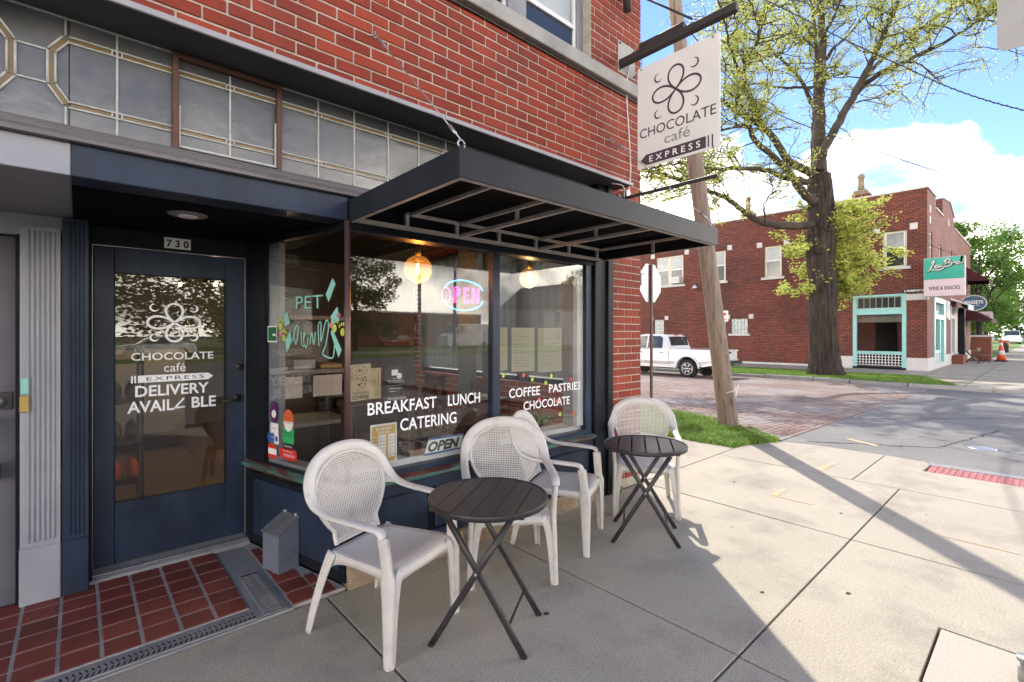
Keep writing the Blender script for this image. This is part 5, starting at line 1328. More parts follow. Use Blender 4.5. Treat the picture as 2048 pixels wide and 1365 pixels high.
for i,(x,y,lab) in enumerate(((2.65,3.62,'dark square cafe table just inside the left pane'),(3.45,4.6,'dark square cafe table by the side windows inside'),(2.4,6.0,'dark square cafe table deep inside the room'))):
    o=it if i==0 else copy_tree(it); o.location=(x,y,.05); tag(o,lab,'table','square tables inside the cafe')
q=MB(); q.cbox(2.75,3.2,.70,3.35,3.40,.715,.004); tag(q.build('planter_tray',M['white_paint']),'white tray with artificial grass inside the right pane','tray')
q=MB()
for k in range(900): blade(q,rnd.uniform(2.80,3.34),rnd.uniform(3.15,3.42),.715,rnd.uniform(.05,.11),.02,rnd.uniform(0,6.28),.004)
tag(q.build('artificial_grass',M['grass']),'strip of artificial grass in the tray behind the right pane','grass',kind='stuff')
for k,(x,z,m_) in enumerate(((2.50,1.22,'lime_print'),(2.72,1.21,'orange_print'),(2.82,1.17,'lime_print'),(3.05,1.185,'lime_print'),(2.98,1.13,'lime_print'),(2.90,.99,'pink_print'),(3.12,.96,'orange_print'),(3.30,1.14,'red_print'),(3.16,.84,'lime_print'),(3.34,.83,'orange_print'))):
    q=MB(); plate(q,[(x+.016*(1+.3*math.cos(5*a))*math.cos(a),z+.018*(1+.3*math.cos(5*a))*math.sin(a)) for a in [2*PI*i/20 for i in range(20)]],(0,FYg-.0035,0),U,V); q.build('flower_decal',M[m_],fw)
# pendant lamps
def pendant(x,y,z,r_,lab,glob=True):
    t=thing('pendant_lamp',lab,'pendant lamp',(x,y,z),0,'warm pendant lamps inside the cafe')
    q=MB(); q.tube([(0,0,r_+.06),(0,0,2.95-z)],.003,6); q.build('cord',M['black_metal'],t)
    q=MB(); q.lathe([(.012,r_+.07),(.022,r_+.05),(.026,r_-.005),(.0,r_-.006)],14); q.build('socket',M['brass'],t)
    if glob:
        q=MB(); pr=[(r_*math.sin(a),-r_*math.cos(a)) for a in [PI*i/14 for i in range(0,14)]]; q.lathe(pr,24); q.build('globe',M['amber_globe' if x<3 else 'smoke_globe'],t)
    else:
        q=MB(); q.lathe([(.02,.1),(.05,.08),(.13,.0),(.135,-.01)],20); q.build('shade',M['black_metal'],t)
    q=MB(); q.lathe([(0,-.045),(.014,-.035),(.017,0),(.010,.03),(0,.035)],10); q.build('filament',M['bulb'],t)
    l_=bpy.data.lights.new('lamp_light','POINT'); l_.energy=5; l_.color=(1,.72,.45); l_.shadow_soft_size=.02; lo=bpy.data.objects.new('lamp_light',l_); col.objects.link(lo); lo.parent=t; lo.location=(0,0,-.062)
    return t
pendant(2.10,3.5,2.085,.115,'amber glass globe pendant hanging in the left pane'); pendant(3.38,3.5,2.11,.10,'smoked glass globe pendant hanging in the right pane')
pendant(.92,7.0,2.17,.10,'lower bare bulb pendant seen through the top of the door',False); pendant(1.16,6.3,2.13,.10,'right hand pendant seen through the top of the door',False)
pendant(1.9,6.4,2.0,.10,'distant pendant seen through the canted side glass',False)
# ================================================ utility pole, wires, street signs
pb=Vector((8.08,3.57,-.05)); pt=Vector((8.18,4.61,7.70)); pd=(pt-pb)
up=thing('utility_pole','weathered wooden utility pole leaning back over the grass at the street corner','utility pole',tuple(pb))
q=MB(); n=28; m_=60; L1=1.5
vs=[];ax=pd.normalized(); e1=ax.cross(Vector((0,1,0))).normalized(); e2=ax.cross(e1)
for j in range(m_+1):
    t=j/m_*L1; r_=.150-.036*t+.012*math.exp(-t*18)
    for k in range(n):
        a=2*PI*k/n; rr=r_*(1+.035*math.sin(3*a+2*t*3)+.02*math.sin(9*a+t*5)+.012*math.sin(17*a+7*t)); c=pd*t
        vs.append(c+e1*rr*math.cos(a)+e2*rr*math.sin(a))
q.add(vs,[(j*n+k,j*n+(k+1)%n,(j+1)*n+(k+1)%n,(j+1)*n+k) for j in range(m_) for k in range(n)]+[tuple(range(m_*n,m_*n+n))],True); q.build('pole',M['pole_wood'],up,fix=True)
q=MB(); c=pd*.075; q.tube([c+e1*.157*math.cos(a)+e2*.157*math.sin(a)+Vector((0,0,.05*math.sin(a))) for a in [PI*.2+PI*1.3*i/14 for i in range(15)]]+[c+e1*-.2+Vector((0,-.1,-.05)),c+e1*-.22+Vector((0,-.14,.16))],.009,6); q.build('wire_loop',M['white_wire'],up)
for t,a in ((.62,-1.8),(.33,-2.2),(.85,-1.4)):
    c=pd*t; q=MB(); p=c+(e1*math.cos(a)+e2*math.sin(a))*(.15-.034*t); q.tube([p,p+(e1*math.cos(a)+e2*math.sin(a))*.03],.014,8); q.build('bolt',M['rust'],up)
def ray(px,py,d):
    a=(px-1024)/966; return Vector(((.6687+.7435*a)*d,(.7435-.6687*a)*d,1.55+(668-py)/966*d))
def wire(pts,r_,label,twist=False):
    P=smooth_path([ray(*p) for p in pts],8)
    q=MB(); q.tube(P,r_,6)
    if twist:
        P2=[]
        for i in range(len(P)*6-5):
            k=i/6; j=min(int(k),len(P)-2); p=P[j]+(P[j+1]-P[j])*(k-j); P2.append(p+Vector((math.cos(i*1.1),0,math.sin(i*1.1)))*r_*1.4)
        q.tube(P2,r_*.8,5)
    tag(q.build('overhead_wire',M['black_metal']),label,'wire')
wire([(1343,-60,9.1),(1529,0,13.2),(1683,77,13),(1806,133,12.6),(1914,181,12.2),(2048,221,11.8),(2300,270,11)],.013,'thick twisted service cable crossing the tree and the blue sky',True)
wire([(1352,30,8.95),(1514,204,13),(1702,285,15),(2048,402,19),(2500,560,25)],.014,'thin single wire sloping down across the clouds to the right')
# stop sign seen from behind
ss_=thing('stop_sign','stop sign seen from behind on a brown post beside the brick pier','traffic sign',(8.6,5.36,-.05))
q=MB(); q.cbox(-.03,-.018,0,.03,.018,3.0,.003); q.build('post',M['rust'],ss_)
q=MB(); rr=.38/math.cos(PI/8); q.prism([(rr*math.cos(PI/8+k*PI/4),2.62+rr*math.sin(PI/8+k*PI/4)) for k in range(8)],.022,.026,'y'); q.build('octagon_panel',M['galv'],ss_,fix=True)
q=MB(); plate(q,[(.37/math.cos(PI/8)*math.cos(PI/8+k*PI/4),2.62+.37/math.cos(PI/8)*math.sin(PI/8+k*PI/4)) for k in range(8)],(0,.027,0),U,V); q.build('red_face',M['red_print'],ss_)
fit_text('STOP',(.27,.0285,2.52),(-1,0,0),V,.54,.2,M['paper'],ss_,off=.02)
q=MB()
for zz in (2.42,2.82): q.tube([(0,-.03,zz),(0,-.018,zz)],.012,8)
q.build('bolt',M['galv'],ss_)
# grey back of a sign at the top right, its post just out of frame
gs=thing('street_sign_back','plain grey back of a large sign at the upper right edge','traffic sign',(3.55,-.125,0))
q=MB(); P=[(y_,z_) for y_,z_ in rrect(-.305,3.0,.305,3.9,.04)]; q.prism(P,-.012,-.008,'x'); q.build('panel',M['sign_back'],gs,fix=True)
q=MB(); q.cbox(-.007,-.02,-.0,.03,.02,3.95,.003); q.build('post',M['galv'],gs)
q=MB(); q.tube([(3.14,.05,0),(3.14,.05,.095)],.045,20); q.tube([(3.14,.05,.095),(3.14,.05,.112)],.049,20); tag(q.build('pipe_stub',M['galv']),'short capped steel pipe stub at the lower right corner of the frame','pipe')
# parking sign in the verge beyond the pole
ps=thing('parking_sign','small white parking sign on a thin post beyond the utility pole','traffic sign',(21.6,9.72,-.12))
q=MB(); q.box(-.02,-.02,0,.02,.02,2.72); q.build('post',M['galv'],ps)
q=MB(); q.cbox(-.025,-.15,2.22,-.021,.15,2.70,.001); q.build('panel',M['paper'],ps)
q=MB(); plate(q,ell(0,2.55,.07,.07),(-.0262,0,0),(0,-1,0),V); plate(q,rect(-.10,2.30,.10,2.34),(-.0262,0,0),(0,-1,0),V); q.build('print',M['red_print'],ps)

# ================================================ far corner building
BX,BY=28.3,3.65; ZB=-.125
fb=thing('corner_building','two storey dark red brick corner building across the side street','building',(BX,BY,0)); FO=Vector((BX,BY,0))
def fm(q,name,m,parent=None,bevel=0,fix=False):
    if parent is None:
        q.v=[(a-BX,b-BY,c) for a,b,c in q.v]; return q.build(name,M[m],fb,bevel,fix)
    q.v=[(a-BX,b-BY,c) for a,b,c in q.v]; return q.build(name,M[m],parent,bevel,fix)
# long side wall (faces the side street) built round its openings
OP=[(15.37,17.28,4.66,6.52),(12.70,13.60,4.66,6.45),(9.66,10.56,4.66,6.36),(4.36,5.26,4.66,6.33),(16.72,17.42,1.52,2.46),(11.45,12.38,1.56,2.42),(4.38,6.44,-.10,3.40)]
def wall_with_holes(q,axis,fixed0,fixed1,a0,a1,z0,z1,ops):
    As=sorted(set([a0,a1]+[v for o in ops for v in o[:2] if a0<v<a1])); Zs=sorted(set([z0,z1]+[v for o in ops for v in o[2:] if z0<v<z1]))
    for a,b in zip(As,As[1:]):
        run=None
        for c,d_ in zip(Zs,Zs[1:]):
            hole=any(o[0]<=(a+b)/2<=o[1] and o[2]<=(c+d_)/2<=o[3] for o in ops)
            if hole:
                if run: (q.box(fixed0,a,run[0],fixed1,b,run[1]) if axis=='y' else q.box(a,fixed0,run[0],b,fixed1,run[1])); run=None
            else: run=(run[0],d_) if run else (c,d_)
        if run: (q.box(fixed0,a,run[0],fixed1,b,run[1]) if axis=='y' else q.box(a,fixed0,run[0],b,fixed1,run[1]))
q=MB(); wall_with_holes(q,'y',BX,BX+.3,BY,26,.45,8.10,OP); q.box(BX,7.601,ZB,BX+.3,26,.449); fm(q,'side_wall','brick_far')
q=MB(); q.box(BX-.06,7.61,ZB,BX-.001,26,-.02); fm(q,'base_ledge','stone_white')
q=MB(); wall_with_holes(q,'y',BX-.03,BX+.3,BY-.03,7.6,ZB,.449,OP); fm(q,'foundation','stone_white')
q=MB(); q.cbox(BX-.05,BY-.05,8.10,BX+.34,26,8.18,.01); fm(q,'coping','stone_white')
# darker, slightly proud brick belt and header courses
q=MB()
for z_ in (7.05,7.35,7.65): q.box(BX-.012,BY+.3,z_,BX-.001,26,z_+.05)
q.box(BX-.02,BY+.02,4.32,BX-.001,26,4.40); fm(q,'belt_course','brick_far')
def fwin(y0,y1,z0,z1,double=False,sill=True,parts=2):
    q=MB(); x=BX+.10
    q.box(x-.03,y0,z0,x+.06,y0+.09,z1); q.box(x-.03,y1-.09,z0,x+.06,y1,z1); q.box(x-.03,y0+.09,z1-.09,x+.06,y1-.09,z1); q.box(x-.03,y0+.09,z0,x+.06,y1-.09,z0+.06)
    if double: q.box(x-.03,(y0+y1)/2-.08,z0+.06,x+.06,(y0+y1)/2+.08,z1-.09)
    wn=fm(q,'window','cream')
    rng=[(y0+.09,(y0+y1)/2-.08),((y0+y1)/2+.08,y1-.09)] if double else [(y0+.09,y1-.09)]
    for a,b in rng:
        zm=(z0+z1)/2+.05
        q=MB(); q.box(x+.02,a,z0+.06,x+.03,b,zm); q.v=[(u_-BX,v_-BY,w_) for u_,v_,w_ in q.v]; q.build('pane',M['glass_far'],wn)
        q=MB(); q.box(x+.0,a,zm,x+.01,b,z1-.09); q.v=[(u_-BX,v_-BY,w_) for u_,v_,w_ in q.v]; q.build('pane',M['glass_blind'],wn)
        q=MB(); q.box(x-.01,a,zm-.03,x+.04,b,zm+.03); q.box(x-.005,a,z0+.06,x+.015,a+.04,z1-.09); q.box(x-.005,b-.04,z0+.06,x+.015,b,z1-.09); q.v=[(u_-BX,v_-BY,w_) for u_,v_,w_ in q.v]; q.build('sash',M['white_paint'],wn)
    if sill: 
        q=MB(); q.cbox(BX-.08,y0-.14,z0-.13,BX+.12,y1+.14,z0-.003,.008); fm(q,'stone_sill','stone_white')
    for yy in (y0-.38,y1+.10):
        q=MB(); q.cbox(BX-.025,yy,z1-.02,BX+.05,yy+.28,z1+.27,.006); fm(q,'corner_block','stone_white')
    q=MB(); k=y0-.08
    while k<y1+.08: q.cbox(BX-.012,k,z1+.003,BX+.05,k+.066,z1+.22,.003); k+=.078
    o=fm(q,'soldier_course','brick_far')
fwin(*OP[0],double=True); fwin(*OP[1]); fwin(*OP[2]); fwin(*OP[3])
for o_ in OP[4:6]:
    y0,y1,z0,z1=o_; q=MB(); ny=5 if y1-y0>.8 else 4; nz=4; x=BX+.05
    fr=MB(); fr.box(x-.0,y0,z0,x+.12,y1,z0+.02); fr.box(x,y0,z1-.02,x+.12,y1,z1); fr.box(x+.02,y0,z0+.02,x+.1,y1,z1-.02); fr=fm(fr,'block_window','stone_white')
    for i in range(ny):
        for j in range(nz):
            q=MB(); a=y0+(y1-y0)*i/ny; b=z0+.02+(z1-z0-.04)*j/nz; q.cbox(x-.0-BX,a+.012-BY,b+.01,x+.05-BX,a+(y1-y0)/ny-.012-BY,b+(z1-z0-.04)/nz-.01,.012); q.build('glass_block',M['block'],fr)
    q=MB(); q.cbox(BX-.06,y0-.14,z0-.12,BX+.1,y1+.14,z0-.003,.006); fm(q,'stone_sill','stone_white')
    for yy in (y0-.32,y1+.06): q=MB(); q.cbox(BX-.025,yy,z1-.02,BX+.05,yy+.25,z1+.24,.005); fm(q,'corner_block','stone_white')
q=MB(); q.cbox(16.9*0+BX-.01,15.2,4.40,BX+.0,17.4,4.44,.002)
# window air conditioner, wall lamp
q=MB(); q.cbox(BX-.28,15.50,4.74,BX+.09,16.10,5.14,.02); ac=q.build('air_conditioner',M['white_paint']); tag(ac,'white window air conditioner in the paired upstairs window','air conditioner')
q=MB()
for k in range(7): q.box(BX-.285,15.54,4.80+.045*k,BX-.279,16.06,4.815+.045*k)
q.build('grille',M['sign_grey'],ac)
wl=thing('barn_wall_lamp','small shaded wall lamp on the brick below the upstairs windows','wall light',(BX,14.45,4.3)); q=MB(); q.tube([(0,0,.25),(-.15,0,.38),(-.3,0,.30),(-.32,0,.2)],.02,6); q.build('arm',M['galv'],wl); q=MB(); q.lathe([(.03,.12),(.09,.08),(.17,-.04),(.18,-.05)],14,(-.32,0,.08)); q.build('lamp_shade',M['white_paint'],wl)
# shop window on the side wall
y0,y1,z0,z1=OP[6]; x=BX+.04
q=MB()
for c in ((x-.06,y0,ZB+.06,x+.1,y0+.16,3.4),(x-.06,y1-.16,ZB+.06,x+.1,y1,3.4),(x-.08,y0+.16,3.30,x+.1,y1-.16,3.40),(x-.08,y0+.16,2.46,x+.1,y1-.16,2.74),(x-.07,y0+.16,.58,x+.1,y1-.16,.72)): q.cbox(*c,.008)
sw=fm(q,'shop_window','teal')
q=MB(); q.box(x+.02,y0+.16,.72,x+.03,y1-.16,2.46); q.v=[(a-BX,b-BY,c) for a,b,c in q.v]; q.build('pane',M['glass'],sw)
for k in range(7):
    a=y0+.20+(y1-y0-.40)*k/7; q=MB(); q.cbox(x+.01-BX,a+.012-BY,2.78,x+.03-BX,a+(y1-y0-.40)/7-.012-BY,3.26,.004); q.build('pane',M['glass_far'],sw)
q=MB(); q.box(x+.02-BX,y0+.16-BY,2.74,x+.025-BX,y1-.16-BY,3.30); q.build('transom_came',M['lead'],sw)
q=MB(); n=14
q.v=[];
for k in range(n+1):
    a=y0+.16+(y1-y0-.32)*k/n; q.box(x-.03-BX,a-.012-BY,.06,x-.0-BX,a+.012-BY,.58)
for k in range(5):
    z_=.06+.13*k; q.box(x-.028-BX,y0+.16-BY,z_-.012,x-.002-BX,y1-.16-BY,z_+.012)
q.build('lattice',M['white_paint'],sw)
q=MB(); q.box(x+.04-BX,y0+.16-BY,.06,x+.06-BX,y1-.16-BY,.58); q.build('lattice_backing',M['soffit_black'],sw)
q=MB(); q.box(BX-.04,y0+.0,ZB,BX+.1,y1,ZB+.10); fm(q,'plinth','black_paint')
q=MB(); q.cbox(BX-.02,BY-.02,3.08,BX+.3,y0-.002,3.36,.006); fm(q,'lintel','stone_white')
# shop room behind it
rmf=MB(); rmf.box(BX+.3,BY+.3,ZB,BX+6,BY+6,.1); rmf.box(BX+5,BY+.3,.1,BX+5.2,BY+6,3.2); rmf.box(BX+.3,BY+5.8,.1,BX+5,BY+6,3.2); rmf.box(BX+.3,BY+.3,3.2,BX+6,BY+6,3.3); fm(rmf,'shop_room','interior_dark')
q=MB(); q.box(BX+.32,y0+.1,2.1,BX+.6,y1-.1,2.44); fm(q,'inner_header','interior_wall')
# front (faces the main street), parapet steps and openings
FOP=[(28.95,29.75,4.9,6.25),(31.9,32.6,5.0,6.0),(30.1,33.9,.12,3.30),(35.9,38.6,.02,3.1),(36.0,36.6,5.0,6.2)]
q=MB(); wall_with_holes(q,'x',BY,BY+.28,BX+.301,46,.45,7.55,FOP); q.box(BX+.301,BY,7.55,30.6,BY+.28,8.1); q.prism([(33.0,7.55),(33.0,8.5),(35.6,8.75),(37.4,8.2),(37.4,7.55)],BY,BY+.28,'y'); fm(q,'front_wall','brick_far_x',fix=True)
q=MB(); wall_with_holes(q,'x',BY-.03,BY+.28,BX+.301,46,ZB,.449,FOP); fm(q,'foundation','stone_white')
q=MB(); q.cbox(BX+.341,BY-.05,8.103,30.65,BY+.3,8.18,.01); q.cbox(30.66,BY-.05,7.553,32.95,BY+.3,7.64,.01); q.cbox(37.45,BY-.05,7.553,46,BY+.3,7.64,.01); q.obox((34.3,BY+.12,8.66),(1.32,0,.13),(0,.17,0),(0,0,.04)); q.obox((36.5,BY+.12,8.51),(.93,0,-.29),(0,.17,0),(0,0,.04)); fm(q,'coping','stone_white',fix=True)
q=MB(); q.box(BX+.3,26.0,ZB,46,26.3,8.1); q.box(45.7,BY+.28,ZB,46,26,7.5); q.box(BX+.301,BY+.281,7.2,45.7,26,7.3); fm(q,'rear_wall','brick_far_x')
for (a,b,c,d_) in (FOP[0],FOP[1],FOP[4]):
    q=MB(); q.box(a,BY+.05,c,a+.08,BY+.12,d_); q.box(b-.08,BY+.05,c,b,BY+.12,d_); q.box(a+.08,BY+.05,d_-.08,b-.08,BY+.12,d_); q.box(a+.08,BY+.05,c,b-.08,BY+.12,c+.08); q.box(a+.08,BY+.05,(c+d_)/2-.03,b-.08,BY+.12,(c+d_)/2+.03); wn=fm(q,'window','cream')
    q=MB(); q.box(a+.08-BX,.09,c+.08,b-.08-BX,.10,d_-.08); q.build('pane',M['glass_blind'],wn)
for xx,zz in ((28.9,7.1),(28.9,6.6),(35.0,7.4)):
    q=MB(); q.cbox(xx,BY-.02,zz,xx+.3,BY+.05,zz+.35,.005); fm(q,'corner_block','stone_white')
# aqua shop front
sf=MB()
for c in ((30.1,BY-.04,0,30.4,BY+.3,3.3),(33.2,BY-.04,0,33.9,BY+.3,3.3),(30.4,BY-.06,3.05,33.2,BY+.3,3.3),(30.4,BY-.03,2.25,33.2,BY+.3,2.5),(30.4,BY-.03,.62,31.9,BY+.3,.76),(31.9,BY-.03,.1,32.1,BY+.3,2.25)): sf.cbox(*c,.01)
sf=fm(sf,'shop_front','teal')
def fsub(name,m,par,*c,ch=.0):
    q=MB(); (q.cbox(*c,ch) if ch else q.box(*c)); q.v=[(a-BX,b-BY,c_) for a,b,c_ in q.v]; return q.build(name,M[m],par)
fsub('pane','glass_far',sf,30.4,BY+.12,.76,31.9,BY+.14,2.25); fsub('pane','glass_blind',sf,30.4,BY+.10,2.5,33.2,BY+.12,3.05)
fsub('door','teal',sf,32.1,BY+.10,.1,33.2,BY+.15,2.25); fsub('door_glass','glass_far',sf,32.3,BY+.09,.5,33.0,BY+.098,2.1)
q=MB()
for k in range(9): a=30.42+.18*k; q.box(a,BY-.01,.06,a+.03,BY+.02,.62)
for k in range(5): q.box(30.4,BY-.008,.06+.13*k,31.9,BY+.018,.085+.13*k)
q.v=[(a-BX,b-BY,c) for a,b,c in q.v]; q.build('lattice',M['white_paint'],sf)
fsub('lattice_backing','soffit_black',sf,30.4,BY+.05,.0,31.9,BY+.07,.62)
q=MB(); q.box(34.3,BY-.05,2.4,34.6,BY-.0,3.3); q.box(35.0,BY-.05,2.3,35.3,BY,3.3); fm(q,'trim','white_paint')
# next shopfront: pale door frame, white awning hood, black post, burgundy awnings
q=MB(); q.cbox(35.9,BY-.04,.4,36.1,BY+.2,3.1,.01); q.cbox(37.5,BY-.04,.0,38.6,BY+.2,3.1,.01); q.cbox(36.1,BY-.02,2.4,37.5,BY+.2,2.6,.01); q.cbox(36.1,BY-.02,.02,37.5,BY+.2,.5,.01); s2=fm(q,'shop_front','stone_white'); fsub('pane','glass_far',s2,36.1,BY+.1,.5,37.5,BY+.12,2.4); fsub('pane','glass_blind',s2,36.1,BY+.1,2.6,37.5,BY+.12,3.1)
q=MB(); q.prism([(BY,3.55),(BY-.75,3.15),(BY-.75,2.88),(BY-.70,2.88),(BY-.70,3.12),(BY,3.42)],36.0,38.9,'x'); tag(q.build('white_hood_awning',M['white_paint'],fix=True),'small white awning hood over the second shop door of the corner building','awning')
bx('step_box',M['far_red'],None,36.2,BY-.5,-.12,38.2,BY-.04,.35); tag(bpy.data.objects['step_box'],'low brown step box in front of the second shop','planter')
q=MB(); q.cbox(39.2,BY-.3,-.12,39.5,BY-.02,3.1,.01); q.cbox(39.5,BY-.1,-.1,40.6,BY-.03,3.0,.01); fm(q,'black_doorway','black_paint')
def awning(x0,x1,z0,z1,out,lab):
    t=thing('burgundy_awning',lab,'awning',(x0,BY,z0),0,'burgundy awnings down the street')
    q=MB(); w_=x1-x0; q.add([(0,0,z1-z0),(w_,0,z1-z0),(w_,-out,.25),(0,-out,.25),(0,-out,0),(w_,-out,0),(0,-.01,0.25),(w_,-.01,.25)],[(0,3,2,1),(3,4,5,2),(0,6,3),(1,2,7)]); o=q.build('canvas',M['burgundy'],t); mo=o.modifiers.new('t','SOLIDIFY'); mo.thickness=.02
    q=MB(); q.tube([(0,0,.25),(0,-out,.25),(w_,-out,.25),(w_,0,.25)],.02,5); q.build('frame',M['black_metal'],t)
awning(41.5,44.5,4.6,5.9,1.2,'upper burgundy awning high on the corner building'); awning(41.5,45.5,2.2,3.4,1.3,'lower burgundy awning over the terrace planters')
# chimneys
for (yy,lab) in ((6.2,'tall brick chimney with clay pot, right of the big tree'),(11.6,'tall brick chimney with clay pot, left of the big tree')):
    c=thing('chimney',lab,'chimney',(BX+.45,yy,8.0),0,'chimneys on the corner building')
    q=MB(); q.cbox(-.25,-.32,-.7,.25,.32,.35,.01); q.build('stack',M['brick_far'],c); q=MB(); q.cbox(-.31,-.38,.352,.31,.38,.45,.02); q.cbox(-.22,-.28,.453,.22,.28,.60,.03); q.build('cap',M['base_stone'],c)
    q=MB(); q.lathe([(.16,.6),(.13,.9),(.12,1.2),(.15,1.22),(.16,1.3),(.10,1.42),(0.02,1.45)],12); q.build('clay_pot',M['base_stone'],c)
# street name plate
q=MB(); q.cbox(BX-.016,BY+.06,3.42,BX-.003,BY+.86,3.60,.002); npl=q.build('street_name_plate',M['ink']); tag(npl,'black street name plate with white letters on the brick corner','street sign')
fit_text('E. FRANKFORT ST',(BX-.018,BY+.80,3.47),(0,-1,0),V,.70,.09,M['paper'],npl,off=.03)
# green and pink projecting sign
lx=27.75
ls=thing('projecting_sign','green and pink Law Bird WINE & SNACKS box sign on the far corner','sign',(lx,3.0,4)); LO=Vector((lx,3.0,4))
def lsb(n,m,q,b=0,fix=False): q.v=[(p[0]-LO.x,p[1]-LO.y,p[2]-LO.z) for p in q.v]; return q.build(n,M[m],ls,b,fix)
ya,yb=3.70,2.36; zb_,zm_,zt_=3.17,3.90,4.86
q=MB(); q.cbox(lx,yb,zb_,lx+.36,ya,zt_,.01); lsb('box','stone_white',q)
q=MB(); q.cbox(lx-.02,yb+.02,zm_+.02,lx-.001,ya-.02,zt_-.02,.006); lsb('green_face','teal_sign',q)
q=MB(); q.cbox(lx-.015,yb+.02,zb_+.02,lx-.001,ya-.02,zm_-.02,.004); lsb('pink_face','pink_sign',q)
PL=Vector((lx-.0225,ya,zb_))-LO
fit_text('WINE & SNACKS',PL+Us*.16+Vs*.28,Us,Vs,1.02,.16,M['ink'],ls,off=.02).location=(.006,0,0)
def script(wd,m,dx,dz,off):
    O=PL+Vector((off,0,0))
    S=lambda pts:[(.14+dx+a*1.06,1.10+dz+b*.42+a*.16) for a,b in pts]
    for pts in ([(.12,.78),(.20,1.0),(.19,.8),(.11,.35),(.06,.08),(.0,.0),(.03,.10),(.12,.12),(.22,.04),(.32,.06)],
                [(.33,.46),(.26,.50),(.22,.32),(.27,.24),(.34,.42),(.33,.26),(.38,.28)],[(.40,.48),(.39,.30),(.44,.28),(.47,.46),(.46,.30),(.51,.28),(.54,.48),(.58,.44)],
                [(.30,-.05),(.45,.02),(.52,.2),(.54,.5),(.56,.80)],[(.50,.70),(.58,.92),(.68,.86),(.66,.62),(.58,.54),(.70,.48),(.70,.22),(.58,.18),(.54,.28)],
                [(.74,.52),(.73,.28),(.76,.26)],[(.79,.50),(.79,.28),(.80,.40),(.85,.50)],[(.98,.44),(.90,.44),(.87,.30),(.92,.24),(.98,.38),(1.04,1.0),(.99,.42),(1.01,.26),(1.06,.30)],[(.74,.66),(.755,.68)]):
        q=MB(); stroke(q,spath(S(pts),5),wd,O,Us,Vs); q.build('lettering',M[m],ls)
script(.062,'ink',.022,-.028,.0); script(.038,'sign_white',0,0,-.003)
q=MB(); q.tube([(lx+.18,3.6,4.7),(BX+.2,BY+.2,4.7)],.03,6); q.tube([(lx+.18,3.6,3.3),(BX+.2,BY+.2,3.3)],.03,6); q.tube([(lx+.1,2.6,4.87),(BX+.3,BY,5.6)],.012,5); lsb('bracket','black_metal',q)
# oval and shield signs further along
ov=thing('oval_sign','blue oval hanging sign beyond the green sign','sign',(38.6,2.92,3.33)); q=MB(); q.prism(ell(0,0,.56,.46,32),0,.06,'x'); 
ov_r=q.build('rim',M['stone_white'],ov,fix=True); q=MB(); q.prism(ell(0,0,.51,.41,32),-.012,-.002,'x'); q.build('face',M['blue_sign'],ov,fix=True)
fit_text('MASSEYS',(-.014,.40,-.04),(0,-1,0),V,.80,.19,M['paper'],ov,off=.015); fit_text('Home & Gifts',(-.014,.27,-.17),(0,-1,0),V,.54,.07,M['paper'],ov)
q=MB(); q.tube([(.03,.75,.62),(.03,-.75,.62)],.02,6); q.tube([(.03,-.3,.62),(.03,-.3,.4)],.015,6); q.tube([(.03,.3,.62),(.03,.3,.4)],.015,6); q.build('bracket',M['black_metal'],ov)
sh_=thing('shield_sign','pale lavender rectangular hanging sign beyond the blue oval one','sign',(44.5,3.0,2.65)); q=MB(); q.prism(rrect(-.55,-.28,.55,.36,.12)+[],0,.05,'x'); q.build('panel',M['pink_sign'],sh_,fix=True)
fit_text('VELVENT',(-.004,.40,0),(0,-1,0),V,.8,.16,M['blue_sign'],sh_,off=.01)
q=MB(); q.tube([(.02,.65,.5),(.02,-.2,.5)],.02,6); q.tube([(.02,0,.5),(.02,0,.35)],.012,6); q.build('bracket',M['black_metal'],sh_)
# terrace: planter, folding table and chair, cone
pl_=MB(); pl_.cbox(41.3,2.35,-.12,42.3,3.25,1.35,.02); pl_=pl_.build('terrace_planter',M['far_red']); tag(pl_,'tall rusty brown screen planter beside the terrace table','planter')
q=MB(); q.cbox(41.25,2.3,1.352,42.35,3.3,1.47,.01); q.build('cap_rail',M['stone_white'],pl_)
def xt(n,lab,x,y,rz,chair=False):
    t=thing(n,lab,'chair' if chair else 'table',(x,y,-.125),rz); h=.45 if chair else .72; w_=.4 if chair else .62
    q=MB()
    for k in range(5): q.box(-w_/2,-w_/2+k*w_/5+.01,h-.02,w_/2,-w_/2+(k+1)*w_/5-.01,h)
    q.build('top' if not chair else 'seat',M['base_stone'],t)
    for s_ in (1,-1):
        q=MB(); q.tube([(-w_*.5,s_*w_*.4,0),(w_*.42,s_*w_*.4,h-.02)],.02,5); q.build('leg',M['black_metal'],t)
        q=MB(); q.tube([(w_*.5,s_*w_*.36,0),(-w_*.42,s_*w_*.36,h-.02)]+([(-w_*.75,s_*w_*.36,.85)] if chair else []),.02,5); q.build('leg',M['black_metal'],t)
    if chair: q=MB(); q.box(-w_*.76,-w_*.4,.70,-w_*.68,w_*.4,.84); q.build('backrest',M['base_stone'],t)
xt('folding_table','small folding terrace table in front of the brown planter',37.6,2.9,PI/2); xt('folding_chair','folding terrace chair right of the small table',39.2,2.55,-2.3,True)
cn=thing('traffic_cone','orange and white traffic cone with caution tape on the far sidewalk','traffic cone',(41.6,1.93,-.12))
q=MB(); q.cbox(-.3,-.3,0,.3,.3,.06,.02); q.build('base',M['plastic'],cn)
q=MB(); q.lathe([(.22,.061),(.165,.40),(.123,.66),(.08,.95),(.048,1.15),(.035,1.3),(0,1.31)],18); q.build('cone',M['orange_cone'],cn)
q=MB(); q.lathe([(.168,.401),(.129,.659)],18); q.build('white_band',M['white_paint'],cn); q=MB(); q.lathe([(.083,.951),(.053,1.149)],18); q.build('white_band',M['white_paint'],cn)
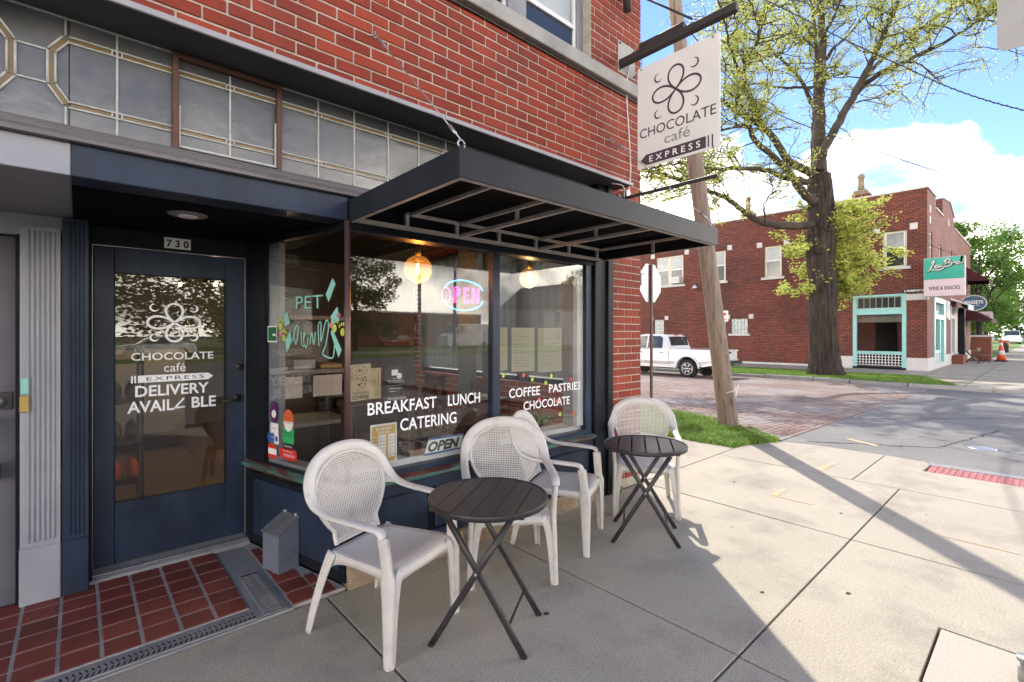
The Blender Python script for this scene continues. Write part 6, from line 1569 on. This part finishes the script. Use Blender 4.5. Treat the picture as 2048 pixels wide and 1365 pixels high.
q=MB(); q.tube([(0,0,1.2),(.05,.2,1.25),(0,-.25,1.15),(.05,-.3,.95)],.05,5); q.build('tape',M['orange_cone'],cn)

# ================================================ pickup truck
def car_wheel(parent,c,r_,w_,side,spokes=6):
    q=MB(); x,y,z=c; pr=[(r_*.62,-w_/2),(r_*.9,-w_/2),(r_,-w_*.32),(r_,w_*.32),(r_*.9,w_/2),(r_*.62,w_/2)]
    vs=[];n=36
    for (rr,ww) in pr:
        for k in range(n): a=2*PI*k/n; vs.append((x+ww,y+rr*math.cos(a),z+rr*math.sin(a)))
    q.add(vs,[(i*n+k,i*n+(k+1)%n,(i+1)*n+(k+1)%n,(i+1)*n+k) for i in range(5) for k in range(n)]+[tuple(range(n)),tuple(range(5*n,6*n))],True)
    wh=q.build('wheel',M['tyre'],parent,fix=True)
    q=MB(); xo=x+side*(w_/2+.005)
    q.tube([(xo-side*.03,y,z),(xo,y,z)],r_*.14,14)
    ring=[(xo-side*.01,y+r_*.60*math.cos(a),z+r_*.60*math.sin(a)) for a in [2*PI*i/30 for i in range(31)]]; q.tube(ring,r_*.045,6)
    for k in range(spokes):
        for da in (-.16,.16):
            a=2*PI*k/spokes; q.sweep([(xo-side*.012,y+r_*.1*math.cos(a),z+r_*.1*math.sin(a)),(xo-side*.008,y+r_*.6*math.cos(a+da),z+r_*.6*math.sin(a+da))],(side,0,0),.02,r_*.085)
    q.build('rim',M['alloy'],wh,fix=True); return wh
tk=thing('pickup_truck','white crew cab pickup truck parked behind the utility pole on the brick street','truck',(18.3,8.5,-.25))
TW=1.85; q=MB()
# body side profile (y forward along +y, z up), tail at y=0
low=[(.06,.60),(.02,.74),(.0,1.12),(.03,1.15),(2.05,1.16),(2.06,1.17),(4.05,1.14),(5.05,1.03),(5.28,.86),(5.32,.52),(4.9,.42),(4.82,.42)]
def arch(cy,r0,n=10): return [(cy+r0*math.cos(a),.40+r0*math.sin(a)) for a in [PI*i/n for i in range(n+1)]]
prof=low+arch(4.32,.47)+arch(1.28,.47)+[(.75,.46)]
b0,b1=0,TW
import bmesh
def body(prof,x0,x1,inset,zt,zl):
    vs=[]
    for x,s_ in ((x0,1),(x1,-1)):
        for y,z in prof:
            k=max(0,(z-zl)/(zt-zl)); vs.append((x+s_*inset*k+ (s_*.035 if z<.6 else 0),y,z))
    n=len(prof); fs=[tuple(range(n)),tuple(reversed(range(n,2*n)))]+[(i,n+i,n+(i+1)%n,(i+1)%n) for i in range(n)]
    return vs,fs
q.add(*body(prof,0,TW,.03,1.2,.7)); q.build('body',M['truck'],tk,.02,fix=True)
q=MB(); q.prism([(.03,1.12),(2.0,1.12),(2.0,1.14),(.03,1.14)],.1,TW-.1,'x')
cab=[(2.07,1.16),(2.10,1.30),(2.22,1.68),(2.42,1.765),(3.3,1.79),(3.75,1.73),(4.35,1.30),(4.45,1.15)]
q=MB(); q.add(*body(cab,.04,TW-.04,.17,1.79,1.16)); cabo=q.build('cab',M['truck'],tk,.03,fix=True)
def sidepane(pts,name='side_window',x=.04,ins=.17):
    q=MB(); vs=[]
    for y,z in pts:
        k=(z-1.16)/(1.79-1.16); vs.append((x+ins*k-.006,y,z))
    vs+= [(a+.012,b,c) for a,b,c in vs]; n=len(pts); q.add(vs,[tuple(range(n)),tuple(reversed(range(n,2*n)))]+[(i,n+i,n+(i+1)%n,(i+1)%n) for i in range(n)])
    q.build(name,M['car_glass'],cabo,fix=True)
sidepane([(2.42,1.20),(2.44,1.60),(2.55,1.70),(3.12,1.71),(3.12,1.19)]); sidepane([(3.20,1.19),(3.20,1.71),(3.62,1.68),(4.05,1.36),(4.12,1.19)])
q=MB(); n=4; q.add([(.27,2.135,1.36),(TW-.27,2.135,1.36),(TW-.30,2.205,1.66),(.30,2.205,1.66)],[(0,1,2,3)]); q.add([(.20,2.10,1.30),(TW-.20,2.10,1.30),(TW-.23,2.208,1.68),(.23,2.208,1.68)],[(0,1,2,3)]); 
q.v=[(a,b-.012,c) for a,b,c in q.v]; q.build('rear_window',M['car_glass'],cabo)
q=MB(); q.cbox(.78,2.23,1.735,1.07,2.30,1.775,.01); q.build('brake_light',M['red_lamp'],cabo)
for cyy in (1.28,4.32):
    car_wheel(tk,(.13,cyy,.385),.385,.25,-1); car_wheel(tk,(TW-.13,cyy,.385),.385,.25,1)
    q=MB(); P=[(-.012,cyy+.50*math.cos(a),.40+.50*math.sin(a)) for a in [PI*i/18 for i in range(19)]]; q.sweep(P,(1,0,0),.05,.07); q.build('arch_lip',M['truck'],tk)
    q=MB(); q.box(.20,cyy-.44,.40,TW-.2,cyy+.44,.80); q.build('wheel_well',M['soffit_black'],tk)
q=MB(); q.cbox(.02,-.16,.52,TW-.02,.05,.70,.03); q.build('bumper',M['chrome'],tk); q=MB(); q.cbox(.25,-.165,.62,TW-.25,.02,.712,.01); q.build('bumper_step',M['plastic'],tk)
for x0 in (-.004,TW-.18): q=MB(); q.cbox(x0,-.012,.78,x0+.184,.15,1.10,.02); q.build('tail_light',M['red_lamp'],tk)
q=MB(); q.cbox(.20,-.012,.74,TW-.20,.004,1.13,.008); q.build('tailgate',M['truck'],tk); q=MB(); q.cbox(.75,-.022,1.0,1.10,-.012,1.08,.004); q.build('tailgate_handle',M['plastic'],tk)
q=MB()
for yy in (2.10,3.16,4.0): q.box(-.003,yy,.56,.003,yy+.012,1.15)
q.box(-.003,2.10,.555,.003,4.0,.567); q.build('door_gap',M['plastic'],tk)
for yy in (2.32,3.32): q=MB(); q.cbox(-.03,yy,.985,.0,yy+.20,1.025,.008); q.build('door_handle',M['chrome'],tk)
q=MB(); q.cbox(.10,1.80,.36,TW-.1,3.82,.44,.01); q.box(.3,.2,.40,TW-.3,1.8,.55); q.build('chassis',M['plastic'],tk)
q=MB(); q.cbox(.03,.72,.28,.22,.75,.52,.005); q.build('mud_flap',M['plastic'],tk)
# ================================================ trees
def limb(q,pts,r0,r1,k=5,n=9,wob=.0):
    P=smooth_path(pts,k); m_=len(P)
    R_=[r0+(r1-r0)*(i/(m_-1))**.8 for i in range(m_)]
    if wob: P=[p+Vector((rnd.gauss(0,wob),rnd.gauss(0,wob),rnd.gauss(0,wob)))*(1 if 0<i<m_-1 else 0) for i,p in enumerate(P)]
    q.tube(P,R_,n); return P,R_
def leafquad(q,p,s,dr=None):
    a=rnd.uniform(0,2*PI); t=rnd.uniform(-.9,.9)
    u=Vector((math.cos(a),math.sin(a),t*.6)).normalized(); v=u.cross(Vector((rnd.uniform(-1,1),rnd.uniform(-1,1),rnd.uniform(-.2,1)))).normalized()
    l_=s*rnd.uniform(.7,1.3); w_=l_*.55
    q.add([p,p+u*l_*.45+v*w_*.5,p+u*l_,p+u*l_*.5-v*w_*.5],[(0,1,2,3)])
def twigs(qt,ql,base,dirv,length,depth,leaf_s,nl,droop=.1,spread=.9):
    steps=4; p=base.copy(); d=dirv.normalized(); pts=[p.copy()]
    for i in range(steps):
        d=(d+Vector((rnd.gauss(0,.22),rnd.gauss(0,.22),rnd.gauss(.02,.18)-droop*.3))).normalized()
        p=p+d*length/steps; pts.append(p.copy())
        if depth>0 and i>0:
            for _ in range(rnd.choice((1,1,2))):
                nd=(d+Vector((rnd.gauss(0,spread),rnd.gauss(0,spread),rnd.gauss(.1,spread*.7)))).normalized()
                twigs(qt,ql,p,nd,length*rnd.uniform(.45,.7),depth-1,leaf_s,nl,droop,spread)
        if depth<=1:
            for _ in range(nl):
                leafquad(ql,p+Vector((rnd.gauss(0,.07),rnd.gauss(0,.07),rnd.gauss(0,.06))),leaf_s)
    r_=.009+.010*depth
    qt.tube(pts,[r_*(1-.6*i/len(pts)) for i in range(len(pts))],4 if depth<2 else 5,False)
def C3(x,y,d): return ray(1260+x/2.599,y/2.599,d)
et=thing('street_tree','big old street tree with thick dark trunk and young yellow green leaves','tree',(22.6,6.1,-.12)); TB=Vector((22.6,6.1,-.12))
D0=19.7
qt=MB(); ql=MB(); trunk=MB()
# trunk with flare and bark ridges
tp=[(1651,752,D0,.74),(1650,735,D0,.62),(1648,712,D0,.55),(1646,680,D0,.515),(1645,630,D0,.50),(1645,570,D0,.49),(1642,520,D0,.50),(1641,480,D0,.52),(1644,440,D0,.47),(1643,405,D0,.44),(1640,375,D0,.42),(1640,350,D0,.36)]
P=[ray(a,b,c) for a,b,c,r_ in tp]; PR=[r_ for *_,r_ in tp]
n=44; vs=[]; Ps=smooth_path(P,5); Rs=[]
for i in range(len(Ps)):
    k=i/5; j=min(int(k),len(PR)-2); Rs.append(PR[j]+(PR[j+1]-PR[j])*(k-j))
for i,(p,r_) in enumerate(zip(Ps,Rs)):
    for k in range(n):
        a=2*PI*k/n; f_=max(0,1-i/9)
        rr=r_*(1+.05*math.sin(2*a+1+i*.05)+.04*math.sin(5*a+.1*i)+.09*f_*math.sin(6*a+1)+.035*math.sin(15*a+.25*i)+.03*rnd.uniform(-1,1))
        vs.append((p.x+rr*math.cos(a),p.y+rr*math.sin(a),p.z))
trunk.add(vs,[(i*n+k,i*n+(k+1)%n,(i+1)*n+(k+1)%n,(i+1)*n+k) for i in range(len(Ps)-1) for k in range(n)],True)
for (px,py) in ((1625,462),(1655,455),(1640,500)):
    c=ray(px,py,D0-.52); trunk.lathe([(.17,-.05),(.16,.02),(.09,.05),(.05,.0),(0,-.02)],12,(0,0,0)); 
    nb=len(trunk.v)-5*12; 
    fw_=Vector((-.75,-.3,0)).normalized(); sd_=fw_.cross(Vector((0,0,1)))
    for i in range(nb,len(trunk.v)): x_,y_,z_=trunk.v[i]; trunk.v[i]=tuple(c+sd_*x_+Vector((0,0,1))*y_+fw_*z_)
trunk.v=[(a-TB.x,b-TB.y,c-TB.z) for a,b,c in trunk.v]; trunk.build('trunk',M['bark'],et,fix=True)
LB_=MB()
limbs=[
 ([(982,1000),(984,920),(985,820),(985,700),(983,560),(990,400),(1000,220),(990,60),(985,-120),(1000,-330)],.345,.08,0,0,3),
 ([(960,900),(958,760),(962,600),(965,430),(968,250),(955,90),(930,-100)],.22,.05,.3,1.0,3),
 ([(985,880),(1000,800),(1060,680),(1130,560),(1190,440),(1270,290),(1330,150),(1400,0),(1450,-180)],.27,.05,-.2,-2.2,3),
 ([(1090,610),(1180,480),(1290,390),(1420,325),(1600,240),(1750,150),(1885,60),(1950,10)],.15,.025,-.4,-3.5,3),
 ([(1210,420),(1300,320),(1400,240),(1480,175),(1600,85),(1780,0),(1880,-80)],.13,.025,.3,3.2,3),
 ([(1015,310),(1070,240),(1120,200),(1220,90),(1300,0),(1380,-120)],.10,.03,.2,1.8,2),
 ([(1270,290),(1280,200),(1310,100),(1290,-40)],.08,.03,0,1.5,2),
 ([(950,900),(880,870),(820,830),(740,710),(660,640),(560,585),(470,520),(380,470),(260,430)],.23,.05,-.2,-2.5,3),
 ([(700,680),(650,560),(620,480),(590,400),(605,330),(650,240),(670,160),(640,60),(600,-60)],.12,.035,-1.4,-3.0,3),
 ([(600,400),(550,330),(520,250),(500,150),(470,40),(420,-60)],.08,.025,-2,-4,2),
 ([(975,590),(940,530),(900,440),(850,370),(780,300),(700,220),(620,150),(540,90)],.13,.03,.4,2.6,3),
 ([(980,452),(880,456),(760,455),(700,438),(600,438),(490,440)],.08,.025,.2,1.6,2),
 ([(930,950),(860,930),(800,925),(720,890),(580,878),(430,880),(300,850),(180,862),(90,885)],.17,.035,-.2,-2.8,3),
 ([(955,1050),(890,990),(830,900),(750,820),(640,720),(620,660),(560,660),(470,680)],.24,.04,-.6,-2.2,3),
 ([(950,1172),(820,1175),(700,1160),(600,1110),(500,1030),(400,990),(270,940),(80,880),(-40,850)],.21,.045,-.2,-2.4,3),
 ([(960,200),(900,120),(860,40),(800,-60),(700,-180)],.09,.03,.5,2.0,2),
 ([(1000,200),(1060,90),(1110,-40),(1150,-200)],.09,.03,-.3,-2.0,2),
 ([(1420,325),(1500,330),(1570,390),(1600,420)],.05,.015,-1.5,-2,2),
 ([(700,1160),(700,1060),(740,990),(730,930)],.05,.02,-1,-1.5,2),
 ([(1140,540),(1230,520),(1330,500),(1420,440)],.05,.02,.2,1.5,2),
]
cen=ray(1640,150,D0)
for li,(pts,r0,r1,d0,d1,dep_) in enumerate(limbs):
    if li: r0*=.80; r1*=.85
    m_=len(pts); W=[C3(x,y,D0+d0+(d1-d0)*i/(m_-1)) for i,(x,y) in enumerate(pts)]
    P,R_=limb(LB_,W,r0,r1,5,10,.015)
    m2=len(P)
    for i in range(m2):
        f_=i/m2
        if f_<.22: continue
        dirp=(P[min(i+1,m2-1)]-P[max(i-1,0)]).normalized()
        for _ in range(2 if f_>.4 else 1):
            if rnd.random()<.44: continue
            side=Vector((rnd.gauss(0,1),rnd.gauss(0,1),rnd.gauss(.15,.7))); side=(side-dirp*side.dot(dirp)*.6).normalized()
            twigs(qt,ql,P[i],(side+dirp*.5),rnd.uniform(.7,1.7)*(.6+.5*f_),2 if dep_>2 and f_>.45 else 1,.080,3)
# leafy shoots clothing the trunk (epicormic growth), mostly on its right and left flanks
for k in range(66):
    s_=rnd.choice((1,1,1,1,-1)); 
    if s_>0: px=rnd.triangular(1655,1790,1690); py=rnd.uniform(395,585)
    else: px=rnd.triangular(1520,1640,1625); py=rnd.uniform(410,585)
    if s_>0 and py>540: px=rnd.uniform(1655,1730)
    b=ray(1645,min(600,py+25),D0+rnd.uniform(-.3,.6)); e=ray(px,py,D0+rnd.choice((rnd.uniform(-.3,.2) if abs(px-1645)>45 else .9,rnd.uniform(.6,1.6),rnd.uniform(.4,1.2))))
    dv=e-b; P=smooth_path([b,b+dv*.5+Vector((0,0,.1)),e],3); qt.tube(P,[.02,.018,.014,.012,.010,.008,.007][:len(P)],4,False)
    for p in P[2:]:
        twigs(qt,ql,p,Vector((rnd.gauss(0,1),rnd.gauss(0,1),rnd.gauss(.05,.12))),rnd.uniform(.35,.8),1,.125,3,.0,.35)
for qq,nm,mm in ((LB_,'limb','bark_lite'),(qt,'twig','bark_lite'),(ql,'foliage','leaf_young')):
    qq.v=[(a-TB.x,b-TB.y,c-TB.z) for a,b,c in qq.v]
    o=qq.build(nm,M[mm],et)
    if nm!='limb': o['kind']='stuff'
print('elm leaves',len(ql.f),'twig faces',len(qt.f))
def tree(name,lab,x,y,zb,h,cr,trunk_r,leafm,nleaf,ls,group=None,seed=0,z0=.28):
    r_=random.Random(seed+5); t=thing(name,lab,'tree',(x,y,zb),0,group)
    q=MB(); q.tube(smooth_path([(0,0,0),(.05,.02,h*.2),(-.05,.1,h*.45),(.1,0,h*.75)],4),[trunk_r*(1-.07*i) for i in range(13)],10); 
    cl=[]
    for k in range(46):
        a=r_.uniform(0,2*PI); ph=r_.uniform(-.9,1); rad=math.sqrt(max(0,1-ph*ph*.8))*r_.uniform(.35,1)
        c=Vector((cr*rad*math.cos(a),cr*rad*math.sin(a),h*(z0+(1-z0)*.5)+ph*h*(1-z0)*.48)); cl.append((c,cr*r_.uniform(.16,.36)))
        if k<14: q.tube(smooth_path([(0,0,h*(.22+.03*k)),(c.x*.5,c.y*.5,h*(.22+.03*k)*.5+c.z*.5),tuple(c)],3),[trunk_r*.4,trunk_r*.3,trunk_r*.25,trunk_r*.2,trunk_r*.15,trunk_r*.1,trunk_r*.08][:7],5,False)
    q.build('trunk',M['bark'],t)
    q=MB()
    for i in range(nleaf):
        c,s=cl[r_.randrange(len(cl))]; v=Vector((r_.gauss(0,1),r_.gauss(0,1),r_.gauss(0,.8))); v=v.normalized()*s*(r_.random()**.4); leafquad(q,c+v,ls)
    o=q.build('crown',M[leafm],t); o['kind']='stuff'; return t
tree('maple_tree','bright green maple at the right edge of the frame beyond the terrace',52,3.6,-.12,10.5,3.1,.25,'leaf_maple',16000,.20,'green trees down the street',1,.2)
tree('maple_tree','second bright green street tree, behind the right edge maple',66,5.0,-.12,11,4.2,.25,'leaf_maple',12000,.26,'green trees down the street',2,.15)
tree('maple_tree','far green street tree over the parked cars',88,5.5,-.12,11,5,.3,'leaf_maple',9000,.34,'green trees down the street',3,.12)
tree('maple_tree','darker tree standing behind the lawn hedge',74,11,-.12,9,4.5,.3,'leaf_dark',8000,.3,'green trees down the street',4,.1)
tree('maple_tree','distant tree closing the end of the street',130,4,-.12,13,8,.3,'leaf_dark',8000,.5,'green trees down the street',5,.02)
tree('maple_tree','distant tree left of the street end behind the houses',125,16,-.12,14,9,.3,'leaf_maple',7000,.5,'green trees down the street',6,.02)
# hedge, dark low building, cars at the end of the street
q=MB(); q.cbox(56,3.6,-.12,62,4.9,.75,.1); hd=q.build('hedge',M['leaf_dark']); tag(hd,'clipped hedge with yellow green top on the distant lawn','hedge')
q=MB()
for i in range(6000):
    leafquad(q,Vector((rnd.uniform(55.9,62.1),rnd.uniform(3.5,5.0),rnd.uniform(.60,.85) if rnd.random()<.6 else rnd.uniform(-.1,.7))),.09)
o=q.build('hedge_leaves',M['hedge'],hd); o['kind']='stuff'
hs=thing('gabled_house','dark low gabled house behind the distant lawn','house',(66,12,-.12)); q=MB(); q.box(-4,-3,0,4,3,3.0); q.build('wall',M['grey_paint'],hs); q=MB(); q.prism([(-3.4,3.0),(3.4,3.0),(0,5.0)],-4.3,4.3,'x'); q.build('roof',M['far_red'],hs,fix=True); q=MB(); q.box(-4.05,-1,.9,-4.0,1,2.1); q.build('window',M['glass_blind'],hs)
h2=thing('gabled_house','pale gabled house peeking over the burgundy awning','house',(56,7.8,-.12)); q=MB(); q.box(-4,-2.6,0,4,2.6,6.2); q.build('wall',M['siding'],h2); q=MB(); q.prism([(-3.1,6.2),(3.1,6.2),(0,8.6)],-4.4,4.4,'x'); q.build('roof',M['roof_grey'],h2,fix=True); q=MB(); q.box(-4.04,-.6,4.2,-4.0,.6,5.4); q.build('window',M['glass_far'],h2)
def car(name,lab,cat,x,y,z,rz,m,L_=4.5,W_=1.8,Hh=1.45,van=False,group=None):
    t=thing(name,lab,cat,(x,y,z),rz,group)
    if van: pr=[(0,.35),(0,Hh*.9),(.15,Hh),(L_*.72,Hh),(L_*.86,Hh*.62),(L_*.985,Hh*.50),(L_,.45),(L_*.98,.3),(0.05,.3)]
    else: pr=[(0,.4),(.03,.85),(.2,.95),(L_*.16,.98),(L_*.28,Hh*.97),(L_*.40,Hh),(L_*.55,Hh*.96),(L_*.70,.96),(L_*.95,.80),(L_,.6),(L_*.99,.32),(.05,.3)]
    q=MB(); q.add(*body(pr,0,W_,.14,Hh,.8)); b_=q.build('body',M[m],t,.03,fix=True)
    if van: gp=[(L_*.62,Hh*.60),(L_*.62,Hh*.92),(L_*.72,Hh*.92),(L_*.83,Hh*.60)]
    else: gp=[(L_*.19,.98),(L_*.29,Hh*.93),(L_*.55,Hh*.91),(L_*.67,.98)]
    for x0,s_ in ((0,-1),(W_,1)):
        q=MB(); vs=[]
        for y_,z_ in gp: k=max(0,(z_-.8)/(Hh-.8)); vs.append((x0-s_*.14*k+s_*.006,y_,z_))
        vs+=[(a-s_*.01,b,c) for a,b,c in vs]; n=len(gp); q.add(vs,[tuple(range(n)),tuple(reversed(range(n,2*n)))]+[(i,n+i,n+(i+1)%n,(i+1)%n) for i in range(n)]); q.build('side_window',M['car_glass'],t,fix=True)
    q=MB(); 
    if van: q.add([(.2,L_*.735,Hh*.96),(W_-.2,L_*.735,Hh*.96),(W_-.14,L_*.855,Hh*.64),(.14,L_*.855,Hh*.64)],[(0,1,2,3)])
    else: q.add([(.2,L_*.57,Hh*.93),(W_-.2,L_*.57,Hh*.93),(W_-.12,L_*.69,.99),(.12,L_*.69,.99)],[(0,1,2,3)]); q.add([(.2,L_*.27,Hh*.93),(W_-.2,L_*.27,Hh*.93),(W_-.12,L_*.17,1.0),(.12,L_*.17,1.0)],[(0,1,2,3)])
    q.v=[(a,b,c+.03) for a,b,c in q.v]; q.build('windscreen',M['car_glass'],t)
    for yy in (L_*.18,L_*.80):
        for x0,s_ in ((.11,-1),(W_-.11,1)): car_wheel(t,(x0,yy,.33),.33,.2,s_,5)
    for x0 in (.05,W_-.35): q=MB(); q.cbox(x0,-.01,.62,x0+.3,.03,.78,.01); q.build('tail_light',M['red_lamp'],t)
    return t
car('parked_van','white boxy van parked at the far end of the street','van',118,3.4,-.12,R(95),'van_white',5,2,2.2,True)
car('parked_car','white car parked beyond the boxy van','car',128,3.2,-.12,R(80),'truck')
q=MB(); q.cbox(60.5,2.35,-.1,61.2,2.9,.95,.03); tag(q.build('litter_bin',M['plastic']),'black litter bin beside the distant sidewalk','litter bin')

# ================================================ across the main road (seen mirrored in the shop glass)
def simple_building(name,lab,cat,x0,x1,y,h,m,gable=False,roofm='roof_grey',wins=()):
    t=thing(name,lab,cat,(x0,y,-.05)); W_=x1-x0
    q=MB(); q.box(0,-9,0,W_,0,h); q.build('wall',M[m],t)
    q=MB()
    if gable: q.prism([(-.4,h),(W_+.4,h),(W_/2,h+W_*.38)],-9.3,.3,'y'); q.build('roof',M[roofm],t,fix=True)
    else: q.cbox(-.1,-9.1,h+.002,W_+.1,.1,h+.25,.03); q.build('coping',M['stone_white'],t)
    for (a,b,c,d_) in wins:
        q=MB(); q.box(a,.002,b,c,.06,d_); f_=q.build('window',M['cream'],t); q=MB(); q.box(a+.1,.061,b+.1,c-.1,.07,d_-.1); q.build('pane',M['glass_far'],f_)
    return t
simple_building('brick_shop','long low red brick shop across the main road','building',16,44,-50,4.2,'brick_far_x',wins=[(2+5*k,1,4+5*k,3) for k in range(5)])
simple_building('gabled_house','pale sided house with grey roof across the main road','house',45,54,-38,5,'siding',True,wins=[(2,3,3,4.6),(5.5,3,6.5,4.6),(2,.8,3.2,2.4)])
simple_building('brick_house','tall dark brick house across the main road','house',12,21,-44,8,'brick_far_x',True,wins=[(1.5,1,2.6,3),(5,1,6.1,3),(1.5,4.6,2.6,6.4),(5,4.6,6.1,6.4)])
simple_building('brick_shop','brick corner shop across the main road to the right','building',60,78,-36,7.5,'brick_far_x',wins=[(2+4*k,4.4,3.2+4*k,6.2) for k in range(4)])
simple_building('brick_shop','brick shop across the main road to the left','building',-26,-8,-46,4.5,'brick_far_x',wins=[(2+5*k,1,4+5*k,3) for k in range(3)])
tree('shade_tree','shade tree across the main road left of the white van',19,-37,-.05,9.5,4.2,.3,'leaf_dark',9000,.28,'trees across the main road',11,.15)
tree('shade_tree','broad tree across the main road behind the camera',1,-32,-.05,11,6,.4,'leaf_dark',9000,.34,'trees across the main road',12,.12)
tree('shade_tree','smaller tree across the main road left of the camera',-14,-31,-.05,9,5,.3,'leaf_dark',7000,.32,'trees across the main road',13,.12)
tree('shade_tree','tree between the pale house and the corner shop across the road',57,-42,-.05,11,4,.3,'leaf_maple',6000,.34,'trees across the main road',14,.12)
tree('shade_tree','young bright green tree across the main road beside the white car',9.5,-35,-.05,8,4,.3,'leaf_maple',7000,.3,'trees across the main road',15,.12)
vn=car('delivery_van','white delivery van parked across the main road','van',35.2,-39,-.06,R(90),'van_white',6,2.1,2.7,True)
car('parked_car','red car parked across the main road','car',30.5,-47,-.06,R(90),'red_car'); car('parked_car','white car parked across the main road by the left tree','car',6,-32,-.05,R(90),'truck'); car('parked_car','dark car parked across the main road behind the camera','car',0,-30,-.05,R(90),'grey_paint')
for (x,y) in ((24.5,-29),):
    t=thing('utility_pole','utility pole with crossarm across the main road','utility pole',(x,y,-.1)); q=MB(); q.tube([(0,0,0),(.1,0,10)],[.16,.11],10); q.build('pole',M['bark_lite'],t); q=MB(); q.box(-1.1,-.05,8.9,1.1,.05,9.02); q.build('crossarm',M['bark_lite'],t)
